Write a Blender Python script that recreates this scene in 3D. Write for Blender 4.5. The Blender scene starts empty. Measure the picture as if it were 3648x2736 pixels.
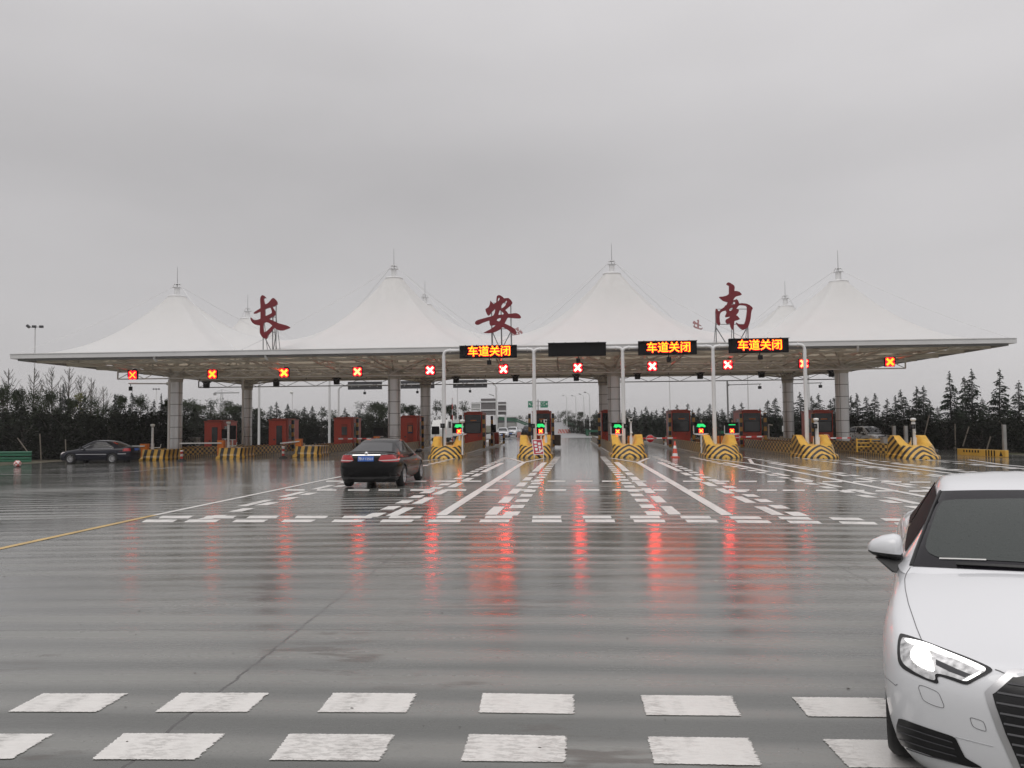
import bpy, bmesh, math, random
from mathutils import Vector, Matrix
from mathutils.bvhtree import BVHTree
S = bpy.context.scene
R = math.radians
# ------------------------------------------------------------------ camera
PW, PH, FPX = 3648.0, 2736.0, 2845.0
CAMZ, YAW, PITCH, ROLL = 1.8, R(3.5), math.atan(144 / 2845.0), 0.010
_f = Vector((-math.sin(YAW) * math.cos(PITCH), math.cos(YAW) * math.cos(PITCH), math.sin(PITCH)))
_r0 = Vector((math.cos(YAW), math.sin(YAW), 0)); _u0 = _r0.cross(_f)
_r = _r0 * math.cos(ROLL) - _u0 * math.sin(ROLL); _u = _r0 * math.sin(ROLL) + _u0 * math.cos(ROLL)
CAM = Vector((0, 0, CAMZ))
cd = bpy.data.cameras.new('camera'); cam = bpy.data.objects.new('camera', cd); S.collection.objects.link(cam)
cd.sensor_fit = 'HORIZONTAL'; cd.sensor_width = 36.0; cd.lens = 36.0 * FPX / PW
cd.clip_start = 0.05; cd.clip_end = 6000
m3 = Matrix((_r, _u, -_f)).transposed(); cam.matrix_world = Matrix.Translation(CAM) @ m3.to_4x4()
S.camera = cam
# ------------------------------------------------------------------ world: overcast over a Nishita sky
w = bpy.data.worlds.new('World'); S.world = w; w.use_nodes = True
nt = w.node_tree; N = nt.nodes; L = nt.links; N.clear()
SUN_EL, SUN_AZ = R(52), R(205)
out = N.new('ShaderNodeOutputWorld'); bg = N.new('ShaderNodeBackground'); bg.inputs['Strength'].default_value = 0.1
sky = N.new('ShaderNodeTexSky'); sky.sky_type = 'NISHITA'; sky.sun_disc = False; sky.sun_elevation = SUN_EL; sky.sun_rotation = SUN_AZ
sky.air_density = 1.0; sky.dust_density = 4.0; sky.ozone_density = 1.0
tc = N.new('ShaderNodeTexCoord'); sep = N.new('ShaderNodeSeparateXYZ'); L.new(tc.outputs['Generated'], sep.inputs[0])
def wmath(op, a, b=None, c=None):
    n = N.new('ShaderNodeMath'); n.operation = op
    for i, v in enumerate((a, b, c)):
        if v is None: continue
        if isinstance(v, (int, float)): n.inputs[i].default_value = v
        else: L.new(v, n.inputs[i])
    return n.outputs[0]
def wramp(val, stops):
    n = N.new('ShaderNodeValToRGB'); n.color_ramp.interpolation = 'EASE'
    e = n.color_ramp.elements
    while len(e) < len(stops): e.new(0.5)
    for el, (p, v) in zip(e, stops): el.position = p; el.color = (v, v, v, 1)
    L.new(val, n.inputs[0]); return n.outputs[0]
zc = wmath('MAXIMUM', sep.outputs[2], 0.0)
elev = wramp(zc, [(0.0, .59), (.10, .585), (.20, .55), (.29, .52), (.40, .62), (.50, .70), (1.0, 1.30)])
# left dimmer, right brighter
side = wmath('ADD', wmath('MULTIPLY', sep.outputs[0], 0.09), wmath('MULTIPLY', wmath('MULTIPLY', sep.outputs[0], sep.outputs[0]), 0.10))
mp = N.new('ShaderNodeMapping'); mp.inputs['Scale'].default_value = (1.6, 1.6, 4.2); mp.inputs['Location'].default_value = (.3, .1, .75)
L.new(tc.outputs['Generated'], mp.inputs[0])
nz = N.new('ShaderNodeTexNoise'); nz.inputs['Scale'].default_value = 1.5; nz.inputs['Detail'].default_value = 4.0; nz.inputs['Roughness'].default_value = .45
L.new(mp.outputs[0], nz.inputs['Vector'])
cl = wmath('MULTIPLY_ADD', nz.outputs[0], 0.18, -0.088)
tot = wmath('ADD', wmath('ADD', elev, side), cl)
tot = wmath('MULTIPLY', wmath('MAXIMUM', tot, 0.12), 10.0)
comb = N.new('ShaderNodeCombineColor')
L.new(wmath('MULTIPLY', tot, 1.0), comb.inputs[0]); L.new(wmath('MULTIPLY', tot, .974), comb.inputs[1]); L.new(wmath('MULTIPLY', tot, .984), comb.inputs[2])
mx = N.new('ShaderNodeMix'); mx.data_type = 'RGBA'; mx.inputs[0].default_value = .96
L.new(sky.outputs[0], mx.inputs[6]); L.new(comb.outputs[0], mx.inputs[7])
L.new(mx.outputs[2], bg.inputs['Color']); L.new(bg.outputs[0], out.inputs['Surface'])
# ------------------------------------------------------------------ sun (overcast: weak and very soft)
sd = bpy.data.lights.new('sun', 'SUN'); sd.energy = 0.8; sd.angle = R(40); sd.color = (1, .97, .93)
so = bpy.data.objects.new('sun', sd); S.collection.objects.link(so); so.location = (0, -20, 60)
sdir = Vector((math.sin(SUN_AZ) * math.cos(SUN_EL), math.cos(SUN_AZ) * math.cos(SUN_EL), math.sin(SUN_EL)))
so.rotation_euler = sdir.to_track_quat('Z', 'Y').to_euler()
S.view_settings.view_transform = 'Standard'; S.view_settings.look = 'None'; S.view_settings.gamma = 1; S.view_settings.exposure = 0.0
S.view_settings.use_curve_mapping = False
S.render.engine = 'CYCLES'; S.cycles.use_denoising = True; S.cycles.max_bounces = 8; S.cycles.diffuse_bounces = 3; S.cycles.glossy_bounces = 4
S.cycles.transmission_bounces = 4; S.cycles.volume_bounces = 0; S.cycles.sample_clamp_indirect = 6.0; S.cycles.caustics_reflective = False; S.cycles.caustics_refractive = False
# ------------------------------------------------------------------ layout helpers
def ray(px, py): return _f + _r * ((px - PW / 2) / FPX) - _u * ((py - PH / 2) / FPX)
def gz(x): return -0.0135 * (math.sqrt(x * x + 20) - 4.47)          # crowned plaza
def gp(px, py):                                                        # where a sight line meets the pavement
    d = ray(px, py); t = -CAMZ / d.z
    for _ in range(30):
        p = CAM + d * t; t += (gz(p.x) - p.z) / d.z * .8
    return CAM + d * t
def ap(px, py, Y):                                                      # point of a sight line at road distance Y
    d = ray(px, py); return CAM + d * (Y / d.y)
def XP(px, Y, py=1560): return ap(px, py, Y).x
def ZP(px, py, Y): return ap(px, py, Y).z
def proj(p):
    d = Vector(p) - CAM; z = d.dot(_f)
    return PW / 2 + FPX * d.dot(_r) / z, PH / 2 - FPX * d.dot(_u) / z
# ------------------------------------------------------------------ object helpers
COL = S.collection
def tag(o, label=None, cat=None, group=None, kind=None):
    if label: o['label'] = label
    if cat: o['category'] = cat
    if group: o['group'] = group
    if kind: o['kind'] = kind
    return o
def thing(name, loc, label=None, cat=None, group=None, rz=0):
    o = bpy.data.objects.new(name, None); COL.objects.link(o); o.location = loc; o.rotation_euler = (0, 0, rz); o.empty_display_size = .2
    return tag(o, label, cat, group)
def link(name, me, parent=None):
    o = bpy.data.objects.new(name, me); COL.objects.link(o)
    if parent is not None: o.parent = parent
    return o
CH = {}
def copy_tree(o, parent=None):
    c = o.copy(); COL.objects.link(c)
    if parent is not None: c.parent = parent
    for ch in list(o.children): copy_tree(ch, c)
    return c
class MB:
    def __init__(s): s.v = []; s.f = []; s.m = []; s.sm = []
    def add(s, vs, fs, mi=0, sm=False):
        n = len(s.v); s.v += [tuple(v) for v in vs]
        for f in fs: s.f.append(tuple(i + n for i in f)); s.m.append(mi); s.sm.append(sm)
        return s
    def box(s, c, d, mi=0, rz=0, M=None):
        x, y, z = d[0] / 2, d[1] / 2, d[2] / 2
        vs = [Vector((sx * x, sy * y, sz * z)) for sz in (-1, 1) for sy in (-1, 1) for sx in (-1, 1)]
        if M is not None: vs = [M @ v for v in vs]
        elif rz: vs = [Matrix.Rotation(rz, 3, 'Z') @ v for v in vs]
        c = Vector(c); vs = [v + c for v in vs]
        return s.add(vs, [(0, 2, 3, 1), (4, 5, 7, 6), (0, 1, 5, 4), (2, 6, 7, 3), (0, 4, 6, 2), (1, 3, 7, 5)], mi)
    def bar(s, a, b, wd, ht=None, mi=0):
        a = Vector(a); b = Vector(b); d = b - a; l = d.length
        if l < 1e-6: return s
        q = d.to_track_quat('Y', 'Z').to_matrix()
        return s.box((a + b) / 2, (wd, l, ht or wd), mi, M=q)
    def tube(s, pts, r, n=8, mi=0, cap=True, radii=None):
        pts = [Vector(p) for p in pts]; rings = []; up = None
        for i, p in enumerate(pts):
            t = (pts[min(i + 1, len(pts) - 1)] - pts[max(i - 1, 0)]).normalized()
            if up is None: up = t.orthogonal().normalized()
            up = (up - t * up.dot(t)).normalized(); sd_ = t.cross(up)
            rr = radii[i] if radii else r
            rings.append([p + (up * math.cos(2 * math.pi * k / n) + sd_ * math.sin(2 * math.pi * k / n)) * rr for k in range(n)])
        vs = [v for rg in rings for v in rg]; fs = []
        for i in range(len(pts) - 1):
            for k in range(n):
                k2 = (k + 1) % n; fs.append((i * n + k, i * n + k2, (i + 1) * n + k2, (i + 1) * n + k))
        s.add(vs, fs, mi, n > 5)
        if cap:
            s.add(rings[0], [tuple(range(n - 1, -1, -1))], mi); s.add(rings[-1], [tuple(range(n))], mi)
        return s
    def cyl(s, a, b, r, n=12, mi=0, r2=None): return s.tube([a, b], r, n, mi, radii=[r, r2 if r2 is not None else r])
    def lathe(s, c, prof, n=16, mi=0, axis='Z', sm=True):
        c = Vector(c); vs = []; fs = []
        for (r, h) in prof:
            for k in range(n):
                a = 2 * math.pi * k / n; x, y = r * math.cos(a), r * math.sin(a)
                vs.append(c + (Vector((x, y, h)) if axis == 'Z' else Vector((h, x, y)) if axis == 'X' else Vector((x, h, y))))
        for i in range(len(prof) - 1):
            for k in range(n):
                k2 = (k + 1) % n; q = (i * n + k, i * n + k2, (i + 1) * n + k2, (i + 1) * n + k)
                fs.append(q if axis != 'Y' else q[::-1])
        return s.add(vs, fs, mi, sm)
    def prism(s, poly, axis, a, b, mi=0):                                # poly in the other two axes, extruded a..b
        def P(p, h): return {'X': (h, p[0], p[1]), 'Y': (p[0], h, p[1]), 'Z': (p[0], p[1], h)}[axis]
        n = len(poly); vs = [P(p, a) for p in poly] + [P(p, b) for p in poly]
        fs = [tuple(range(n)), tuple(range(2 * n - 1, n - 1, -1))] + [(i, i + n, (i + 1) % n + n, (i + 1) % n) for i in range(n)]
        return s.add(vs, fs, mi)
    def build(s, name, mats, parent=None, fix=True, smooth=None, bevel=0):
        me = bpy.data.meshes.new(name); me.from_pydata(s.v, [], s.f)
        for m in (mats if isinstance(mats, (list, tuple)) else [mats]): me.materials.append(m)
        me.polygons.foreach_set('material_index', s.m)
        me.polygons.foreach_set('use_smooth', s.sm if smooth is None else [smooth] * len(s.f)); me.update()
        if fix or bevel:
            bm = bmesh.new(); bm.from_mesh(me); bmesh.ops.recalc_face_normals(bm, faces=bm.faces)
            if bevel: bmesh.ops.bevel(bm, geom=list(bm.edges), offset=bevel, segments=2, affect='EDGES', profile=.6)
            bm.to_mesh(me); bm.free()
        return link(name, me, parent)
def smoothstep(a, b, x):
    t = max(0, min(1, (x - a) / (b - a))); return t * t * (3 - 2 * t)
# ------------------------------------------------------------------ materials
def mat(name, col, rough=.5, metal=0.0, noise=0.0, nscale=6.0, bump=0.0, bscale=40.0, emit=None, es=0, spec=None, coat=0, rvar=0, streak=0):
    m = bpy.data.materials.new(name); m.use_nodes = True; t = m.node_tree; b = t.nodes['Principled BSDF']
    b.inputs['Base Color'].default_value = (*col, 1); b.inputs['Roughness'].default_value = rough; b.inputs['Metallic'].default_value = metal
    if spec is not None: b.inputs['Specular IOR Level'].default_value = spec
    if coat: b.inputs['Coat Weight'].default_value = coat; b.inputs['Coat Roughness'].default_value = .04
    if emit: b.inputs['Emission Color'].default_value = (*emit, 1); b.inputs['Emission Strength'].default_value = es
    if noise or bump or rvar or streak:
        c = t.nodes.new('ShaderNodeTexCoord'); n = t.nodes.new('ShaderNodeTexNoise'); n.inputs['Scale'].default_value = nscale; n.inputs['Detail'].default_value = 5
        vec = c.outputs['Object']
        if streak:
            mpn = t.nodes.new('ShaderNodeMapping'); mpn.inputs['Scale'].default_value = (1, 1, streak); t.links.new(vec, mpn.inputs[0]); vec = mpn.outputs[0]
        t.links.new(vec, n.inputs['Vector'])
        if noise:
            mr = t.nodes.new('ShaderNodeMapRange'); mr.inputs['From Min'].default_value = .3; mr.inputs['From Max'].default_value = .7
            mr.inputs['To Min'].default_value = 1 - noise; mr.inputs['To Max'].default_value = 1 + noise
            t.links.new(n.outputs[0], mr.inputs[0])
            vm = t.nodes.new('ShaderNodeVectorMath'); vm.operation = 'SCALE'; vm.inputs[0].default_value = col
            t.links.new(mr.outputs[0], vm.inputs['Scale']); t.links.new(vm.outputs[0], b.inputs['Base Color'])
        if rvar:
            mr2 = t.nodes.new('ShaderNodeMapRange'); mr2.inputs['To Min'].default_value = max(0, rough - rvar); mr2.inputs['To Max'].default_value = rough + rvar
            t.links.new(n.outputs[0], mr2.inputs[0]); t.links.new(mr2.outputs[0], b.inputs['Roughness'])
        if bump:
            n2 = t.nodes.new('ShaderNodeTexNoise'); n2.inputs['Scale'].default_value = bscale; n2.inputs['Detail'].default_value = 3
            t.links.new(c.outputs['Object'], n2.inputs['Vector']); bp = t.nodes.new('ShaderNodeBump'); bp.inputs['Strength'].default_value = bump; bp.inputs['Distance'].default_value = .02
            t.links.new(n2.outputs[0], bp.inputs['Height']); t.links.new(bp.outputs[0], b.inputs['Normal'])
    return m
class NG:
    """small node-graph writer"""
    def __init__(s, m): s.t = m.node_tree; s.b = s.t.nodes['Principled BSDF']
    def node(s, typ, **kw):
        n = s.t.nodes.new(typ)
        for k, v in kw.items(): setattr(n, k, v)
        return n
    def put(s, inp, v):
        if isinstance(v, (int, float)): inp.default_value = v
        elif isinstance(v, tuple): inp.default_value = v if len(v) == len(inp.default_value) else (*v, 1)
        else: s.t.links.new(v, inp)
    def m(s, op, *a):
        n = s.node('ShaderNodeMath', operation=op)
        for i, v in enumerate(a): s.put(n.inputs[i], v)
        return n.outputs[0]
    def mix(s, f, a, b):
        n = s.node('ShaderNodeMix', data_type='RGBA'); s.put(n.inputs[0], f); s.put(n.inputs[6], a); s.put(n.inputs[7], b); return n.outputs[2]
    def xyz(s, out='Object'):
        c = s.node('ShaderNodeTexCoord'); q = s.node('ShaderNodeSeparateXYZ'); s.t.links.new(c.outputs[out], q.inputs[0]); s.co = c.outputs[out]; return q.outputs
    def noise(s, scale, vec=None, detail=4, sc=(1, 1, 1), rough=.5, loc=(0, 0, 0)):
        mp_ = s.node('ShaderNodeMapping'); mp_.inputs['Scale'].default_value = sc; mp_.inputs['Location'].default_value = loc; s.t.links.new(vec if vec is not None else s.co, mp_.inputs[0])
        n = s.node('ShaderNodeTexNoise'); n.inputs['Scale'].default_value = scale; n.inputs['Detail'].default_value = detail; n.inputs['Roughness'].default_value = rough
        s.t.links.new(mp_.outputs[0], n.inputs['Vector']); return n.outputs[0]
    def rng(s, v, a, b, c=0., d=1., sm=False):
        n = s.node('ShaderNodeMapRange'); n.interpolation_type = 'SMOOTHSTEP' if sm else 'LINEAR'
        for i, q in enumerate((a, b, c, d)): n.inputs[i + 1].default_value = q
        s.t.links.new(v, n.inputs[0]); return n.outputs[0]
    def bump(s, h, strength, dist, normal=None):
        n = s.node('ShaderNodeBump'); n.inputs['Strength'].default_value = strength; n.inputs['Distance'].default_value = dist; s.put(n.inputs['Height'], h)
        if normal is not None: s.t.links.new(normal, n.inputs['Normal'])
        return n.outputs[0]
YEL = (.66, .385, .065); BLK = (.016, .015, .015)
def stripes(name, expr, period, duty=.5, a=YEL, b=BLK, rough=.28, dirt=.25, src='Object'):
    """two-colour painted stripes; expr(ng, x, y, z) gives the stripe coordinate"""
    m = mat(name, a, rough); g = NG(m); x, y, z = g.xyz(src)
    d = expr(g, x, y, z); fr = g.m('FRACT', g.m('DIVIDE', d, period)); k = g.m('GREATER_THAN', fr, duty)
    n = g.noise(3.0, detail=6); dk = g.rng(n, .35, .7, 1 - dirt, 1.08)
    c = g.mix(k, a, b)
    vm = g.node('ShaderNodeVectorMath', operation='SCALE'); g.put(vm.inputs[0], c); g.put(vm.inputs['Scale'], dk); g.put(g.b.inputs['Base Color'], vm.outputs[0]); return m
M = {}
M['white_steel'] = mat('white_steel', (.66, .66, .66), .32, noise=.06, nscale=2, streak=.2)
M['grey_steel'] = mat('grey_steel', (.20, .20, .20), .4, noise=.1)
M['truss_tan'] = mat('truss_tan', (.56, .54, .50), .5, noise=.08)
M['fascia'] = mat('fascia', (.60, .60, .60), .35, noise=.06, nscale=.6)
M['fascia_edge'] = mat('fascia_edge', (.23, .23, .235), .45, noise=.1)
M['alu'] = mat('alu', (.62, .62, .63), .36, metal=.45, noise=.10, nscale=1.3, rvar=.1, streak=.25)
M['joint'] = mat('joint', (.05, .05, .05), .6)
M['black'] = mat('black', (.009, .009, .010), .45, noise=.2, spec=.2)
M['black_gloss'] = mat('black_gloss', (.01, .01, .011), .12)
M['led_face'] = mat('led_face', (.008, .008, .009), .6, noise=.15, spec=.12)
M['dark_grey'] = mat('dark_grey', (.05, .05, .055), .5, noise=.15)
M['red_booth'] = mat('red_booth', (.56, .066, .034), .42, noise=.10, nscale=1.2, streak=.3)
M['red_booth_dark'] = mat('red_booth_dark', (.36, .05, .028), .45, noise=.1)
M['glass_dark'] = mat('glass_dark', (.012, .013, .014), .05, spec=.5)
M['glass_grey'] = mat('glass_grey', (.035, .037, .04), .10)
M['orange'] = mat('orange', (.62, .17, .015), .4, noise=.1)
M['yellow'] = mat('yellow', YEL, .3, noise=.14, nscale=2.5)
M['ochre'] = mat('ochre', (.30, .16, .035), .32, noise=.22, nscale=1.6)
M['rubber'] = mat('rubber', (.014, .014, .014), .7)
M['sign_red'] = mat('sign_red', (.165, .005, .012), .38, noise=.08, nscale=.7)
M['pure_red'] = mat('pure_red', (.55, .02, .03), .35)
M['cone_red'] = mat('cone_red', (.62, .06, .03), .4, noise=.12)
M['white'] = mat('white', (.72, .72, .70), .4, noise=.06)
M['green_rail'] = mat('green_rail', (.018, .12, .065), .38, noise=.12, nscale=1)
M['green_sign'] = mat('green_sign', (.008, .20, .11), .4)
M['concrete'] = mat('concrete', (.26, .255, .245), .5, noise=.18, nscale=1.2)
M['led_red'] = mat('led_red', (.1, .0, .0), .4, emit=(1, .004, .025), es=2.2)
M['led_x'] = mat('led_x', (.1, .0, .0), .4, emit=(1, .052, .036), es=36)
M['led_x_yellow'] = mat('led_x_yellow', (.1, .0, .0), .4, emit=(1, .07, .006), es=17)
M['led_x_dim'] = mat('led_x_dim', (.1, .0, .0), .4, emit=(1, .11, .006), es=8)
M['led_x_mid'] = mat('led_x_mid', (.1, .0, .0), .4, emit=(1, .06, .02), es=20)
M['led_text'] = mat('led_text', (.1, .0, .0), .4, emit=(1, .12, .001), es=9)
M['led_green'] = mat('led_green', (.0, .1, .0), .4, emit=(.02, .62, .16), es=1.4)
# ================================================================== GROUND
def sheet(name, xs, ys, zf, material, kind='structure'):
    vs = [(x, y, zf(x, y)) for y in ys for x in xs]; n = len(xs)
    fs = [(j * n + i, j * n + i + 1, (j + 1) * n + i + 1, (j + 1) * n + i) for j in range(len(ys) - 1) for i in range(n - 1)]
    mb = MB(); mb.add(vs, fs, 0, True); return tag(mb.build(name, material, fix=False), kind=kind)
gm = mat('earth_and_grass', (.05, .052, .03), .8); g = NG(gm); x, y, z = g.xyz()
g.put(g.b.inputs['Base Color'], g.mix(g.rng(g.noise(.35, detail=8), .4, .62, sm=True), (.045, .06, .022), (.085, .066, .045)))
g.put(g.b.inputs['Normal'], g.bump(g.noise(6, detail=6), .8, .15))
sheet('ground', [-1500, -300, -120] + list(range(-60, 61, 6)) + [120, 300, 1500], [-60, -20, 0, 20, 40, 60, 80, 100, 130, 170, 300, 700, 3000],
      lambda x, y: gz(max(-60, min(60, x))) - .05, gm)
# wet concrete plaza -------------------------------------------------
pm = mat('wet_concrete', (.17, .168, .16), .25); g = NG(pm); x, y, z = g.xyz()
wob = g.m('MULTIPLY_ADD', g.noise(.22, detail=2, sc=(.35, 1, 1)), .9, y)
wave = g.m('SINE', g.m('MULTIPLY', wob, 2 * math.pi / .60))
streakn = g.m('MULTIPLY_ADD', g.noise(1.0, detail=3, sc=(.05, .75, 1), rough=.5, loc=(2, 9, 0)), .55, g.m('MULTIPLY', g.noise(1.0, detail=4, sc=(.09, 2.1, 1), rough=.6), .5))
patchn = g.noise(.45, detail=3, sc=(.35, .8, 1), loc=(3, 7, 0))
bandv = g.m('ADD', g.m('MULTIPLY', wave, .13), g.m('ADD', g.m('MULTIPLY', streakn, .95), g.m('MULTIPLY', patchn, .55)))
band = g.rng(bandv, .60, .96, sm=True)                                  # 0 = standing water film, 1 = drained, brushed ribs
far = g.rng(y, 19, 30, sm=True)                                         # the plaza holds more water towards the islands
fine = g.noise(11, detail=6)
rough = g.m('ADD', g.m('MULTIPLY_ADD', band, .25, .025), g.m('MULTIPLY', fine, .05))
rough = g.m('MULTIPLY', rough, g.rng(far, 0, 1, 1.0, .48))
g.put(g.b.inputs['Roughness'], rough)
tone = g.rng(g.noise(.16, detail=3), .35, .65, .90, 1.10)
spk = g.rng(g.noise(60, detail=2), .30, .36, .72, 1.0)
spk2 = g.rng(g.noise(7, detail=8, rough=.7, loc=(9, 2, 0)), .30, .42, .86, 1.0)
def crack(coord, at, wn, wide):
    return g.m('LESS_THAN', g.m('ABSOLUTE', g.m('SUBTRACT', g.m('MULTIPLY_ADD', wn, .13, coord), at + .065)), wide)
wn = g.noise(1.7, detail=8, rough=.65)
lines = None
for c in (crack(x, -2.36, wn, .012), crack(x, 3.44, wn, .007), crack(x, -8.9, wn, .008), crack(x, 9.0, wn, .007), crack(y, 7.08, g.noise(.8, detail=4, rough=.5), .007), crack(y, 29.5, wn, .02), crack(y, 36.0, wn, .02)):
    lines = c if lines is None else g.m('MAXIMUM', lines, c)
mud = g.m('MULTIPLY', g.rng(g.noise(.6, detail=6, loc=(1, 5, 0)), .54, .66, sm=True), g.rng(g.noise(3.5, detail=6, sc=(.5, 2.2, 1)), .48, .58, sm=True))
col = g.mix(band, (.088, .090, .082), (.186, .187, .174))
col = g.mix(g.m('MULTIPLY', mud, .7), col, (.055, .042, .032))
col = g.mix(g.m('MULTIPLY', lines, .85), col, (.035, .032, .030))
vm = g.node('ShaderNodeVectorMath', operation='SCALE'); g.put(vm.inputs[0], col)
g.put(vm.inputs['Scale'], g.m('MULTIPLY', g.m('MULTIPLY', tone, spk), spk2)); g.put(g.b.inputs['Base Color'], vm.outputs[0])
hgt = g.m('ADD', g.m('MULTIPLY', wave, .10), g.m('ADD', g.m('MULTIPLY', g.noise(1.0, detail=4, sc=(.5, 4.2, 1), loc=(0, 3, 0)), 1.0), g.m('MULTIPLY', g.noise(1.0, detail=3, sc=(2.5, 20, 1)), .16)))
n1 = g.bump(hgt, 1.0, .0045)
n2 = g.bump(g.m('ADD', g.m('MULTIPLY', g.noise(40, detail=4), 1.0), g.m('MULTIPLY', lines, -3.0)), .12, .01, n1)
g.put(g.b.inputs['Normal'], n2); g.b.inputs['Specular IOR Level'].default_value = .78
sheet('plaza_pavement', [-34 + i * 1.0 for i in range(62)], list(range(-60, 108, 4)), lambda x, y: gz(x), pm)
rm = mat('road_asphalt', (.16, .16, .16), .35, noise=.15, nscale=.4)
mb = MB(); rows = [(103, -22, 9.5, -.02), (118, -16, 3.6, .0), (140, -14, 4.1, .02), (170, -13, 4.2, .15), (230, -16, 1.9, 1.25), (300, -17, .75, 2.5), (420, -20, -3, 3.0)]
vs = []
for (Y, a, b, zz) in rows: vs += [(a, Y, zz), (b, Y, zz)]
mb.add(vs, [(2 * i, 2 * i + 1, 2 * i + 3, 2 * i + 2) for i in range(len(rows) - 1)], 0, True)
tag(mb.build('exit_road', rm), kind='structure')
mb = MB()                                                               # its embankment
vs = []
for (Y, a, b, zz) in rows[3:]: vs += [(a - 14 - 3 * zz, Y, -.06), (a - .3, Y, zz - .01), (b + .3, Y, zz - .01), (b + 3 + 4 * zz, Y, -.06)]
mb.add(vs, [(4 * i + k, 4 * i + k + 1, 4 * i + k + 5, 4 * i + k + 4) for i in range(3) for k in (0, 2)])
tag(mb.build('embankment', gm), kind='structure')
# ================================================================== MARKINGS
wp = mat('road_paint', (.70, .69, .67), .4); g = NG(wp); x, y, z = g.xyz()
wear = g.rng(g.m('ADD', g.m('MULTIPLY', g.noise(5, detail=7, rough=.65), .6), g.m('MULTIPLY', g.noise(2.6, detail=5, sc=(2.2, .35, 1), loc=(4, 0, 0)), .5)), .50, .70, sm=True)
cols_ = g.rng(g.noise(3.2, detail=3, sc=(1.0, .12, 1), loc=(4, 0, 0)), .45, .62, sm=True)
cr = g.rng(g.noise(24, detail=6, rough=.7, sc=(.55, 1.5, 1)), .47, .56, sm=True)
wr = g.m('MULTIPLY', g.m('MULTIPLY_ADD', cols_, .8, .2), g.m('MULTIPLY_ADD', wear, .4, g.m('MULTIPLY', cr, .75)))
g.put(g.b.inputs['Base Color'], g.mix(g.m('MULTIPLY', wr, .62), (.66, .645, .62), (.27, .26, .245)))
g.put(g.b.inputs['Roughness'], g.m('MULTIPLY_ADD', g.noise(9, detail=4), .3, .25)); g.put(g.b.inputs['Normal'], g.bump(g.m('ADD', g.noise(60, detail=4), g.m('MULTIPLY', wr, -1.0)), .35, .006))
yp = mat('yellow_paint', (.50, .33, .10), .35, noise=.15, nscale=3)
thinm = mat('chalk_line', (.30, .295, .285), .5)
rnd = random.Random(4)
def poly_mark(mb, P, z=.004, jit=0.0, n=1, side_jit=None):
    pts = []
    for i in range(len(P)):
        a = Vector(P[i]); b = Vector(P[(i + 1) % len(P)]); d = (b - a); q = Vector((d.y, -d.x)).normalized() if d.length > 0 else Vector((0, 0))
        jj = jit if side_jit is None else side_jit[i]
        for k in range(n):
            t = k / n; o = q * rnd.uniform(-jj, jj) if (n > 1) else q * 0
            pts.append(a + d * t + o)
    mb.add([(p.x, p.y, gz(p.x) + z) for p in pts], [tuple(range(len(pts)))])
def px_quad(mb, c, jit=0, n=1, sj=None): poly_mark(mb, [gp(*q).xy for q in c], jit=jit, n=n, side_jit=sj)
mb = MB()
for c in ([(153, 2472), (455, 2472), (342, 2538.5), (29, 2537)], [(647, 2470), (956.5, 2470), (882, 2538), (552.5, 2538)], [(1187, 2470), (1484, 2472), (1447, 2540), (1132, 2538.5)],
          [(1719, 2471), (2043, 2476), (2045, 2545), (1706, 2540)], [(2283.5, 2478), (2605, 2481), (2639, 2552), (2302, 2549)], [(2822, 2485), (3150, 2488), (3215, 2557), (2879, 2554)],
          [(3385, 2490), (3705, 2494), (3770, 2564), (3440, 2561)], [(-310, 2472), (-20, 2472), (-150, 2539), (-450, 2538)],
          [(-90, 2616), (191, 2616), (41, 2705), (-260, 2705)], [(441, 2614), (801.5, 2616), (697, 2708), (326, 2707)], [(1031, 2616), (1404, 2618.5), (1352, 2712), (961, 2709)],
          [(1672, 2617), (2018, 2624), (2014, 2717), (1642, 2712.5)], [(2307, 2626), (2667, 2631), (2710, 2729), (2331, 2722)], [(2931, 2635), (3290, 2640), (3390, 2740), (3025, 2736)]):
    px_quad(mb, c, n=70, jit=.006, sj=[.003, .011, .003, .006])
tag(mb.build('road_marking_near_bars', wp, fix=False), kind='structure')
mb = MB()
for Yc, w0 in ((5.395, .006), (4.70, .006)):
    poly_mark(mb, [(-4.5, Yc), (2.2, Yc - .0), (2.2, Yc + w0), (-4.5, Yc + w0)], z=.003)
tag(mb.build('road_marking_chalk_lines', thinm, fix=False), kind='structure')
mb = MB()
up = [(579, 691, 671, 563), (739, 844, 828.6, 720), (891, 997, 983, 876), (1059, 1170, 1159.5, 1047), (1227, 1333, 1322, 1216.5), (1393, 1507, 1496, 1383), (1559, 1663, 1655, 1552), (1731, 1827, 1823, 1725.5),
      (1898, 2000, 1998.6, 1896), (2074.5, 2176, 2179, 2077), (2243, 2348, 2353, 2246.5), (2421, 2527, 2536, 2429), (2595.5, 2704, 2717, 2606), (2771, 2877.6, 2896, 2783.5), (2952.6, 3059, 3083, 2969), (3135, 3245, 3268, 3155), (3320, 3430, 3460, 3345)]
lo = [(522, 633, 614, 503), (674, 786, 766, 654), (842, 956, 937, 825), (1013, 1126, 1108, 999.5), (1192, 1300.6, 1287, 1179.6), (1363, 1477, 1463, 1352), (1530, 1646, 1637, 1522), (1713, 1816, 1812, 1707), (1895.5, 2000, 2002, 1893.7),
      (2083.5, 2188, 2192, 2086), (2255.5, 2366, 2371, 2260), (2440, 2552, 2560, 2450), (2617, 2735, 2753, 2628), (2801, 2915, 2930, 2817), (2987, 3113.6, 3130, 3001), (3182, 3300, 3320, 3197), (3365, 3490, 3515, 3390)]
def ycurve(x, y0): return y0 + (0 if x < 2200 else 10.0 * ((x - 2200) / 1000) ** 2)
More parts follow.
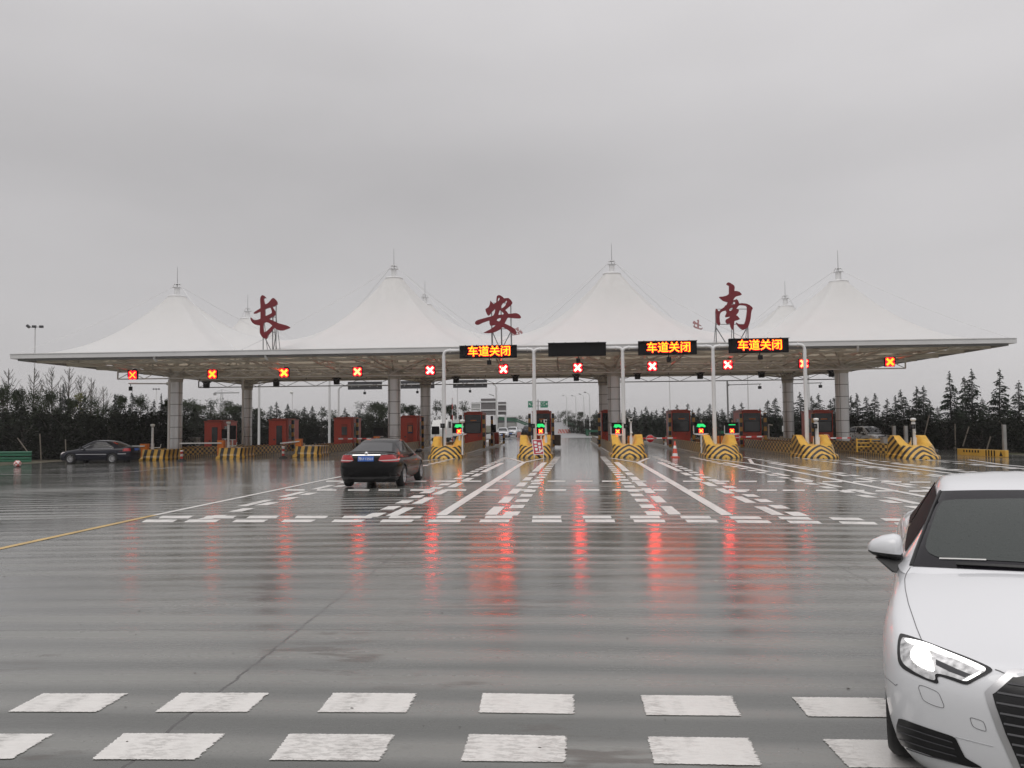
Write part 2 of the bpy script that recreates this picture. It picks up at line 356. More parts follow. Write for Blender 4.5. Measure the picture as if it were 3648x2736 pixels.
for (a, b, c, d) in up: px_quad(mb, [(a, ycurve(a, 1837.8)), (b, ycurve(b, 1837.8)), (c, ycurve(c, 1847.3)), (d, ycurve(d, 1847.3))], n=8, jit=.008)
for (a, b, c, d) in lo: px_quad(mb, [(a, ycurve(a, 1851.5)), (b, ycurve(b, 1851.5)), (c, ycurve(c, 1861.3)), (d, ycurve(d, 1861.3))], n=8, jit=.008)
tag(mb.build('road_marking_double_bars', wp, fix=False), kind='structure')
mb = MB()
for (a, b) in ((1018, 1086), (1130, 1200), (1241, 1317), (1349, 1425), (1463, 1550), (1584, 1662), (1720, 1778), (1854, 1897), (1944, 2018), (2067, 2136), (2183, 2292), (2328, 2375), (2456, 2501), (2595, 2670), (2668 + 30, 2768), (2789, 2868), (2907, 2987), (2990 + 10, 3080), (3120, 3200), (3240, 3320), (3360, 3445)):
    q = ycurve(a, 0) * .35; px_quad(mb, [(a, 1743.3 + q), (b, 1743.3 + q), (b - 2, 1748.8 + q), (a - 2, 1748.8 + q)], n=6, jit=.006)
for (a, b) in ((1162, 1225), (1260, 1325), (1360, 1425), (1450, 1520), (1546, 1617), (1646, 1715), (1767, 1814), (1892, 1923), (1951.5, 2015), (2051, 2112), (2145, 2207), (2252, 2304), (2340, 2400), (2434, 2498), (2539, 2599), (2633, 2697), (2735, 2797), (2831, 2896), (2931, 3001), (3039, 3108), (3140, 3212), (3242, 3316), (3350, 3425)):
    q = ycurve(a, 0) * .3; px_quad(mb, [(a, 1712.6 + q), (b, 1712.6 + q), (b - 1.5, 1716.7 + q), (a - 1.5, 1716.7 + q)], n=5, jit=.006)
tag(mb.build('road_marking_single_bars', wp, fix=False), kind='structure')
LN = {0: ((-8.74, 16.75), (-7.65, 40.2)), 1: ((-2.43, 16.0), (-1.80, 38.0)), 2: ((3.21, 15.9), (3.53, 37.3)), 3: ((8.97, 15.9), (8.55, 36.6)), 4: ((14.30, 17.0), (14.03, 37.2)), 5: ((19.9, 17.0), (19.6, 37.0))}
def along(k, t_y):
    (x0, y0), (x1, y1) = LN[k]; return x0 + (x1 - x0) * (t_y - y0) / (y1 - y0)
def strip(mb, xy, w_, z=.004, n=1):
    for (p, q) in zip(xy[:-1], xy[1:]):
        for i in range(n):
            a = Vector(p) + (Vector(q) - Vector(p)) * (i / n); b = Vector(p) + (Vector(q) - Vector(p)) * ((i + 1) / n); d = (b - a); s_ = Vector((d.y, -d.x)).normalized() * w_ / 2
            mb.add([(v.x, v.y, gz(v.x) + z) for v in (a - s_, a + s_, b + s_, b - s_)], [(0, 1, 2, 3)])
for k in LN:
    (x0, y0), (x1, y1) = LN[k]; mb = MB(); strip(mb, [(x0, y0), (x1, y1)], .23 if k else .16, z=.006)
    if k: strip(mb, [(x1, y1), (x1 - 1.02, y1 + 5.0)], .17, z=.0062); strip(mb, [(x1, y1), (x1 + .98, y1 + 4.9)], .17, z=.0066)
    else: strip(mb, [(x1, y1), (x1 - .3, y1 + 3.5)], .17, z=.0062); strip(mb, [(x1, y1), (x1 + 1.5, y1 + 4.2)], .17, z=.0066)
    tag(mb.build('road_marking_lane_line', wp, fix=False), kind='structure')
mb = MB(); strip(mb, [(-8.96, 6.0), (-8.74, 16.75)], .16, z=.006, n=4); tag(mb.build('road_marking_yellow_line', yp, fix=False), kind='structure')
mb = MB(); strip(mb, [tuple(gp(-40, 1689).xy), tuple(gp(130, 1692).xy), tuple(gp(330, 1688).xy), tuple(gp(480, 1680).xy), tuple(gp(640, 1662).xy)], .10, z=.004, n=4)
tag(mb.build('road_marking_edge_line', thinm, fix=False), kind='structure')
mb = MB()
for k in LN:
    for sd_ in (-1, 1):
        if k == 0 and sd_ < 0 or k == 5 and sd_ > 0: continue
        for i in range(8):                                             # long dashes 1 m off the line
            ya, yb = 16.0 + i * 2.41, 16.0 + i * 2.41 + 1.6
            if i == 7: ya, yb = 31.4, 37.6
            if ya < LN[k][0][1] - .6: continue
            o = sd_ * (1.0 if k else 1.15); xa, xb = along(k, ya) + o, along(k, yb) + o; h_ = .125
            poly_mark(mb, [(xa - h_, ya), (xa + h_, ya), (xb + h_, yb), (xb - h_, yb)], z=.005, n=6, jit=.005)
        for i in range(21):                                            # short blocks
            ya = 15.85 + i * 1.36; yb = ya + .74; o = sd_ * (1.40 if k else 1.55) * (1 + .0 * i)
            xa, xb = along(k, ya) + o, along(k, yb) + o; h_ = .15
            poly_mark(mb, [(xa - h_, ya), (xa + h_, ya), (xb + h_, yb), (xb - h_, yb)], z=.0045, n=5, jit=.005)
tag(mb.build('road_marking_lane_blocks', wp, fix=False), kind='structure')
# ================================================================== TOLL CANOPY
CX = [-26.73, -11.38, 3.555, 18.54]; CYF, CYR = 54.0, 66.6
FX0, FX1, FY0, FY1 = -32.97, 25.30, 45.9, 74.6; FZ = 6.04; FH = .25
XM = [FX0 + .1] + [(CX[i] + CX[i + 1]) / 2 for i in range(3)] + [FX1 - .1]; YM = 60.3
HF = [10.97, 11.93, 11.92, 11.08]; HR = [11.07, 11.98, 11.95, 11.28]
tent_m = mat('membrane', (.80, .79, .77), .55); g = NG(tent_m); x, y, z = g.xyz()
seam = g.m('MULTIPLY', g.rng(g.noise(1.2, detail=5, sc=(1, 1, .12)), .4, .75), 1.0)
grime = g.m('MULTIPLY', g.rng(z, 8.6, 11.6, 0, .30, sm=True), g.rng(g.noise(2.0, detail=5, sc=(1.5, 1.5, .18)), .3, .7))
g.put(g.b.inputs['Base Color'], g.mix(g.m('MULTIPLY_ADD', seam, .10, grime), (.74, .745, .745), (.50, .50, .49)))
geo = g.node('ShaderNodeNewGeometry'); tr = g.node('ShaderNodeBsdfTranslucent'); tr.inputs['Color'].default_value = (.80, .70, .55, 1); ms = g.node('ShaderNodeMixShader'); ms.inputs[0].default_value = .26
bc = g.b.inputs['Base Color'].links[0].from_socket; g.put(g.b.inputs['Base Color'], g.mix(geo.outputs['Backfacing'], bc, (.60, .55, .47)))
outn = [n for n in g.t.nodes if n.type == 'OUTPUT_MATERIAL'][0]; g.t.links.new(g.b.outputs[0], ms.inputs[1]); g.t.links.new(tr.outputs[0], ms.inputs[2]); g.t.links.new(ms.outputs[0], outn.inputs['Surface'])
canopy = thing('toll_canopy', (0, 60, 0), 'huge white tent roof with eight peaks spanning the toll lanes on round metal columns', 'canopy')
def P3(mb, name, m, **k): 
    o = mb.build(name, m, canopy, **k); o.location = (0, -60, 0); return o
def zb(x, y):                                                           # boundary heights of the membrane cells
    zo = FZ + FH + .06 + .17 * (y - FY0) / (FY1 - FY0)
    ex = min(x - XM[0], XM[-1] - x); ey = min(y - FY0 - .1, FY1 - .1 - y); e = min(ex, ey)
    in_x = smoothstep(0, 8, ey) * smoothstep(0, 6, ex)
    vx = min(abs(x - c) for c in XM[1:-1]) < .01
    if e < .02: return zo
    base = 7.30 - (.42 if abs(y - YM) < .4 and not vx else 0) * 0
    peak = .45 * max(0, 1 - abs(y - CYF) / 5) if y < YM else .45 * max(0, 1 - abs(y - CYR) / 5)
    if abs(y - YM) < .01 and not vx: peak = .35
    return zo + (base - 6.35 + peak) * in_x
def cell(ci, rowi):
    cx = CX[ci]; cy, H = (CYF, HF[ci]) if rowi == 0 else (CYR, HR[ci])
    x0, x1 = XM[ci], XM[ci + 1]; y0, y1 = (FY0 + .1, YM) if rowi == 0 else (YM, FY1 - .1)
    NA, NT = 96, 18; mb = MB(); vs = []
    angs = []
    for k in range(NA):
        a = 2 * math.pi * k / NA; dx, dy = math.cos(a), math.sin(a)
        tx = ((x1 - cx) / dx if dx > 1e-9 else (x0 - cx) / dx if dx < -1e-9 else 1e9); ty = ((y1 - cy) / dy if dy > 1e-9 else (y0 - cy) / dy if dy < -1e-9 else 1e9)
        tt = min(tx, ty); bx, by = cx + dx * tt, cy + dy * tt; angs.append((dx, dy, bx, by, zb(bx, by)))
    for i in range(NT + 1):
        t = (i / NT) ** 1.25
        for (dx, dy, bx, by, z_) in angs:
            sx, sy = cx + dx * .55, cy + dy * .55
            vs.append((sx + (bx - sx) * t, sy + (by - sy) * t, z_ + (H - z_) * (1 - t) ** 2.05))
    fs = [(i * NA + k, i * NA + (k + 1) % NA, (i + 1) * NA + (k + 1) % NA, (i + 1) * NA + k)[::-1] for i in range(NT) for k in range(NA)]
    mb.add(vs, fs, 0, True)
    P3(mb, 'tent_roof', tent_m, fix=False)
    mb = MB()                                                            # mast head: cap, tube, open crown, lightning rod
    mb.lathe((cx, cy, H - .05), [(.62, 0), (.62, .07), (.58, .10), (.2, .12)], 24)
    mb.cyl((cx, cy, H), (cx, cy, H + .62), .19, 14)
    mb.lathe((cx, cy, H + .62), [(.20, 0), (.30, .02), (.20, .03)], 12)
    for k in range(8):
        a = k * math.pi / 4; mb.bar((cx + .34 * math.cos(a), cy + .34 * math.sin(a), H + .62), (cx + .20 * math.cos(a), cy + .20 * math.sin(a), H + .88), .022, mi=0)
    mb.lathe((cx, cy, H + .86), [(.22, 0), (.22, .03), (0, .035)], 12, 0)
    mb.cyl((cx, cy, H + .6), (cx, cy, H + 2.1), .022, 6, 1, r2=.010)
    P3(mb, 'mast', [M['white_steel'], M['grey_steel']])
for r_ in (0, 1):
    for c_ in range(4): cell(c_, r_)
mb = MB()                                                               # fascia: folded sheet with a recessed dark lower lip
for (a, b) in (((FX0, FY0), (FX1, FY0)), ((FX1, FY0), (FX1, FY1)), ((FX1, FY1), (FX0, FY1)), ((FX0, FY1), (FX0, FY0))):
    ra, rb = (.17 if a[1] > 60 else 0), (.17 if b[1] > 60 else 0)
    mb.bar((a[0], a[1], FZ + FH / 2 + ra), (b[0], b[1], FZ + FH / 2 + rb), .10, FH)
    mb.bar((a[0], a[1], FZ + FH + .02 + ra), (b[0], b[1], FZ + FH + .02 + rb), .16, .035)
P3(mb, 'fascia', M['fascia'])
mb = MB(); q = .32
for (a, b) in (((FX0 + q, FY0 + q), (FX1 - q, FY0 + q)), ((FX1 - q, FY0 + q), (FX1 - q, FY1 - q)), ((FX1 - q, FY1 - q), (FX0 + q, FY1 - q)), ((FX0 + q, FY1 - q), (FX0 + q, FY0 + q))):
    ra, rb = (.17 if a[1] > 60 else 0), (.17 if b[1] > 60 else 0); mb.bar((a[0], a[1], FZ - .03 + ra), (b[0], b[1], FZ - .03 + rb), .2, .16)
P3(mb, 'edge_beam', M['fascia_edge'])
def truss(mb, a, b, ztop, zbot, pitch, wt, wd, mi=0, phase=0, top=None, bot=None):
    a = Vector(a); b = Vector(b); n = max(2, round((b - a).length / pitch)); up = Vector((0, 0, 1)); top = top or (lambda p: ztop); bot = bot or (lambda p: zbot)
    for i in range(n):
        p = a + (b - a) * (i / n); r2 = a + (b - a) * ((i + 1) / n)
        mb.bar(p + up * top(p), r2 + up * top(r2), wt, mi=mi); mb.bar(p + up * bot(p), r2 + up * bot(r2), wt, mi=mi)
        if (i + phase) % 2 == 0: mb.bar(p + up * bot(p), r2 + up * top(r2), wd, mi=mi)
        else: mb.bar(p + up * top(p), r2 + up * bot(r2), wd, mi=mi)
def ztop_(p): return FZ - .02 + .16 * (p.y - FY0) / (FY1 - FY0)
def zbot_(p):
    e = smoothstep(.0, 8.0, min(p.x - FX0, FX1 - p.x)) * smoothstep(0, 5.5, min(p.y - FY0, FY1 - p.y)); d = .25 + .21 * smoothstep(52, 54, p.y) - .34 * smoothstep(55, 68, p.y); return ztop_(p) - .10 - d * e
mb = MB()
for Y in (47.6, 50.6, CYF, 57.2, YM, 63.4, CYR, 69.6, 72.9):
    big = Y in (CYF, CYR); truss(mb, (FX0 + .5, Y, 0), (FX1 - .5, Y, 0), 0, 0, 1.6, .13 if big else .09, .055, top=ztop_, bot=zbot_)
P3(mb, 'cross_truss', M['truss_tan'])
mb = MB()
xs_ = sorted(CX + XM[1:-1] + [FX0 + 3.2, FX1 - 3.3] + [(c + m_) / 2 for c, m_ in zip(CX, XM[1:])] + [(c + m_) / 2 for c, m_ in zip(CX, XM[:-1])])
for X in xs_: truss(mb, (X, FY0 + .6, 0), (X, FY1 - .6, 0), 0, 0, 1.55, .10 if X in CX else .075, .05, top=ztop_, bot=zbot_)
P3(mb, 'long_truss', M['truss_tan'])
rng_ = random.Random(3)
for X in CX:                                                            # raking struts from the column heads to the tents
    for Y in (CYF, CYR):
        mb = MB()
        for k in range(12):
            a = k * math.pi / 6 + .13; l = 3.6 if k % 2 else 5.2
            mb.cyl((X + .3 * math.cos(a), Y + .3 * math.sin(a), 5.45), (X + l * math.cos(a), Y + l * math.sin(a), 6.04 + (.7 if k % 2 else 0.05)), .055, 6)
        mb.lathe((X, Y, 4.95), [(.43, 0), (.45, .05), (.50, .5), (.62, .85), (.3, 1.1)], 20)
        mb.cyl((X, Y, 5.9), (X, Y, 11.0), .19, 10)
        for k in range(6):                                               # flying struts inside the tent
            a = k * math.pi / 3 + .3; mb.cyl((X + 2.6 * math.cos(a), Y + 2.6 * math.sin(a), 6.1), (X + .2 * math.cos(a), Y + .2 * math.sin(a), 8.3), .05, 6)
        P3(mb, 'column_strut', M['truss_tan'])
for r_, Y in enumerate((CYF, CYR)):
    for X in CX:
        mb = MB(); z0 = gz(X) - .1; mb.lathe((X, Y, 0), [(.425, z0), (.425, 5.02)], 28)
        P3(mb, 'column', M['alu'])
        mb = MB(); zj = 5.0
        while zj > 0.3: mb.lathe((X, Y, zj), [(.424, -.016), (.433, -.014), (.433, .014), (.424, .016)], 28); zj -= .79 if r_ == 0 else .80
        for k in range(4):
            a = k * math.pi / 2 + .95; mb.bar((X + .428 * math.cos(a), Y + .428 * math.sin(a), .2), (X + .428 * math.cos(a), Y + .428 * math.sin(a), 5.0), .016)
        P3(mb, 'cladding_joint', M['joint'])
mb = MB()                                                               # stay cables from the mast heads into the valleys
def cable(a, b, sag=.25, r=.016):
    a = Vector(a); b = Vector(b); mb.tube([a + (b - a) * t - Vector((0, 0, sag * 4 * t * (1 - t))) for t in (0, .25, .5, .75, 1)], r, 5)
for i in range(4):
    a = (CX[i], CYF, HF[i] + .68); b = (CX[i], CYR, HR[i] + .68)
    for s_ in (0, 1):
        cable((a[0] + (.3 if s_ else -.3), a[1], a[2]), (XM[i + s_] + (-.15 if s_ else .15), FY0 + .3, FZ + FH + .1))
        cable((b[0] + (.3 if s_ else -.3), b[1], b[2]), (XM[i + s_], FY1 - .3, FZ + FH + .1))
        if 0 < i + s_ < 4: cable((a[0] + (.3 if s_ else -.3), a[1], a[2]), (XM[i + s_], YM, 7.42)); cable((b[0], b[1], b[2]), (XM[i + s_], YM, 7.42))
P3(mb, 'stay_cable', M['white_steel'])
for (px, py) in ((549, 1283), (945, 1271), (1870 + 130, 1250), (3056, 1235)):    # rain outlets under the fascia
    mb = MB(); p = ap(px, py, FY0 + .1); mb.tube([(p.x, p.y, FZ), (p.x, p.y, FZ - .10), (p.x + .05, p.y + .22, FZ - .26)], .07, 8); P3(mb, 'rain_spout', M['white_steel'])
# ------------------------------------------------------------------ hanging signal beams
def beam(name, Y, pxa, pxb, yt, yb, xr, m, label, hang, pitch):
    pa, pb = ap(pxa, yt, Y), ap(pxb, yt, Y); zt = ap(xr, yt, Y).z; zbt = ap(xr, yb, Y).z
    root = thing(name, ((pa.x + pb.x) / 2, Y, 0), label, 'truss beam', 'beams hanging under the canopy'); mb = MB(); truss(mb, (pa.x, Y, 0), (pb.x, Y, 0), zt, zbt, pitch, .075, .04)
    for X in (pa.x, pb.x): mb.bar((X, Y, zbt), (X, Y, zt), .075)
    o = mb.build('truss', m, root); o.location = -root.location
    mb = MB()
    for X in hang: mb.bar((X, Y, zt), (X, Y, 6.0), .07)
    o = mb.build('hanger', m, root); o.location = -root.location
    return zt, zbt
YB1, YB2 = CYF - .62, CYR - .62
zt1, zb1 = beam('signal_beam', YB1, 420, 3226, 1318, 1343, 1000, M['white_steel'], 'pale truss beam nearer to us carrying the red cross lights', [ap(420, 1330, YB1).x, -21, -15, -8.4, -2.8, 2.0, 8, 13, ap(3226, 1330, YB1).x], .95)
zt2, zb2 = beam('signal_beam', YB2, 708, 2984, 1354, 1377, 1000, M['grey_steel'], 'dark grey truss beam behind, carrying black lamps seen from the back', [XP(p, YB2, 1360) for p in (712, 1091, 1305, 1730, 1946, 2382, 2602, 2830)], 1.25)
# red cross lights
def xlight(px, py, mat_x, label, thin=False):
    p = ap(px, py, YB1 - .22); root = thing('lane_signal', p, label, 'traffic light', 'red cross lane lights')
    mb = MB(); mb.box((0, .12, 0), (.62, .2, .60)); mb.box((0, .0, .315), (.64, .12, .02)); mb.box((-.32, .0, .1), (.02, .12, .45)); mb.box((.32, .0, .1), (.02, .12, .45))
    mb.lathe((.12, .1, .36), [(.16, 0), (.15, .05), (.06, .1), (0, .11)], 12); mb.box((0, .25, .1), (.08, .12, .5)); mb.build('housing', M['black'], root, bevel=.012)
    mb = MB(); q = 14
    pts = []
    for k in range(q * 4):
        a = 2 * math.pi * k / (q * 4); c_, s_ = math.cos(a), math.sin(a); rr = .30 / (abs(c_) ** 5 + abs(s_) ** 5) ** .2; rr *= 1 - .16 * math.cos(4 * a + math.pi) ** 2 * (1 if abs(math.sin(2 * a)) < .35 else 0); pts.append((rr * c_, rr * s_))
    mb.prism(pts, 'Y', .018, .0); mb.build('red_glow_face', M['led_red'], root)
    mb = MB(); h_ = .035 if thin else .072
    for s_ in (-1, 1):
        d = Vector((1, 0, s_)).normalized(); n_ = Vector((-d.z, 0, d.x)); l = .30 if not thin else .29
        vs = [Vector((0, -.012 - (.004 if s_ > 0 else 0), 0)) + d * a_ + n_ * b_ for a_, b_ in ((-l, -h_), (l, -h_), (l, h_), (-l, h_))]
        mb.add(vs + [v + Vector((0, .012, 0)) for v in vs], [(0, 1, 2, 3), (7, 6, 5, 4), (0, 4, 5, 1), (1, 5, 6, 2), (2, 6, 7, 3), (3, 7, 4, 0)])
    mb.build('cross', mat_x, root)
ORD = ['farthest left, beyond the first big column', 'just right of the leftmost big column', 'third from the left, below the leftmost roof character', 'left of the second big column', 'between the second column and the first white pole',
       'below the leftmost lit lane board', 'below the blank lane board', 'below the middle lit lane board', 'below the left half of the rightmost lit board', 'half hidden behind the rightmost white sign pole', 'alone at the right end of the beam']
for i, (px, py) in enumerate([(472, 1336), (756, 1333), (1012, 1328), (1273, 1324), (1532, 1319), (1793.5, 1315), (2058, 1310), (2324, 1305), (2593, 1299), (2864, 1295), (3171, 1289)]):
    xlight(px, py, M['led_x_dim'] if i in (0, 1, 10) else M['led_x_yellow'] if i == 2 else M['led_x_mid'] if i in (3, 9) else M['led_x'], 'red cross lane light ' + ORD[i], thin=(i == 0))
ORD2 = ['at the left end of the rear beam', 'third lane from the left', 'left of the second big column', 'above the third dark far board', 'right of centre in the first pole bay', 'under the blank lane board',
        'just right of the third big column', 'second lamp right of the third big column', 'left of the thick rear column on the right', 'beside the rightmost big column']
for i, (px, py) in enumerate([(735, 1370), (984, 1363), (1199, 1357), (1625, 1352), (1836, 1346), (2053, 1344), (2271, 1338), (2494, 1337), (2713, 1332), (2964, 1329)]):
    p = ap(px, py, YB2 - .1); root = thing('lane_signal', p, 'black lane light housing seen from behind, ' + ORD2[i], 'traffic light', 'black lane lights on the rear beam')
    mb = MB(); mb.prism([(-.21, -.30), (.21, -.30), (.23, .12), (.36, .20), (.36, .25), (-.36, .25), (-.36, .20), (-.23, .12)], 'Y', -.14, .2); mb.build('housing', M['black'], root, bevel=.01)
    if i not in (0, 9):
        mb = MB(); mb.lathe((0, -.02, .26), [(.21, -.02), (.2, .06), (.13, .16), (0, .2)], 14); mb.build('dome', M['grey_steel'], root)
    mb = MB(); mb.bar((-.26, -.16, .22), (0, -.16, .04), .03); mb.bar((.26, -.16, .22), (0, -.16, .04), .03); mb.build('bracket', M['grey_steel'], root)
# ------------------------------------------------------------------ roof letters
LET = {}
LET['长'] = ((850, 1020), [[(660,240),(700,260),(745,320),(725,322),(700,318),(680,345),(690,400),(705,460),(730,490),(790,460),(850,400),(890,345),(930,318),(965,325),(1010,370),(1040,420),(1047,475),(1030,500),(985,522),(960,545),(915,548),(930,590),(965,640),(1005,705),(985,770),(940,810),(870,845),(830,880),(900,910),(980,945),(1070,990),(1180,1020),(1290,1050),(1360,1080),(1387,1108),(1350,1135),(1280,1160),(1200,1188),(1120,1188),(1050,1170),(1000,1140),(965,1110),(930,1150),(890,1215),(840,1265),(800,1320),(770,1390),(740,1417),(690,1400),(640,1365),(600,1300),(580,1250),(580,1150),(585,1055),(520,1045),(450,1030),(390,990),(345,930),(325,865),(335,838),(350,850),(380,885),(430,910),(500,905),(590,878),(598,860),(597,680),(540,700),(480,728),(425,740),(412,722),(440,690),(520,640),(597,595),(597,500),(588,400),(592,320),(605,280),(630,250)],
  [(715,625),(740,605),(850,572),(875,590),(895,650),(905,710),(880,735),(725,808),(718,750)], [(735,965),(800,975),(860,1010),(915,1057),(860,1115),(790,1185),(720,1235),(690,1225),(675,1190),(668,1100),(675,1020),(695,985)]])
LET['安'] = ((1660, 1020), [[(870,240),(920,243),(980,280),(1030,328),(1080,320),(1140,318),(1170,335),(1215,380),(1250,435),(1240,470),(1190,525),(1120,585),(1055,640),(1100,680),(1140,740),(1200,738),(1330,722),(1380,730),(1440,765),(1478,820),(1480,845),(1440,865),(1300,860),(1180,848),(1135,843),(1110,860),(1080,920),(1040,1000),(1120,1035),(1220,1085),(1290,1130),(1340,1185),(1362,1240),(1350,1280),(1320,1292),(1270,1275),(1200,1235),(1130,1175),(1060,1135),(1015,1110),(980,1100),(950,1115),(955,1140),(880,1180),(800,1220),(720,1250),(600,1262),(470,1252),(560,1205),(660,1155),(750,1090),(805,1045),(740,1048),(680,1065),(650,1050),(635,1010),(630,920),(560,940),(450,980),(350,1030),(290,1038),(250,1015),(242,980),(270,935),(330,905),(450,870),(600,830),(700,808),(740,780),(770,720),(790,620),(760,630),(690,700),(640,770),(600,792),(570,760),(540,690),(522,630),(545,600),(600,570),(635,510),(650,440),(660,385),(690,420),(740,480),(790,460),(815,430),(820,340),(830,270)],
  [(890,300),(905,330),(895,375),(860,410),(858,360),(872,320)], [(1085,388),(1105,405),(1080,470),(1050,530),(1000,575),(935,600),(950,530),(990,460),(1050,425)], [(910,640),(960,675),(1018,735),(1000,760),(870,770),(885,710)], [(960,850),(930,910),(890,945),(825,925),(840,880),(900,855)]])
LET['南'] = ((2510, 980), [[(600,212),(640,198),(680,210),(760,260),(795,295),(805,340),(795,430),(860,432),(930,450),(980,500),(997,520),(970,545),(880,565),(840,580),(800,615),(765,680),(810,665),(855,650),(890,680),(910,720),(922,765),(1000,758),(1110,768),(1200,805),(1270,860),(1290,900),(1260,955),(1245,1040),(1230,1180),(1200,1300),(1165,1400),(1100,1450),(1035,1477),(980,1455),(900,1380),(840,1290),(850,1275),(900,1310),(960,1330),(1030,1333),(1065,1310),(1095,1230),(1120,1110),(1137,960),(1135,860),(1110,830),(1050,815),(950,810),(910,825),(850,905),(900,925),(920,955),(900,1010),(845,1080),(890,1110),(945,1185),(900,1210),(800,1235),(790,1310),(770,1450),(745,1473),(720,1445),(695,1380),(680,1305),(600,1310),(570,1270),(560,1230),(580,1190),(640,1160),(690,1115),(620,1130),(565,1135),(550,1105),(570,1060),(590,1010),(570,955),(500,970),(440,1005),(410,1050),(400,1130),(405,1240),(420,1310),(400,1357),(360,1335),(310,1270),(305,1080),(292,960),(300,905),(330,920),(380,980),(440,920),(530,860),(550,820),(590,805),(620,730),(570,720),(490,690),(430,640),(385,597),(400,585),(480,580),(570,560),(640,520),(655,490),(655,290),(610,270),(585,250)],
  [(790,720),(820,725),(825,750),(805,780),(725,798),(745,750)], [(655,915),(710,885),(765,875),(745,930),(680,968),(662,950)]])
def curve_mesh(polys, depth, name):
    cu = bpy.data.curves.new(name, 'CURVE'); cu.dimensions = '2D'; cu.fill_mode = 'BOTH'; cu.extrude = depth / 2
    for P in polys:
        sp = cu.splines.new('BEZIER' if False else 'POLY'); sp.points.add(len(P) - 1); sp.use_cyclic_u = True
        for q, (a, b) in zip(sp.points, P): q.co = (a, b, 0, 1)
    o = bpy.data.objects.new(name, cu); COL.objects.link(o); dg = bpy.context.evaluated_depsgraph_get()
    me = bpy.data.meshes.new_from_object(o.evaluated_get(dg)); bpy.data.objects.remove(o); bpy.data.curves.remove(cu); return me
YL = FY0 + .45; K = 220 / 1659.0
frame_px = {'长': ([640, 895, 985], [(700, 1410, 850), (985, 1240, 905)]), '安': ([680, 935, 1200], [(715, 1240, 885), (1190, 1230, 985)]), '南': ([310, 765, 1165], [(320, 1395, 590), (1150, 1420, 915)])}
LETME = {}
LLAB = {'长': 'dark red calligraphy roof character with a long right tail, leftmost of three', '安': 'dark red calligraphy roof character with crossing strokes above the leftmost lit board', '南': 'dark red calligraphy roof character with an open frame shape, above the rightmost lit board'}
for ch, (off, polys) in LET.items():
    ctr = ap(off[0] + 830 * K, off[1] + 830 * K, YL)
    loc = [[((p := ap(off[0] + a * K, off[1] + b * K, YL)).x - ctr.x, p.z - ctr.z) for (a, b) in P] for P in polys]
    zbase = FZ + FH + .04; root = thing('roof_letter', (ctr.x, YL, zbase), LLAB[ch], 'sign letter', 'roof sign characters')
    me = curve_mesh(loc, .14, 'character'); me.materials.append(M['sign_red']); LETME[ch] = (me, loc)
    o = link('character', me, root); o.rotation_euler = (R(90), 0, 0); o.location = (0, 0, ctr.z - zbase)
    mb = MB(); verts_, diag = frame_px[ch]
    for vx in verts_:
        top = min(b for a, b in polys[0] if abs(a - vx) < 60) + 60; p1 = ap(off[0] + vx * K, off[1] + top * K, YL); mb.cyl((p1.x - ctr.x, .16, 0), (p1.x - ctr.x, .16, p1.z - zbase), .032, 6)
        mb.cyl((p1.x - ctr.x, .9, 0), (p1.x - ctr.x, .16, (p1.z - zbase) * .7), .02, 6)
    for (ax, ay, bx) in diag:
        p1 = ap(off[0] + ax * K, off[1] + ay * K, YL); p2 = ap(off[0] + bx * K, off[1] + 1640 * K, YL); mb.cyl((p1.x - ctr.x, .16, p1.z - zbase), (p2.x - ctr.x, .16, 0), .03, 6)
    for by in ((820, 1225) if ch == '长' else (440, 1135) if ch == '安' else (905, 1315)):
        p1 = ap(off[0] + (verts_[0] if ch != '长' else verts_[1]) * K, off[1] + by * K, YL); p2 = ap(off[0] + verts_[-1] * K, off[1] + by * K, YL); mb.cyl((p1.x - ctr.x, .13, p1.z - zbase), (p2.x - ctr.x, .13, p2.z - zbase), .02, 6)
    mb.build('support_frame', M['grey_steel'], root)
letter_back = mat('letter_back', (.33, .17, .17), .5)
for ch, px, ytop in (('安', 1848, 1166), ('长', 2478, 1139)):            # the same sign on the far edge, seen from behind
    p = ap(px, ytop, FY1 - .4); me, loc = LETME[ch]; zt_ = max(q[1] for q in loc[0]); root = thing('roof_letter', (p.x, FY1 - .4, FZ + FH + .04), 'back of a far roof sign character, ' + ('right of the middle one' if ch == '安' else 'left of the rightmost one'), 'sign letter', 'far roof sign characters')
    o = link('character', me.copy(), root); o.data.materials[0] = letter_back; o.rotation_euler = (R(90), 0, R(180)); o.location = (0, 0, p.z - zt_ * .55 - root.location.z); o.scale = (.55, .55, 1)
    mb = MB()
    for dx in (-.45, 0, .45): mb.cyl((dx, -.16, 0), (dx, -.16, p.z - root.location.z - .8), .03, 6)
    mb.build('support_frame', M['grey_steel'], root)
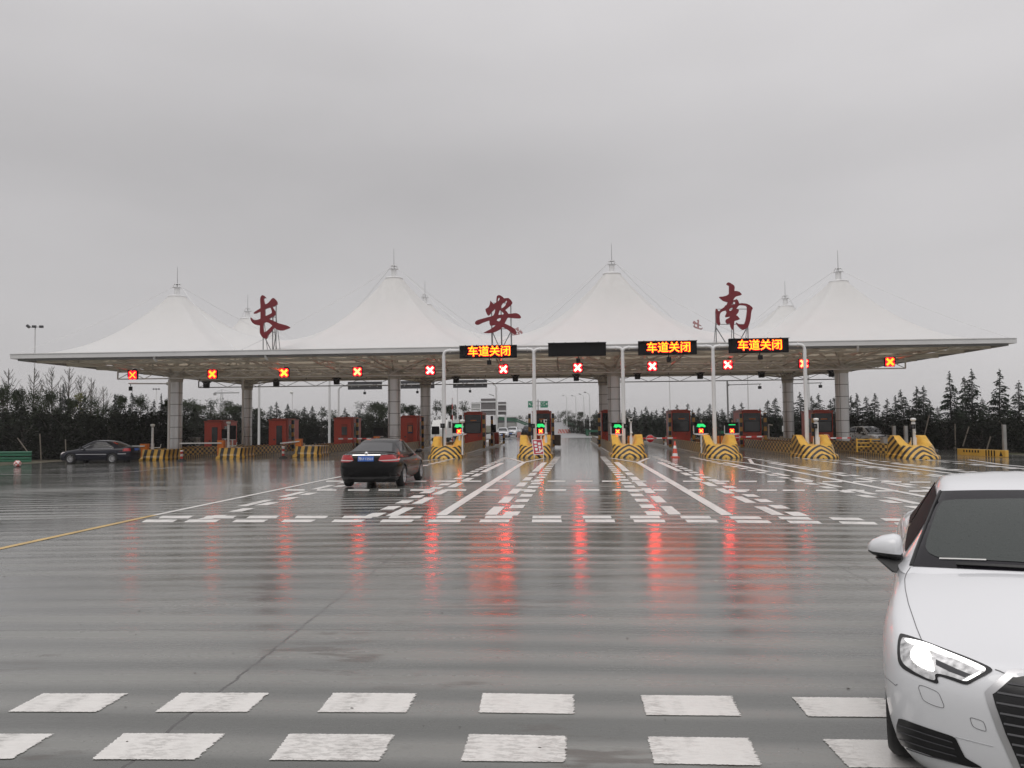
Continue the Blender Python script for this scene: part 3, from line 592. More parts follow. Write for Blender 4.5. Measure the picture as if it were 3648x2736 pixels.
# ================================================================== TOLL ISLANDS
IX = lambda k: 3.555 + 4.995 * k
nose_m = stripes('nose_stripes', lambda g, x, y, z: g.m('ADD', g.m('POWER', g.m('ADD', g.m('POWER', g.m('MULTIPLY', g.m('ABSOLUTE', x), .92), 1.35), g.m('POWER', g.m('ADD', z, .02), 1.35)), .74), g.m('MULTIPLY', y, .42)), .30, .53, dirt=.22)
kerb_m = stripes('kerb_stripes', lambda g, x, y, z: g.m('ADD', y, g.m('MULTIPLY', g.m('ABSOLUTE', x), .8)), .34, .5, a=(.52, .34, .09), b=(.04, .03, .022), dirt=.4)
tail_m = stripes('tail_stripes', lambda g, x, y, z: g.m('ADD', g.m('ADD', g.m('MULTIPLY', x, .95), g.m('MULTIPLY', y, .75)), g.m('MULTIPLY', z, -.28)), .42, .54, dirt=.25)
def checker(name, px_, pz, a, b, dirt=.4):
    m = mat(name, a, .35); g = NG(m); x, y, z = g.xyz()
    row = g.m('FLOOR', g.m('DIVIDE', z, pz)); u_ = g.m('ADD', g.m('ADD', y, x), g.m('MULTIPLY', row, px_ * .5))
    k = g.m('GREATER_THAN', g.m('FRACT', g.m('DIVIDE', u_, px_)), .5); fz = g.m('FRACT', g.m('DIVIDE', z, pz)); fu = g.m('FRACT', g.m('DIVIDE', u_, px_ * .5))
    n = g.noise(2.0, detail=6); c = g.mix(k, a, b); vm = g.node('ShaderNodeVectorMath', operation='SCALE'); g.put(vm.inputs[0], c); g.put(vm.inputs['Scale'], g.rng(n, .3, .7, 1 - dirt, 1.05)); g.put(g.b.inputs['Base Color'], vm.outputs[0])
    return m
chk_m = checker('checker_guard', .72, .165, (.66, .41, .085), (.03, .022, .018), .3)
post_m = stripes('post_stripes', lambda g, x, y, z: g.m('ADD', z, .1), .62, .5, a=(.50, .25, .03))
boom_m = stripes('boom_stripes', lambda g, x, y, z: x, .62, .5, a=(.68, .67, .66), b=(.55, .03, .03), dirt=.1)
bollard_m = stripes('bollard_stripes', lambda g, x, y, z: z, .30, .5, a=(.62, .60, .58), b=(.45, .03, .02), dirt=.15)
def make_nose(par):
    """horned ram: low rounded step, sloping striped prow, plain ramps rising to two horns"""
    n = 32; hw = .84
    def yf(x): return .55 * (abs(x) / hw) ** 3.2
    def zf(x): return .62 + .09 * max(0, 1 - abs(x) / .40) + .10 * smoothstep(.35, .84, abs(x))
    def zt(x): return .70 + .50 * smoothstep(.24, .52, abs(x))
    mb = MB(); vs = []; xs = [-hw + 2 * hw * i / n for i in range(n + 1)]
    for x in xs: vs += [(x * 1.16, yf(x) - .14, 0), (x * 1.15, yf(x) - .13, .15), (x * 1.10, yf(x) - .07, .205), (x * 1.02, yf(x) + .02, .22), (x * 1.0, yf(x) + .10, .34), (x, yf(x) + .30, zf(x) * .88), (x, yf(x) + .46, zf(x))]
    r_ = 7; mb.add(vs, [(i * r_ + j, (i + 1) * r_ + j, (i + 1) * r_ + j + 1, i * r_ + j + 1) for i in range(n) for j in range(r_ - 1)], 0, True)
    L_ = 2.5; top = []; fr_ = (0, .25, .5, .75, 1)
    def ty(x, q): return yf(x) + .46 + (1.75 - yf(x) - .46) * q
    def tz(x, q): return zf(x) + (zt(x) - zf(x)) * q ** 1.1
    for x in xs: top += [(x, ty(x, q), tz(x, q)) for q in fr_] + [(x, L_, zt(x))]
    mb.add(top, [(i * 6 + j, (i + 1) * 6 + j, (i + 1) * 6 + j + 1, i * 6 + j + 1) for i in range(n) for j in range(5)], 1, True)
    for s_ in (-1, 1):
        x = s_ * hw; y0 = yf(hw); sv = [(x * 1.16, y0 - .14, 0), (x * 1.15, y0 - .13, .15), (x * 1.02, y0 + .02, .22), (x, y0 + .10, .34), (x, y0 + .30, zf(hw) * .88), (x, y0 + .46, zf(hw))] + [(x, ty(hw, q), tz(hw, q)) for q in fr_[1:]] + [(x, L_, zt(hw)), (x, L_, .22), (x * 1.15, L_, .2), (x * 1.16, L_, 0)]
        mb.add(sv, [(0, 1, 12, 13), (1, 2, 11, 12), (2, 3, 4, 5, 6, 7, 8, 9, 10, 11)], 0)
    bk = [(x, L_, zt(x)) for x in xs] + [(hw, L_, 0), (-hw, L_, 0)]; mb.add(bk, [tuple(range(len(bk)))], 1)
    return mb.build('nose', [nose_m, M['yellow']], par, fix=False)
def kerb(par, y0, y1, hw=.86, name='kerb', m=None):
    mb = MB(); mb.prism([(-hw, 0), (-hw, .14), (-hw + .05, .19), (hw - .05, .19), (hw, .14), (hw, 0)], 'Y', y0, y1); return mb.build(name, m or kerb_m, par)
islandR = thing('toll_island', (0, 0, 0)); make_nose(islandR); kerb(islandR, 2.4, 33)
for s_ in (-1, 1):
    mb = MB(); mb.box((s_ * .78, 8.3, .46), (.09, 11.6, .52)); mb.box((s_ * .78, 8.3, .735), (.13, 11.64, .03)); mb.build('guard_panel', chk_m, islandR)
    mb = MB(); mb.box((s_ * .78, 24.5, .46), (.09, 11.0, .5)); mb.build('guard_panel', chk_m, islandR)
NOSEY = {-2: 43.6, -1: 42.6, 0: 42.3, 1: 42.5, 2: 42.6, 3: 42.2}
RDESC = {-2: 'leftmost horned toll island, beside the black sedan', -1: 'horned toll island with the red notice board before it', 0: 'horned toll island at the right of the open middle lane', 1: 'horned toll island between the tall cone and the short cone',
         2: 'horned toll island below the rightmost white sign pole', 3: 'last horned toll island on the right, with grey posts behind'}
ISL = {}
for k in range(-2, 4):
    t = islandR if k == -2 else copy_tree(islandR)
    t.location = (IX(k), NOSEY[k], gz(IX(k))); tag(t, 'yellow and black ' + RDESC[k], 'toll island', 'horned toll islands'); ISL[k] = t
# exit side: square striped tails
islandL = thing('toll_island', (0, 0, 0)); mb = MB(); hw = .84
pl = lambda q, y0: [(-hw * q, 2.2), (-hw * q, y0 + .35), (-hw * q + .12, y0 + .08), (-hw * q + .32, y0), (hw * q - .32, y0), (hw * q - .12, y0 + .08), (hw * q, y0 + .35), (hw * q, 2.2)]
rows_ = [(1.15, -.12, 0), (1.14, -.11, .13), (1.03, -.01, .20), (1.0, .03, .30), (1.0, .10, .66), (.97, .16, .70)]; vs = []
for (q, y0, z_) in rows_: vs += [(p[0], p[1], z_) for p in pl(q, y0)]
mb.add(vs, [(i * 8 + j, i * 8 + (j + 1) % 8, (i + 1) * 8 + (j + 1) % 8, (i + 1) * 8 + j) for i in range(5) for j in range(8)] + [tuple(range(40, 48))], 0); mb.build('tail_block', tail_m, islandL)
kerb(islandL, 2.1, 27)
for s_ in (-1, 1):
    mb = MB(); mb.box((s_ * .78, 7.6, .46), (.09, 10.6, .52)); mb.build('guard_panel', chk_m, islandL)
LDESC = {-6: 'square ended toll island behind the dark blue sedan', -5: 'square ended toll island with the pole and two black panels', -4: 'square ended toll island with the tilted barrier arm', -3: 'square ended toll island hidden behind the black sedan'}
TAILY = {-6: 50.2, -5: 50.4, -4: 50.6, -3: 50.8}
for k in range(-6, -2):
    t = islandL if k == -6 else copy_tree(islandL)
    t.location = (IX(k), TAILY[k], gz(IX(k))); tag(t, 'yellow and black ' + LDESC[k], 'toll island', 'square ended toll islands'); ISL[k] = t
# ------------------------------------------------------------------ booths
def make_booth(back):
    """front (road side) faces -Y; the exit booths show their backs"""
    b = thing('toll_booth', (0, 0, 0)); W_, D_, H_ = 1.34, 2.9, 2.30 if back else 2.46
    mb = MB(); mb.box((0, D_ / 2, H_ / 2), (W_, D_, H_)); mb.build('cabin', M['red_booth'], b, bevel=.03)
    mb = MB(); mb.box((0, D_ / 2, H_ + .05), (W_ + .06, D_ + .08, .11)); mb.box((0, D_ / 2, H_ + .13), (W_ - .3, D_ - .4, .08)); mb.build('roof', M['red_booth_dark'], b, bevel=.012)
    if not back:
        mb = MB(); mb.box((0, -.022, 1.74), (W_ - .14, .05, 1.30)); mb.build('front_panel', M['black_gloss'], b, bevel=.01)
        mb = MB(); mb.box((0, -.05, 1.43), (W_ - .30, .02, .70)); o = mb.build('window', M['glass_grey'], b); mb = MB()
        for s_ in (-1, 1): mb.box((s_ * (W_ / 2 - .13), -.055, 1.43), (.04, .03, .78))
        for s_ in (-1, 1): mb.box((0, -.055, 1.43 + s_ * .37), (W_ - .22, .03, .04))
        mb.build('frame', M['black'], o)
        mb = MB(); mb.box((.03, -.056, 1.97), (.44, .03, .07)); mb.build('name_strip', M['orange'], b)
        mb = MB()
        for s_ in (-1, 1): mb.box((s_ * .4, -.03, .85), (.05, .06, .07))
        mb.build('bracket', M['dark_grey'], b)
        mb = MB()
        for s_ in (-1, 1): mb.box((s_ * (W_ / 2 + .005), 1.3, 1.5), (.03, 1.3, 1.0))
        mb.build('side_window', M['glass_grey'], b)
    else:
        mb = MB(); mb.box((.14, -.012, 1.0), (.44, .03, 1.86)); o = mb.build('door', M['red_booth_dark'] if back == 2 else M['black_gloss'], b)
        if back == 2: mb = MB(); mb.box((.14, -.032, 1.42), (.40, .02, .62)); mb.build('frame', M['dark_grey'], o); mb = MB(); mb.box((.14, -.045, 1.42), (.32, .01, .54)); mb.build('pane', M['glass_grey'], o)
        mb = MB(); mb.box((W_ / 2 + .01, .9, 1.45), (.04, 1.1, 1.1)); mb.build('side_window', M['glass_grey'], b); mb = MB(); mb.box((-.24, -.02, .88), (.12, .05, .1)); mb.build('handle', M['dark_grey'], b)
        mb = MB(); mb.box((W_ / 2 + .10, .05, 1.3), (.12, .12, 2.3)); mb.build('corner_post', M['red_booth_dark'], b)
    return b
BY = 58.0; bR = make_booth(0); first = True
BD = {-2: 'red toll booth with black glass front on the leftmost horned island', -1: 'red toll booth with black glass front behind the red notice board', 0: 'red toll booth half hidden by the big column right of the open lane', 1: 'red toll booth with black front behind the tall traffic cone',
      2: 'red toll booth with black front behind the short cone island', 3: 'red toll booth with black front behind the rightmost white sign pole'}
for k in range(-2, 4):
    t = bR if first else copy_tree(bR); first = False; t.location = (IX(k) + .02, BY, gz(IX(k)) + .19); tag(t, BD[k], 'toll booth', 'booths on the horned islands')
BD2 = {-6: 'red toll booth from behind, right of the leftmost big column', -5: 'red toll booth from behind with a dark open door, mid left', -4: 'red toll booth from behind with a small grey door window', -3: 'red toll booth from behind with an orange paper in its door window'}
bA = make_booth(1); bB = make_booth(2)
for k, src in ((-6, bA), (-5, copy_tree(bA)), (-4, bB), (-3, copy_tree(bB))):
    src.location = (IX(k) + .02, 59.2, gz(IX(k)) + .19); tag(src, BD2[k], 'toll booth', 'booths seen from behind')
    if k == -3:
        mb = MB(); mb.box((.14, -.056, 1.46), (.28, .012, .42)); mb.build('paper', mat('paper_orange', (.60, .25, .13), .6, noise=.2), src); mb = MB(); mb.box((.14, -.056, 1.20), (.32, .012, .08)); mb.build('blue_strip', mat('blue_strip', (.02, .05, .18), .5), src)
# striped guard posts
def post(loc, h, label, w_=.19):
    mb = MB(); mb.box((0, 0, h / 2), (w_, w_, h)); o = mb.build('guard_post', post_m, None, bevel=.015); o.location = loc; return tag(o, label, 'post', 'striped booth posts')
NM = {-2: 'leftmost horned island', -1: 'booth behind the red notice', 0: 'booth half hidden by the column', 1: 'booth behind the tall cone', 2: 'booth left of the short cone lane', 3: 'booth behind the rightmost sign pole'}
for k in range(-2, 4):
    for s_ in (-1, 1):
        post((IX(k) + s_ * .84, BY - .45, gz(IX(k)) + .15), 2.42, 'yellow and black striped post %s the %s' % ('left of' if s_ < 0 else 'right of', NM[k].replace('leftmost horned island', 'booth on the leftmost horned island')))
for k, nm in ((-6, 'booth right of the leftmost column'), (-5, 'booth with the dark open door'), (-4, 'booth with the grey door window'), (-3, 'booth with the orange paper')):
    post((IX(k) + .98, 59.9, gz(IX(k)) + .15), 2.42, 'striped post behind the right corner of the ' + nm)
post((IX(-2) + .92, 63.5, gz(IX(-2)) + .15), 2.4, 'second striped post further back right of the leftmost horned island booth')
for px, lab in ((1795, 'short striped post at the far end of the leftmost horned island'),): 
    p = ap(px, 1560, 70.0); post((p.x, 70, gz(p.x) + .15), .9, lab)
mb = MB(); mb.box((0, 0, .5), (.5, .4, 1.0)); o = mb.build('cabinet', M['red_booth_dark'], None, bevel=.02); p = ap(1767, 1560, 67.5); o.location = (p.x, 67.5, gz(p.x) + .19); tag(o, 'dark red equipment cabinet at the far end of the leftmost horned island', 'cabinet')
# ------------------------------------------------------------------ lane displays (green car, red cross)
def display(px, py0, py1, wpx, Y, k, label, half=False):
    a = ap(px, py0, Y); b_ = ap(px, py1, Y); h = a.z - b_.z; w_ = wpx * Y / FPX; zc_ = (a.z + b_.z) / 2; zg = gz(a.x) + .19
    root = thing('lane_display', (a.x, Y, zg), label, 'display', 'green and red lane displays'); zc_ -= zg
    mb = MB(); mb.box((0, .07, zc_), (w_, .14, h)); mb.box((0, -.02, zc_ + h / 2 + .01), (w_ + .04, .18, .02)); mb.build('cabinet', M['led_face'], root)
    mb = MB(); mb.cyl((.02, .07, 0), (.02, .07, zc_ - h / 2 - .05), .055, 10); mb.prism([(-w_ / 2 - .05, zc_ - h / 2 - .035), (w_ / 2 + .05, zc_ - h / 2 - .035), (w_ / 2 + .02, zc_ - h / 2 - .075), (.14, zc_ - h / 2 - .13), (-.10, zc_ - h / 2 - .13), (-w_ / 2 - .02, zc_ - h / 2 - .075)], 'Y', .0, .14)
    mb.box((-w_ / 2 - .035, .06, zc_ - .1), (.03, .1, h * .8)); mb.build('stand', M['white_steel'], root)
    if half: G_ = [[(-.18, .26), (.20, .26), (.20, .20), (-.18, .20)]]
    else: G_ = [[(-.20, .29), (-.17, .31), (.12, .31), (.18, .26), (.22, .20), (.26, .16), (.26, .08), (.22, .05), (.17, .03), (.12, .07), (.05, .10), (-.02, .08), (-.06, .045), (-.12, .03), (-.16, .07), (-.26, .10), (-.26, .13), (-.20, .16), (-.22, .22)]]
    mb = MB()
    for P in G_: mb.prism([(a_ * w_ / .75, zc_ + b2 * h / .78 + .0) for a_, b2 in P], 'Y', -.012, -.001)
    mb.build('green_car_icon', M['led_green'], root)
    sq = .115; zx = zc_ - h * .30; mb = MB(); mb.box((0, -.006, zx), (sq * 2.1, .01, sq * 2.0)); mb.build('red_glow_face', M['led_red'], root); mb = MB()
    for s_ in (-1, 1): mb.bar((-sq * .75, -.016 - .004 * (s_ > 0), zx - s_ * sq * .75), (sq * .75, -.016 - .004 * (s_ > 0), zx + s_ * sq * .75), .008, .048)
    mb.build('cross', M['led_x_yellow'], root)
    mb = MB(); mb.cyl((.03, .06, zc_ + h / 2), (.03, .06, zc_ + h / 2 + .14), .035, 8); mb.build('beacon', mat('beacon', (.35, .22, .14), .3) if 'beacon' not in bpy.data.materials else bpy.data.materials['beacon'], root)
display(1635, 1508, 1543, 48, 44.9, -2, 'green and red lane display on the leftmost horned island')
display(1926, 1506, 1543, 44, 44.4, -1, 'green and red lane display partly behind the second white sign pole')
display(2200, 1508, 1544, 42, 44.3, 0, 'green and red lane display before the column right of the open lane')
display(2497, 1506, 1542, 46, 44.5, 1, 'lane display with a full green car icon, left of the fourth sign pole')
display(2607, 1506, 1542, 46, 46.6, 2, 'lane display showing only a short green bar above its red cross', half=True)
# plain black panels seen from behind
def panel(px0, px1, py0, py1, Y, label, stand=True):
    a = ap(px0, py0, Y); b_ = ap(px1, py1, Y); zg = gz(a.x) + .19; w_ = b_.x - a.x; h = a.z - b_.z; root = thing('display_panel', ((a.x + b_.x) / 2, Y, zg), label, 'display', 'dark panels seen from behind')
    mb = MB(); mb.box((0, 0, (a.z + b_.z) / 2 - zg), (w_, .13, h)); mb.build('cabinet', M['led_face'], root, bevel=.01)
    mb = MB(); mb.cyl((0, .02, 0), (0, .02, b_.z - zg), .05, 8); mb.box((0, .0, b_.z - zg - .03), (w_ * .9, .1, .035)); mb.build('stand', M['white_steel'], root)
panel(791, 814, 1529, 1562, 53.0, 'dark panel left of the camera pole by the leftmost red booth')
panel(816, 840, 1516, 1565, 52.8, 'dark panel right of the camera pole by the leftmost red booth')
panel(1331, 1367, 1524, 1553, 52.0, 'dark panel above the roof of the black sedan')
panel(1538, 1565, 1519, 1547, 52.0, 'dark panel left of the leftmost white sign pole')
panel(1749, 1767, 1513, 1540, 61.0, 'small dark panel far right of the leftmost horned island booth')
# ------------------------------------------------------------------ sign gantries and LED boards
GY = 44.3
PXP = [(1582, -2), (1904, -1), (2221, 0), (2544, 1), (2872, 2)]
GD = ['leftmost white sign pole with a single arm to the right', 'second white sign pole from the left with arms both ways', 'third white sign pole beside the big column, arms both ways', 'fourth white sign pole with arms both ways', 'rightmost white sign pole with a single arm to the left']
zarm = {}
BOARDS = [(1637, 1841, 1230, 1276.5, 1), (1953, 2159, 1220, 1270, 0), (2274, 2482.6, 1214, 1265, 1), (2597, 2810, 1205, 1257.5, 1)]
for i, (px, k) in enumerate(PXP):
    X = XP(px, GY, 1450); zg = gz(X) + .19; za = [1250, 1244, 1239, 1233, 1228][i]; zz = ZP(px, za, GY) - zg; r_ = .098
    root = thing('sign_gantry', (X, GY, zg), GD[i], 'sign pole', 'white sign poles on the islands'); mb = MB()
    mb.cyl((0, 0, 0), (0, 0, zz - .28), r_ + .012, 14, r2=r_); mb.lathe((0, 0, 0), [(.2, 0), (.2, .03), (.12, .03), (.12, .25)], 14); mb.build('pole', M['white_steel'], root); mb = MB()
    for s_, bi in ((-1, i - 1), (1, i)):
        if 0 <= bi < 4:
            bx = BOARDS[bi]; xe = XP(bx[0] if s_ > 0 else bx[1], GY, 1245) - X + s_ * .12
            mb.tube([(0, 0, zz - .34), (0, 0, zz - .22), (s_ * .04, 0, zz - .10), (s_ * .13, 0, zz - .02), (s_ * .25, 0, zz), (xe, 0, zz)], r_ * .86, 12)
            mb.lathe((s_ * .36, 0, zz), [(.09, -.03), (.125, -.02), (.125, .02), (.09, .03)], 12, axis='X')
    mb.build('arm', M['white_steel'], root)
def text_mesh(s, size, name, offset=0.0):
    cu = bpy.data.curves.new(name, 'FONT'); cu.body = s; cu.size = size; cu.align_x = 'CENTER'; cu.align_y = 'CENTER'; cu.offset = offset; cu.extrude = .004; cu.resolution_u = 2
    o = bpy.data.objects.new(name, cu); COL.objects.link(o); bpy.context.view_layer.update(); dg = bpy.context.evaluated_depsgraph_get(); me = bpy.data.meshes.new_from_object(o.evaluated_get(dg)); bpy.data.objects.remove(o); bpy.data.curves.remove(cu); return me
BLD = ['lit board reading 车道关闭, leftmost, under the middle roof character', 'blank dark board left of the third big column', 'lit board reading 车道关闭, middle one, right of the third big column', 'lit board reading 车道关闭, rightmost, under the right roof character']
for (x0, x1, y0, y1, lit), lab in zip(BOARDS, BLD):
    a = ap(x0, (y0 + y1) / 2 + 2, GY - .16); b_ = ap(x1, (y0 + y1) / 2 - 2, GY - .16); w_ = (b_ - a).length; h = (y1 - y0) * .93 * GY / FPX; c = (a + b_) / 2; root = thing('led_sign', c, lab, 'LED sign', 'LED boards over the lanes')
    mb = MB(); mb.box((0, .1, 0), (w_, .2, h)); mb.build('cabinet', M['led_face'], root, bevel=.012); mb = MB(); mb.box((0, -.02, h / 2 + .008), (w_ + .03, .26, .02))
    for t in (-.4, -.2, .15, .37): mb.box((w_ * t, .05, h / 2 + .035), (.05, .05, .05))
    mb.build('top_trim', M['dark_grey'], root)
    if lit:
        me = text_mesh('车道关闭', .605, 'led_text', offset=.003); me.materials.append(M['led_text']); o = link('led_text', me, root); o.rotation_euler = (R(90), 0, 0); o.location = (.02 * w_, -.012, .0)
        me = text_mesh('车道关闭', .605, 'led_halo', offset=.024); me.materials.append(M['led_red']); o = link('led_text_halo', me, root); o.rotation_euler = (R(90), 0, 0); o.location = (.02 * w_, -.004, -.012)  # camera halo of the lit characters, built as a wider red emitting copy
    mb = MB(); mb.cyl((.05 * w_ - .1, .08, -h / 2), (.05 * w_ - .1, .08, -h / 2 - .12), .03, 6); mb.box((.05 * w_ - .1, .0, -h / 2 - .26), (.23, .22, .25)); mb.build('floodlight', M['black'], root, bevel=.015)
# far side boards (backs)
FYB = 84.0
for i, (x0, x1, y0, y1) in enumerate([(1239, 1360, 1359, 1388.5), (1427, 1547, 1356, 1385), (1614, 1735, 1353, 1382)]):
    a = ap(x0, (y0 + y1) / 2, FYB); b_ = ap(x1, (y0 + y1) / 2, FYB); w_ = b_.x - a.x; h = (y1 - y0) * FYB / FPX; c = (a + b_) / 2
    root = thing('led_sign', c, ['dark back of a far board left of the second big column', 'dark back of a far board between the second big columns', 'dark back of a far board inside the first sign pole bay'][i], 'LED sign', 'far boards seen from behind')
    mb = MB(); mb.box((0, .1, h * .27), (w_, .16, h * .44)); mb.box((0, .1, -h * .27), (w_, .16, h * .40)); mb.build('cabinet', M['dark_grey'], root)
    mb = MB()
    for t in (-.39, -.18, .15, .37): mb.box((w_ * t, -.02, -h * .02), (.06, .06, h * .3))
    mb.cyl((-w_ / 2 - .9, 0, h * .02), (w_ / 2 + .9, 0, h * .02), .085, 8); mb.build('support_arm', M['white_steel'], root)
    mb = MB(); mb.cyl((0, 0, -h / 2), (0, 0, -h / 2 - .2), .03, 6); mb.box((0, 0, -h / 2 - .36), (.24, .22, .26)); mb.build('floodlight', M['black'], root)
FD = ['tall white far pole between the left booths and the first far board', 'tall white far pole behind the second big column', 'white far pole just left of the first sign pole', 'tall white far pole under the right end of the third far board']
for i, (px, yt) in enumerate([(1206, 1377), (1398, 1374), (1577, 1371), (1769, 1368)]):
    X = XP(px, FYB, 1450); zz = ZP(px, yt, FYB); o = MB().tube([(0, 0, -.3), (0, 0, zz - .35 - gz(X)), (.1 if i < 3 else -.1, 0, zz - .1 - gz(X)), (.35 if i < 3 else -.35, 0, zz - gz(X))], .10, 10).build('sign_gantry', M['white_steel']); o.location = (X, FYB, gz(X)); tag(o, FD[i], 'sign pole', 'far white sign poles')
# ------------------------------------------------------------------ flash boxes, cameras
def flashbox(px, py, pyb, Y, label, s=.24):
    p = ap(px, py, Y); zg = gz(p.x) + .19; root = thing('flash_unit', (p.x, Y, zg), label, 'flash light', 'black flash lights on the islands')
    mb = MB(); mb.cyl((0, .06, 0), (0, .06, p.z - zg), .032, 8); mb.box((0, .06, .03), (.12, .12, .06)); mb.build('pole', M['black'], root)
    mb = MB(); mb.box((0, 0, p.z - zg), (s, .18, s)); mb.box((0, -.08, p.z - zg + s / 2), (s + .02, .12, .02)); mb.build('lamp_box', M['black'], root, bevel=.012)
    mb = MB(); mb.lathe((0, -.092, p.z - zg), [(0, -.012), (s * .26, -.012), (s * .3, 0)], 16, axis='Y'); mb.build('lens', M['dark_grey'], root)
FB = ['black flash light left of the leftmost sign pole', 'black flash light at the second sign pole', 'black flash light at the third sign pole', 'black flash light right of the fourth sign pole', 'black flash light with the white camera by the rightmost sign pole', 'black flash light on the last horned island']
for i, (px, py, Y) in enumerate([(1577, 1517, 44.0), (1898, 1518, 43.9), (2230, 1518, 43.5), (2565, 1517, 43.6), (2902, 1518, 43.7), (3250, 1520, 43.3)]): flashbox(px, py, 0, Y, FB[i])
def cctv(px, py, Y, label, kind='bullet', arms=False, rad=.045, thick=None):
    p = ap(px, py, Y); zg = gz(p.x) + (.19 if abs(p.x) < 60 else 0); z_ = p.z - zg; root = thing('camera_pole', (p.x, Y, zg), label, 'camera pole', 'white camera poles on the islands')
    mb = MB(); mb.cyl((0, 0, 0), (0, 0, z_ - .12), rad, 10); mb.cyl((0, 0, 0), (0, 0, .9), rad * 1.45, 10)
    if arms: mb.bar((-.42, 0, .62), (.52, 0, .62), .05); mb.tube([(.40, 0, .62), (.55, 0, .66), (.58, 0, .86)], .02, 6); mb.lathe((.0, -.02, .45), [(0, 0), (.08, .02), (.1, .1), (.06, .16)], 10)
    mb.build('pole', M['white_steel'], root); mb = MB()
    if kind == 'bullet': mb.box((-.02, -.05, z_), (.17, .34, .15)); mb.box((-.02, -.05, z_ + .085), (.2, .40, .02)); mb.cyl((0, 0, z_ - .13), (0, 0, z_ - .06), .05, 8)
    else: mb.lathe((0, 0, z_), [(0, -.10), (.09, -.08), (.13, -.02), (.15, .03), (.12, .09), (0, .11)], 14)
    mb.build('camera', M['white'], root, bevel=.012 if kind == 'bullet' else 0)
    if kind == 'bullet': mb = MB(); mb.lathe((.0, -.222, z_), [(0, -.01), (.055, -.01), (.062, 0)], 14, axis='Y'); mb.build('lens', M['black_gloss'], root)
    mb = MB(); mb.lathe((.02, -.05, z_ - .72), [(0, 0), (.075, .02), (.075, .09), (.05, .12)], 12, axis='Z'); mb.build('speaker', M['white'], root)
cctv(544, 1516, 51.4, 'white camera pole with a side arm behind the dark blue sedan', 'dome', True, .075)
cctv(814, 1507, 51.6, 'white camera pole between the two dark panels', 'dome', True, .075)
cctv(1647, 1501, 44.0, 'thin white camera pole in front of the green display, leftmost horned island', 'dome', False, .035)
cctv(1944, 1501, 43.6, 'white box camera on a pole right of the second sign pole', 'bullet', False, .055)
cctv(2247, 1498, 43.3, 'white box camera on a pole right of the third sign pole', 'bullet', False, .055)
cctv(2907, 1496, 43.9, 'white camera on a stout pole right of the rightmost sign pole', 'dome', False, .12)
cctv(3253, 1496, 43.6, 'white camera on a pole on the last horned island', 'dome', False, .10)
# ------------------------------------------------------------------ barriers
def barrier_box(px0, px1, py0, k, Y, x_end, pyb, label, tilt=0, boomm=None, arml='boom'):
    a = ap(px0, py0, Y); b_ = ap(px1, py0, Y); X = (a.x + b_.x) / 2; zb_ = gz(X) + .19; root = thing('barrier_gate', (X, Y, zb_), label, 'barrier', 'barrier gates of the exit lanes')
    mb = MB(); mb.box((0, 0, (a.z - zb_) / 2), (b_.x - a.x, .36, a.z - zb_)); mb.box((0, 0, a.z - zb_ + .015), (b_.x - a.x + .04, .40, .03)); mb.build('motor_box', M['orange'], root, bevel=.015)
    zz = ZP(px0, pyb, Y) - zb_; xe = XP(x_end, Y, pyb) - X; mb = MB(); mb.bar((.1, -.22, zz), (xe, -.22, zz + tilt), .09, .075); mb.build('boom', boomm or M['white'], root)
barrier_box(504, 528, 1583, -6, 51.2, 420, 1589, 'orange barrier gate with a white arm behind the dark blue sedan')
barrier_box(778, 800, 1570, -5, 51.4, 647, 1578, 'orange barrier gate with a white arm before the leftmost red booth')
barrier_box(1055, 1076, 1565, -4, 51.4, 1003, 1572, 'orange barrier gate with a short drooping white arm', tilt=-.12)
barrier_box(1333, 1352, 1556, -3, 51.8, 1198, 1562, 'barrier gate with a red and white arm over the black sedan', boomm=boom_m)
mb = MB(); mb.box((0, 0, .42), (.34, .36, .84)); o = mb.build('motor_cabinet', M['orange'], None, bevel=.015); p = ap(1376, 1556, 51.9); o.location = (p.x, 51.9, gz(p.x) + .19); tag(o, 'small orange cabinet left of the second big column foot', 'cabinet')
def stop_arm(px, py, xa, xb, ya, yb, Y, label):
    p = ap(px, py, Y); a = ap(xa, ya, Y); b_ = ap(xb, yb, Y); zg = gz(a.x) + .19; root = thing('barrier_gate', (a.x, Y, zg), label, 'barrier', 'closed lane barriers with a round sign'); o_ = root.location
    mb = MB(); mb.box((-.25, 0, .45), (.34, .36, .9)); mb.build('motor_box', M['orange'], root, bevel=.015)
    mb = MB(); mb.bar(Vector((a.x, Y, a.z)) - o_, Vector((b_.x, Y, b_.z)) - o_, .07, .075); mb.build('boom', boom_m, root)
    c = Vector((p.x, Y - .06, p.z)) - o_; rr = 13.2 * Y / FPX; mb = MB(); mb.lathe(c, [(0, -.012), (rr, -.012), (rr, .012), (0, .012)], 28, axis='Y'); d = mb.build('stop_disc', M['pure_red'], root)
    mb = MB(); mb.box((c.x, c.y - .016, c.z), (rr * 1.75, .008, rr * .22)); mb.build('white_bar', M['white'], d); mb = MB(); mb.lathe(c, [(rr, -.014), (rr * 1.06, -.014), (rr * 1.06, .01), (rr, .01)], 28, axis='Y'); mb.build('rim', M['white'], d)
stop_arm(2316, 1563, 2262, 2410, 1562, 1560, 46.8, 'striped barrier arm with a red no entry disc, left of the tall cone')
stop_arm(2620, 1559, 2580, 2720, 1558, 1555, 47.3, 'striped barrier arm with a red no entry disc beside the short cone island')
stop_arm(2941, 1561, 2920, 3030, 1561, 1560, 47.2, 'striped barrier arm with a red no entry disc right of the rightmost sign pole')
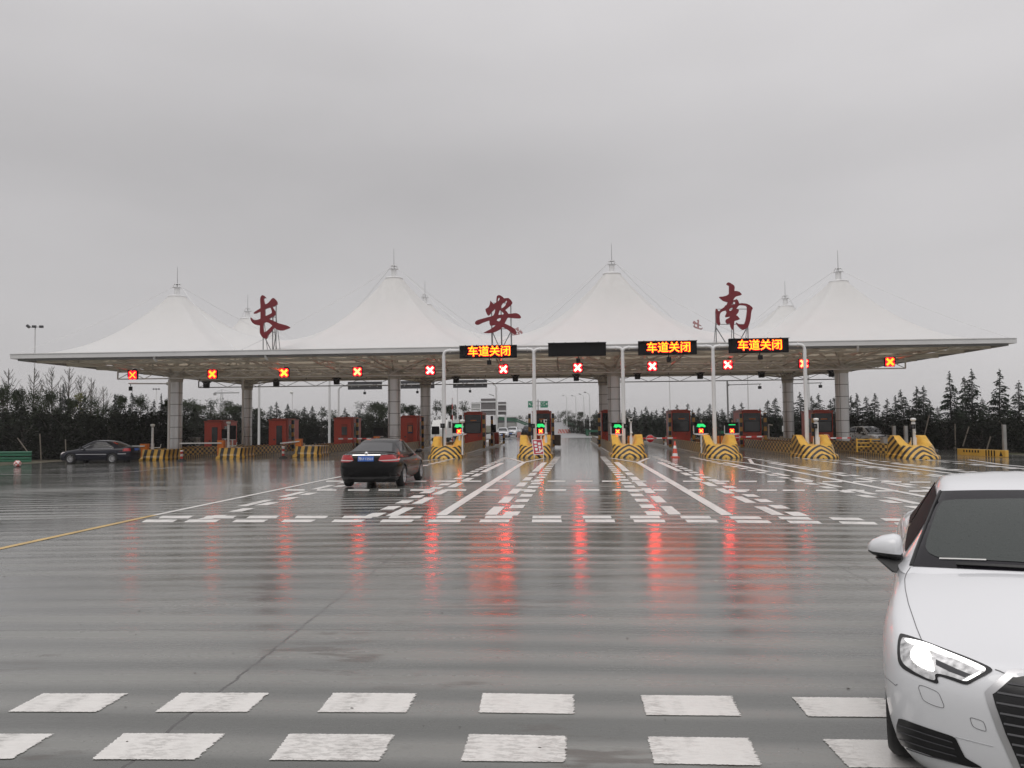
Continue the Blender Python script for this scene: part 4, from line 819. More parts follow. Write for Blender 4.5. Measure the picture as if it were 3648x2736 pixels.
# ------------------------------------------------------------------ cones and bollards
cone_m = stripes('cone_bands', lambda g, x, y, z: g.m('ADD', z, .17), .40, .62, a=(.62, .07, .035), b=(.70, .69, .68), dirt=.15)
def cone(px, py, h, label, base='cone', m=None):
    p = gp(px, py); root = thing('traffic_cone', (p.x, p.y, gz(p.x)), label, 'traffic cone', 'traffic cones'); mb = MB(); rb = h * .19
    mb.lathe((0, 0, .03), [(rb, 0), (rb * .93, .03), (h * .045, h - .05), (h * .03, h - .03), (0, h - .025)], 18); mb.build('cone_body', m or cone_m, root)
    mb = MB(); mb.box((0, 0, .02), (rb * 2.7, rb * 2.7, .045)); mb.build('base', M['rubber'] if base != 'cone' else M['cone_red'], root, bevel=.012)
cone(2405, 1630, .86, 'tall red and white traffic cone in the closed lane right of the middle')
cone(2616, 1630, .50, 'short red and white cone on a black base beside the horned island', base='blk')
def bollard(px, py, h, label):
    p = gp(px, py); root = thing('lane_bollard', (p.x, p.y, gz(p.x)), label, 'bollard', 'striped lane bollards'); mb = MB(); mb.lathe((0, 0, .06), [(.085, 0), (.085, h - .18), (.105, h - .15), (.105, h - .1), (.03, h - .06), (0, h - .06)], 14); mb.build('tube', bollard_m, root)
    mb = MB(); mb.lathe((0, 0, 0), [(.27, 0), (.25, .06), (.12, .14), (.09, .16)], 16); mb.build('base', M['rubber'], root)
bollard(647, 1643, .68, 'red and white bollard on a black base before the leftmost big column'); bollard(1009, 1633, .78, 'white bollard with dark base before the tilted barrier arm')
p = ap(602, 1612, 53.5); root = thing('lane_bollard', (p.x, 53.5, gz(p.x)), 'pale stacked bollard left of the leftmost big column foot', 'bollard'); mb = MB()
for i in range(3): mb.lathe((0, 0, .22 + i * .17), [(.02, 0), (.11, .02), (.11, .10), (.02, .13)], 12)
mb.lathe((0, 0, 0), [(.2, 0), (.16, .1), (.05, .25), (.05, .6)], 12); mb.build('tube', M['white'], root)
# ------------------------------------------------------------------ red notice board
p0, p1, p2, p3_ = ap(1894, 1566, 42.0), ap(1931, 1564, 42.0), ap(1938, 1619, 42.0), ap(1902, 1621, 42.0); ctr = (p0 + p1 + p2 + p3_) / 4
root = thing('notice_board', (ctr.x, 42.0, gz(ctr.x)), 'small leaning red notice board with white characters and an arrow', 'sign board'); o_ = Vector((ctr.x, 42.0, gz(ctr.x)))
ex = ((p1 - p0) + (p2 - p3_)).normalized(); ez = ((p0 - p3_) + (p1 - p2)).normalized(); ez = Vector((ez.x, .22, ez.z)).normalized(); ey = ez.cross(ex).normalized(); wB, hB = .545, .83
def bd(a, b, d=0): return (ctr - o_) + ex * (a * wB) + ez * (b * hB) - ey * -d
mb = MB(); 
def slab(mb, P, d0, d1, mi=0):
    n = len(P); vs = [bd(a, b, d0) for a, b in P] + [bd(a, b, d1) for a, b in P]; mb.add(vs, [tuple(range(n)), tuple(range(2 * n - 1, n - 1, -1))] + [(i, (i + 1) % n, (i + 1) % n + n, i + n) for i in range(n)], mi)
slab(mb, [(-.5, -.5), (.5, -.5), (.5, .5), (-.5, .5)], 0, .02); mb.build('panel', M['white'], root); mb = MB(); slab(mb, [(-.44, -.46), (.44, -.46), (.44, .46), (-.44, .46)], -.006, -.001); mb.build('red_field', mat('notice_red', (.42, .025, .045), .45, noise=.08), root)
mb = MB(); rg = random.Random(5)
for (cx_, cy_, w2, h2) in ((-.20, .30, .15, .085), (-.19, .08, .14, .08), (-.18, -.14, .15, .09), (.16, .20, .14, .09), (.17, -.02, .14, .085), (.15, -.20, .06, .09)):
    P = []
    for i in range(10):
        a = 2 * math.pi * i / 10 + .3; q = .85 + rg.random() * .3; P.append((cx_ + w2 * q * max(-.9, min(.9, math.cos(a) * 1.25)), cy_ + h2 * q * max(-.9, min(.9, math.sin(a) * 1.25))))
    slab(mb, P, -.011, -.007)
slab(mb, [(-.30, -.34), (-.25, -.31), (.18, -.31), (.26, -.22), (.34, -.17), (.42, -.2), (.42, -.30), (.26, -.33), (.22, -.375), (-.25, -.375)], -.011, -.007); mb.build('characters', M['white'], root)
mb = MB()
for a in (-.45, .45): mb.bar(bd(a, -.5), bd(a, -.5) * 1.0 + Vector((0, 0, -(bd(a, -.5).z))), .03)
mb.bar(bd(0, .4, .02), bd(0, .4, .02) + Vector((0, .5, -(bd(0, .4).z))), .03); mb.build('legs', M['white_steel'], root)
rg = random.Random(9); mb = MB()
for i in range(80):
    q = gp(rg.uniform(-100, 3100), 1760 + 950 * rg.random() ** 1.3); r_ = rg.uniform(.003, .008); c = Vector((q.x, q.y, gz(q.x) + .004)); a = rg.uniform(0, 3.1); e = rg.uniform(.6, 2.2)
    ring = [c + Vector((math.cos(a) * r_ * e * math.cos(t) - math.sin(a) * r_ * math.sin(t), math.sin(a) * r_ * e * math.cos(t) + math.cos(a) * r_ * math.sin(t), 0)) for t in (0, 1.2, 2.5, 3.8, 5.1)]; mb.add(ring + [c + Vector((0, 0, r_ * .7))], [(0, 1, 5), (1, 2, 5), (2, 3, 5), (3, 4, 5), (4, 0, 5)])
tag(mb.build('road_debris', mat('debris', (.035, .028, .022), .6)), kind='stuff')
# ------------------------------------------------------------------ grey cabinet, low fence and posts at the right edge
p = ap(3155, 1580, 46.5); mb = MB(); mb.box((0, 0, .44), (.40, .45, .88)); mb.box((0, 0, .90), (.46, .5, .05)); o = mb.build('cabinet', M['concrete'], None, bevel=.012); o.location = (p.x, 46.5, gz(p.x) + .15); tag(o, 'grey equipment cabinet left of the last horned island', 'cabinet')
for px, yt, Y, lab in ((3184, 1517, 49.5, 'grey square post left behind the last horned island'), (3226, 1517, 47.5, 'grey square post right behind the last horned island'), (3576, 1513, 46.2, 'tall grey post behind the low yellow barrier at the right edge'), (3411, 1508 + 30, 60, 'short grey post beyond the low yellow barrier')):
    if px == 3411: continue
    q = ap(px, yt, Y); o = MB().box((0, 0, (q.z - gz(q.x)) / 2), (.17, .17, q.z - gz(q.x))).build('grey_post', M['concrete'], None, bevel=.01); o.location = (q.x, Y, gz(q.x)); tag(o, lab, 'post', 'grey posts by the last lane')
low_m = checker('low_barrier_checks', .62, .2, (.52, .27, .05), (.50, .26, .05), .3)
a, b_ = gp(3416, 1620), gp(3588, 1629); root = thing('low_barrier', ((a.x + b_.x) / 2, (a.y + b_.y) / 2, gz(b_.x)), 'low yellow barrier with black bars at the right edge before the trees', 'barrier'); d = (b_ - a); l = Vector((d.x, d.y)).length; root.rotation_euler = (0, 0, math.atan2(d.y, d.x))
mb = MB(); mb.box((0, 0, .19), (l, .22, .38)); mb.build('kerb_block', M['yellow'], root, bevel=.02)
for i in range(6): MB().box((-l / 2 + .55 + i * .22, -.113, .26), (.10, .01, .14)).build('black_bar', M['black'], root)
for i in range(4): MB().box((l * .12 + i * .2, -.113, .19), (.09, .01, .34)).build('black_bar', M['black'], root)
MB().prism([(l / 2 - .42, .05), (l / 2 - .18, .05), (l / 2 - .30, .32)], 'Y', -.118, -.108).build('black_triangle', M['black'], root)
p = ap(3056, 1590, 47.3); root = thing('pipe_fence', (p.x, 47.3, gz(p.x) + .19), 'short yellow pipe fence left of the grey cabinet', 'fence'); mb = MB(); L_ = 60 * 47.3 / FPX * 1.55
for zz in (.30, .52, .72): mb.bar((-.1, 0, zz), (L_, 0, zz), .055)
for i in range(3): mb.bar((-.05 + (L_) * i / 2, 0, 0), (-.05 + L_ * i / 2, 0, .78), .075)
mb.build('rails', M['yellow'], root)
# yellow wedge and camera arms around the plaza
def arm_pole(px, ytop, ybase, Y, x_end, y_arm, label, m, rad=.075, box=True):
    X = XP(px, Y, 1450); zg = gz(X); zt_ = ZP(px, ytop, Y) - zg; za = ZP(px, y_arm, Y) - zg; xe = XP(x_end, Y, y_arm) - X; root = thing('camera_mast', (X, Y, zg), label, 'camera mast', 'camera masts with a side arm'); mb = MB()
    mb.cyl((0, 0, 0), (0, 0, zt_), rad, 10); mb.build('pole', m, root); mb = MB(); mb.cyl((0, 0, za), (xe, 0, za + .05), rad * .5, 8); mb.lathe((.1 * (1 if xe > 0 else -1), 0, za), [(.04, -.12), (.11, -.05), (.11, .05), (.04, .12)], 10, axis='X'); mb.build('arm', m, root)
    if box: xb = xe - .15 * (1 if xe > 0 else -1); mb = MB(); mb.cyl((xb, 0, za), (xb, 0, za - .14), .025, 6); mb.box((xb, 0, za - .30), (.22, .26, .28), rz=.4); mb.build('camera', M['black'], root)
arm_pole(602, 1352, 1600, 52.5, 458, 1367, 'white camera mast with an arm to the left, beside the leftmost big column', M['white_steel'], .085)
arm_pole(865, 1340, 1590, 64.5, 735, 1353, 'white camera mast left of the leftmost rear column', M['white_steel'], .085, box=False)
arm_pole(2593, 1357, 1540, 80.0, 2712, 1371, 'dark camera mast with an arm to the right, behind the fourth sign pole', M['grey_steel'], .09)
arm_pole(2806, 1357, 1540, 80.0, 2928, 1367, 'dark camera mast half hidden by the thick rear column on the right', M['grey_steel'], .09)
def pole(px, yt, Y, rad, label, head=None, m=None, cat='pole', grp='tall white poles behind the toll'):
    X = XP(px, Y, 1450); zg = gz(max(-60, min(60, X))); zt_ = ZP(px, yt, Y) - zg; root = thing('light_pole', (X, Y, zg), label, cat, grp); mb = MB(); mb.cyl((0, 0, -.2), (0, 0, zt_), rad * 1.3, 8, r2=rad); mb.build('pole', m or M['white_steel'], root)
    if head == 'cam': mb = MB(); mb.lathe((-.1, 0, zt_), [(0, -.3), (.25, -.2), (.28, 0), (0, .12)], 10); mb.build('lamp_head', M['white'], root)
    if head == 'box': mb = MB(); mb.box((0, -.15, zt_ * .22), (.5, .3, .6)); mb.build('box', M['white'], root); mb = MB(); mb.tube([(0, 0, zt_), (-.25, 0, zt_ - .02), (-.3, 0, zt_ - .3)], .05, 6); mb.lathe((-.3, 0, zt_ - .38), [(0, -.12), (.12, 0), (0, .12)], 8); mb.build('camera', M['white'], root)
    if head == 'bend': mb = MB(); mb.bar((0, 0, zt_), (.32, 0, zt_ - .06), .09); mb.build('camera', M['white'], root)
pole(923, 1340, 88, .12, 'tall white pole between the two booths with dark doors')
pole(1041, 1396, 120, .06, 'thin white pole with a round lamp head, over the mid left booths', 'cam')
pole(1174, 1330, 88, .12, 'tall white pole left of the booth with the grey door window')
pole(1630, 1330, 95, .06, 'thin white pole behind the leftmost horned island booth')
pole(2387, 1330, 130, .07, 'thin tall white pole behind the middle lit board'); pole(2666, 1330, 120, .09, 'thin tall white pole behind the rightmost lit board')
pole(2793, 1366, 84, .11, 'white pole with a junction box left of the thick rear column', 'box'); pole(2881, 1330, 90, .15, 'tall white pole right behind the rightmost sign pole')
pole(2736, 1512, 64, .06, 'short white post with a bent head before the green rail', 'bend')
# ================================================================== VEHICLES
def wet_paint(name, col, metal=0.0, rough=.25):
    m = mat(name, col, rough, metal=metal, coat=1.0); g = NG(m); g.xyz(); n = g.noise(95, detail=2); d = g.rng(n, .60, .70, 0, 1, sm=True)
    g.put(g.b.inputs['Coat Normal'], g.bump(d, .10, .004)); return m
P_WHITE = wet_paint('car_white_paint', (.66, .67, .69), rough=.3); P_BLACK = wet_paint('car_black_paint', (.0035, .0035, .004), rough=.2); P_BLACK.node_tree.nodes['Principled BSDF'].inputs['Specular IOR Level'].default_value = .08; P_BLACK.node_tree.nodes['Principled BSDF'].inputs['Coat Weight'].default_value = .28; P_NAVY = wet_paint('car_navy_paint', (.005, .006, .014), .0, .25); P_NAVY.node_tree.nodes['Principled BSDF'].inputs['Specular IOR Level'].default_value = .1; P_NAVY.node_tree.nodes['Principled BSDF'].inputs['Coat Weight'].default_value = .5; P_GREYW = wet_paint('car_pale_paint', (.50, .51, .53), rough=.3)
wet_glass = mat('wet_glass', (.018, .025, .022), .05, spec=.38); g = NG(wet_glass); g.xyz(); dr = g.rng(g.noise(70, detail=3), .60, .68, 0, 1, sm=True); g.put(g.b.inputs['Normal'], g.bump(dr, .5, .006)); g.put(g.b.inputs['Roughness'], g.m('MULTIPLY_ADD', g.noise(4, detail=4), .16, .02))
tint = mat('tinted_glass', (.006, .006, .008), .06, spec=.28); chrome = mat('chrome', (.60, .60, .61), .16, metal=1); satin = mat('satin_silver', (.52, .52, .53), .3, metal=.7); alloy = mat('alloy_wheel', (.48, .48, .49), .3, metal=.8); plast = mat('black_trim', (.012, .012, .013), .45); gril = mat('grille_black', (.006, .006, .007), .3)
tail_r = mat('tail_lens', (.36, .007, .012), .15, coat=.5); tail_w = mat('clear_lens', (.55, .50, .50), .2); reflector = mat('headlamp_reflector', (.62, .62, .62), .22, metal=.6, noise=.55, nscale=26)
lamp_e = mat('headlamp_lit', (1, 1, 1), .3, emit=(1, .97, .92), es=7); drl_e = mat('daytime_strip_lit', (1, 1, 1), .3, emit=(1, .98, .95), es=2.2); plate_b = mat('plate_blue', (.015, .10, .42), .4); plate_w = mat('plate_white', (.75, .75, .75), .4)
def car_shell(T):
    """half hull: plan columns x height rows, closed over the bonnet and boot; mirrored, subdivided. car frame: x right, y rearward, z up"""
    cols, fr, tk, zb = T['cols'], T['rows'], T['tuck'], T['zb']; nr = len(fr); V = []; F = []; idx = {}
    def vid(p, key):
        if key not in idx: idx[key] = len(V); V.append(p)
        return idx[key]
    n = len(cols)
    for i, (u_, v_, zt_, nu, nv) in enumerate(cols):
        for j in range(nr):
            z0 = zb(u_) if callable(zb) else zb; z_ = z0 + (zt_ - z0) * fr[j]; t_ = tk[j] * (T.get('ntk', 1.0) if abs(nu) > .6 else 1); vid((max(0, v_ - nv * t_) if v_ > 0 else 0, u_ - nu * t_, z_), (i, j))
    for i in range(n - 1):
        for j in range(nr - 1): F.append((idx[i, j], idx[i + 1, j], idx[i + 1, j + 1], idx[i, j + 1]))
    nf = T['nf']; J = nr - 1                                             # first nf columns run across the front, last nf across the back
    crown = T['crown']; fracs = [0] + [cols[k][1] / cols[nf - 1][1] for k in range(1, nf - 1)]
    def capv(i, q):                                                       # q-th inner point of cap row i (i = side column index)
        u_, v_, zt_, _, _ = cols[i]; f = fracs[q] * .86; e = V[idx[i, J]]
        return vid((e[0] * f, e[1] + T['capu'](u_, f), zt_ + crown(u_) * (1 - f * f)), ('c', i, q))
    prev = [idx[k, J] for k in range(nf)]
    for i in range(nf, n - nf):
        cur = [capv(i, q) for q in range(nf - 1)] + [idx[i, J]]
        for q in range(nf - 1): F.append((prev[q], prev[q + 1], cur[q + 1], cur[q]))
        prev = cur
    last = [idx[n - 1 - k, J] for k in range(nf)]
    for q in range(nf - 1): F.append((prev[q], prev[q + 1], last[q + 1], last[q]))
    bm = bmesh.new(); vv = [bm.verts.new(p) for p in V]
    for f in F: bm.faces.new([vv[k] for k in f])
    mv = [bm.verts.new((-p[0], p[1], p[2])) if p[0] > 1e-6 else vv[k] for k, p in enumerate(V)]
    for f in F: bm.faces.new([mv[k] for k in f[::-1]])
    bot = [vv[idx[i, 0]] for i in range(n)] + [mv[idx[i, 0]] for i in range(n - 2, 0, -1)]
    bm.faces.new(bot); bmesh.ops.recalc_face_normals(bm, faces=bm.faces); cl = bm.edges.layers.float.new('crease_edge')
    for e in bm.edges:
        k = set()
        for v in e.verts: k.add(v.index)
    bm.verts.index_update(); inv = {vv[idx[i, J]].index for i in range(n)} | {mv[idx[i, J]].index for i in range(n)}; binv = {vv[idx[i, 0]].index for i in range(n)} | {mv[idx[i, 0]].index for i in range(n)}
    for e in bm.edges:
        a, b_ = e.verts[0].index, e.verts[1].index
        if a in inv and b_ in inv: e[cl] = T.get('crease', .35)
        if a in binv and b_ in binv: e[cl] = .8
    me = bpy.data.meshes.new('shell'); bm.to_mesh(me); bm.free(); return me
def apply_mods(me, fn):
    o = bpy.data.objects.new('tmp', me); COL.objects.link(o); fn(o); bpy.context.view_layer.update(); dg = bpy.context.evaluated_depsgraph_get(); r_ = bpy.data.meshes.new_from_object(o.evaluated_get(dg)); bpy.data.objects.remove(o); return r_
def subsurf(me, lv): return apply_mods(me, lambda o: setattr(o.modifiers.new('s', 'SUBSURF'), 'levels', lv))
def cut_arches(me, wheels, rad, depth):
    mb = MB()
    for (v_, u_, z_) in wheels:
        s_ = 1 if v_ > 0 else -1; mb.lathe((v_ - s_ * depth, u_, z_), [(0, 0), (rad, 0), (rad, s_ * (depth + .4)), (0, s_ * (depth + .4))], 40, axis='X')
    c = mb.build('cutter', plast, None)
    def fn(o):
        m = o.modifiers.new('b', 'BOOLEAN'); m.object = c; m.operation = 'DIFFERENCE'; m.solver = 'EXACT'; m.material_mode = 'TRANSFER'
    r_ = apply_mods(me, fn); bpy.data.objects.remove(c); return r_
def cabin_shell(st):
    """st rows: (u_c,z_c, u_e,v_e,z_e, u_b,v_b,z_b): roof centre, roof rail, belt"""
    V = []; F = []; n = len(st)
    for (uc, zc_, ue, ve, ze, ub, vb, zb_) in st:
        V += [(0, uc, zc_), (ve * .52, uc + (ue - uc) * .27, zc_ + (ze - zc_) * .24), (ve * .90, uc + (ue - uc) * .80, zc_ + (ze - zc_) * .78), (ve, ue, ze - .012), (ve + (vb - ve) * .25, ue + (ub - ue) * .25, ze + (zb_ - ze) * .27), (vb, ub, zb_)]
    k = 6
    for i in range(n - 1):
        for j in range(k - 1): F.append((i * k + j, i * k + j + 1, (i + 1) * k + j + 1, (i + 1) * k + j))
    bm = bmesh.new(); a = [bm.verts.new(p) for p in V]; b_ = [bm.verts.new((-p[0], p[1], p[2])) if p[0] > 0 else a[i] for i, p in enumerate(V)]
    for f in F: bm.faces.new([a[q] for q in f]); bm.faces.new([b_[q] for q in f[::-1]])
    bmesh.ops.recalc_face_normals(bm, faces=bm.faces); me = bpy.data.meshes.new('cabin'); bm.to_mesh(me); bm.free(); return me, V
def bvh_of(*mes):
    vs = []; fs = []
    for me in mes:
        n = len(vs); vs += [v.co.copy() for v in me.vertices]; fs += [tuple(i + n for i in p.vertices) for p in me.polygons]
    return BVHTree.FromPolygons(vs, fs)
def smooth(me):
    me.polygons.foreach_set('use_smooth', [True] * len(me.polygons)); me.update()
def patch(bvh, grid, off, name, m, par, mirror=False, thick=.0):
    """lay a grid of points on the shell and lift it by off"""
    R_ = len(grid); C_ = len(grid[0]); mb = MB()
    for s_ in ((1, -1) if mirror else (1,)):
        vs = []
        for row in grid:
            for p in row:
                p = Vector((p[0] * s_, p[1], p[2])); c, n_, _, _ = bvh.find_nearest(p)
                vs.append(c + n_ * off)
        mb.add(vs, [(i * C_ + j, i * C_ + j + 1, (i + 1) * C_ + j + 1, (i + 1) * C_ + j) for i in range(R_ - 1) for j in range(C_ - 1)], 0, True)
    return mb.build(name, m, par)
def lerp(a, b, t): return Vector(a) + (Vector(b) - Vector(a)) * t
def quad_grid(a, b, c, d, n, m_): return [[lerp(lerp(a, b, j / m_), lerp(d, c, j / m_), i / n) for j in range(m_ + 1)] for i in range(n + 1)]
def fill2d(P, step):
    """triangulate a 2-D outline with inner points so it can follow a curved surface; returns verts, faces"""
    from mathutils.geometry import delaunay_2d_cdt
    bnd = []
    for i in range(len(P)):
        a, b_ = Vector(P[i]), Vector(P[(i + 1) % len(P)]); k = max(1, int((b_ - a).length / step))
        bnd += [a + (b_ - a) * (q / k) for q in range(k)]
    def inside(p):
        r_ = False; n = len(P)
        for i in range(n):
            (x1, y1), (x2, y2) = P[i], P[(i + 1) % n]
            if (y1 > p.y) != (y2 > p.y) and p.x < (x2 - x1) * (p.y - y1) / (y2 - y1) + x1: r_ = not r_
        return r_
    x0, x1 = min(p[0] for p in P), max(p[0] for p in P); y0, y1 = min(p[1] for p in P), max(p[1] for p in P); inn = []
    x = x0 + step * .5
    while x < x1:
        y = y0 + step * .5
        while y < y1:
            p = Vector((x, y))
            if inside(p) and min((p - q).length for q in bnd) > step * .45: inn.append(p)
            y += step
        x += step
    n = len(bnd); v, e, f, *_ = delaunay_2d_cdt(bnd + inn, [], [list(range(n))], 1, 1e-7); return v, f
def wheel_parts(par, v_, u_, r_, name='wheel', spokes=10, w_=.215, rim_r=.66):
    s_ = 1 if v_ > 0 else -1; root = MB().lathe((v_, u_, r_), [(r_ * .62, -w_ / 2), (r_ * .90, -w_ / 2), (r_ * .985, -w_ * .38), (r_, -w_ * .2), (r_, w_ * .2), (r_ * .985, w_ * .38), (r_ * .90, w_ / 2), (r_ * .62, w_ / 2)], 32, axis='X').build(name, M['rubber'], par)
    mb = MB(); f = v_ + s_ * w_ * .46; rr = r_ * rim_r
    mb.lathe((f, u_, r_), [(rr, -s_ * .12), (rr * 1.02, 0), (rr * .94, s_ * .012), (rr * .90, -s_ * .02), (rr * .88, -s_ * .10)], 32, axis='X')
    for k in range(spokes):
        a = 2 * math.pi * k / spokes + .2; d = Vector((0, math.cos(a), math.sin(a))); mb.bar(Vector((f - s_ * .035, u_, r_)) + d * rr * .15, Vector((f - s_ * .012, u_, r_)) + d * rr * .92, rr * .15, .03)
    mb.lathe((f - s_ * .03, u_, r_), [(rr * .25, 0), (rr * .2, s_ * .03), (0, s_ * .03)], 14, axis='X'); mb.build('rim', alloy, root)
    MB().lathe((f - s_ * .10, u_, r_), [(rr * .95, 0), (0, 0)], 20, axis='X').build('brake_disc', M['dark_grey'], root); return root
def solid_outline(par, bvh, P2, to3, dirv, off, name, m, step=.03, thick=.0, mirror=True):
    """outline in a drawing plane -> on the shell, by casting along dirv"""
    v2, f2 = fill2d(P2, step); mb = MB()
    for s_ in ((1, -1) if mirror else (1,)):
        vs = []
        for p in v2:
            o = Vector(to3(p)); h = bvh.ray_cast(o - Vector(dirv) * 3, Vector(dirv)); 
            if h[0] is None: h = bvh.find_nearest(o)
            q = h[0] + h[1] * off; vs.append((q.x * s_, q.y, q.z))
        mb.add(vs, f2, 0, True)
    return mb.build(name, m, par)
# ------------------------------------------------------------------ generic saloon
def saloon(name, label, pos, head, paint, spec, cat='car'):
    """pos = middle of the front bumper on the ground, head = heading vector (x,y)"""
    h_ = Vector((head[0], head[1])).normalized(); rz = math.atan2(-h_.y, -h_.x) - math.pi / 2; root = thing(name, (pos[0], pos[1], gz(pos[0]) + .0), label, cat, None, rz)
    me = subsurf(car_shell(spec['T']), 2); wl = [(s_ * spec['track'], u_, spec['wr']) for s_ in (-1, 1) for u_ in spec['axles']]
    me = cut_arches(me, wl, spec['wr'] + .045, .26); cme, _ = cabin_shell(spec['cabin']); cme = subsurf(cme, 2)
    me.materials.clear(); me.materials.append(paint); me.materials.append(plast); smooth(me); smooth(cme); cme.materials.append(paint)
    for p in me.polygons: p.material_index = min(1, p.material_index)
    link('body', me, root); link('roof', cme, root); bvh = bvh_of(cme); bvb = bvh_of(me); st = spec['cabin']
    def rp(i, w): uc, zc_, ue, ve, ze, ub, vb, zb_ = st[i]; return {'c': Vector((0, uc, zc_)), 'e': Vector((ve, ue, ze)), 'b': Vector((vb, ub, zb_))}[w]
    a, b_ = rp(0, 'e'), rp(1, 'e'); q = .94
    for (i, j, nm) in ((0, 1, 'windscreen'), (len(st) - 1, len(st) - 2, 'rear_window')):
        g_ = []
        for t in [k / 8 for k in range(9)]:
            t2 = .07 + t * .86; e = lerp(rp(i, 'e'), rp(j, 'e'), t2); c = lerp(rp(i, 'c'), rp(j, 'c'), t2); row = []
            for k in range(-6, 7):
                f = k / 6 * .92; w2 = abs(f); row.append(Vector((e.x * f, c.y + (e.y - c.y) * w2 * w2, c.z + (e.z - c.z) * w2 * w2)))
            g_.append(row)
        patch(bvh, g_, .004, nm, spec.get('glass', tint), root)
    wi = spec['side']                                                     # side glass: list of (station a, ta, station b, tb) as u ranges
    for (ua0, ua1, ub0, ub1, ftop, fbot) in wi:
        for s_ in (-1, 1):
            def belt(u_): 
                pts = [(rp(i, 'b'), rp(i, 'e')) for i in range(len(st))]
                for k in range(len(pts) - 1):
                    if pts[k][0].y <= u_ <= pts[k + 1][0].y: t = (u_ - pts[k][0].y) / max(1e-6, pts[k + 1][0].y - pts[k][0].y); return lerp(pts[k][0], pts[k + 1][0], t)
                return pts[0][0] if u_ < pts[0][0].y else pts[-1][0]
            def railp(u_):
                pts = [rp(i, 'e') for i in range(len(st))]
                for k in range(len(pts) - 1):
                    if pts[k].y <= u_ <= pts[k + 1].y: t = (u_ - pts[k].y) / max(1e-6, pts[k + 1].y - pts[k].y); return lerp(pts[k], pts[k + 1], t)
                return pts[0] if u_ < pts[0].y else pts[-1]
            g_ = []
            for i in range(7):
                f = i / 6; row = []
                for j in range(9):
                    t = j / 8; bb = belt(ub0 + (ub1 - ub0) * t); rr = railp(ua0 + (ua1 - ua0) * t); p = lerp(bb, rr, fbot + (ftop - fbot) * f); row.append(Vector((p.x * s_, p.y, p.z)))
                g_.append(row)
            patch(bvh, g_, .006, 'side_window', tint, root)
    for s_ in (-1, 1):
        for u_ in spec['axles']: wheel_parts(root, s_ * (spec['track']), u_, spec['wr'], spokes=spec.get('spokes', 10))
        mu, mv, mz = spec['mirror']; mb = MB(); mb.lathe((s_ * (mv + .09), mu, mz), [(0, -.05), (.055, -.045), (.07, 0), (.062, .05), (0, .07)], 14, axis='Y'); vs = [((x - s_ * (mv + .09)) * 1.55 + s_ * (mv + .09), y, z) for x, y, z in mb.v]; mb.v = vs; mb.bar((s_ * (mv - .06), mu, mz - .05), (s_ * (mv + .06), mu, mz - .03), .05); mb.build('wing_mirror', paint, root)
    return root, bvb, bvh
def sedan_spec(L_, W_, H_, zhood, zbelt, zdeck, axles, wr=.315, cab=(1.25, 2.05, 2.9, 3.35, 4.05), deckc=.05, vtop=.56, zb=.19):
    hw = W_ / 2
    cols = [(0, 0, zhood - .10, -1, 0), (.015, .32, zhood - .10, -1, .0), (.075, .60, zhood - .09, -.9, .3), (.22, hw - .10, zhood - .06, -.6, .7), (.45, hw - .03, zhood - .02, -.2, 1), (axles[0], hw, zhood + .035, 0, 1), (cab[0], hw, zbelt - .03, 0, 1), (cab[1] - .1, hw, zbelt - .01, 0, 1),
            (2.45, hw, zbelt, 0, 1), (cab[2] + .1, hw, zbelt + .01, 0, 1), (axles[1], hw, zbelt + .03, 0, 1), (cab[4], hw - .015, zdeck - .02, 0, 1), (L_ - .35, hw - .05, zdeck - .01, .25, .9), (L_ - .12, hw - .17, zdeck, .7, .6), (L_ - .03, .55, zdeck + .01, 1, .2), (L_, .3, zdeck + .015, 1, 0), (L_, 0, zdeck + .015, 1, 0)]
    cols = [c for i, c in enumerate(cols)]
    # front: 4 columns, back: 4 columns
    T = dict(cols=cols[:], rows=[0, .14, .36, .62, .84, 1.0], tuck=[.10, .03, .0, .0, .03, .10], zb=zb, nf=4, crown=lambda u_: .055 if u_ < cab[0] + .2 else (deckc if u_ > cab[4] - .3 else .08), capu=lambda u_, f: -.10 * (1 - f * f) if u_ < cab[0] + .3 else .03 * (1 - f), crease=.3)
    cabin = [(cab[0] - .16, zbelt + .045, cab[0], .70, zbelt + .02, cab[0] + .05, hw - .085, zbelt - .05), (cab[1] - .12, H_ - .035, cab[1], vtop, H_ - .075, cab[0] + .62, hw - .075, zbelt - .03), (2.45, H_, 2.5, vtop + .02, H_ - .045, 2.5, hw - .07, zbelt - .02), (cab[2], H_ - .02, cab[2], vtop - .01, H_ - .075, cab[2] + .3, hw - .08, zbelt - .02), (cab[3] + .0, H_ - .09, cab[3] - .1, vtop - .04, H_ - .14, cab[3] + .35, hw - .10, zbelt), (cab[4] + .06, zdeck + .03, cab[4] - .08, .66, zdeck + .02, cab[4] - .04, hw - .14, zdeck - .02)]
    return dict(T=T, cabin=cabin, axles=axles, wr=wr, track=hw - .115, mirror=(cab[0] + .32, hw - .02, zbelt + .06), side=[(cab[1] + .12, 2.52, cab[0] + .42, 2.46, .90, .16), (2.62, cab[3] - .14, 2.56, cab[3] + .12, .88, .16)])
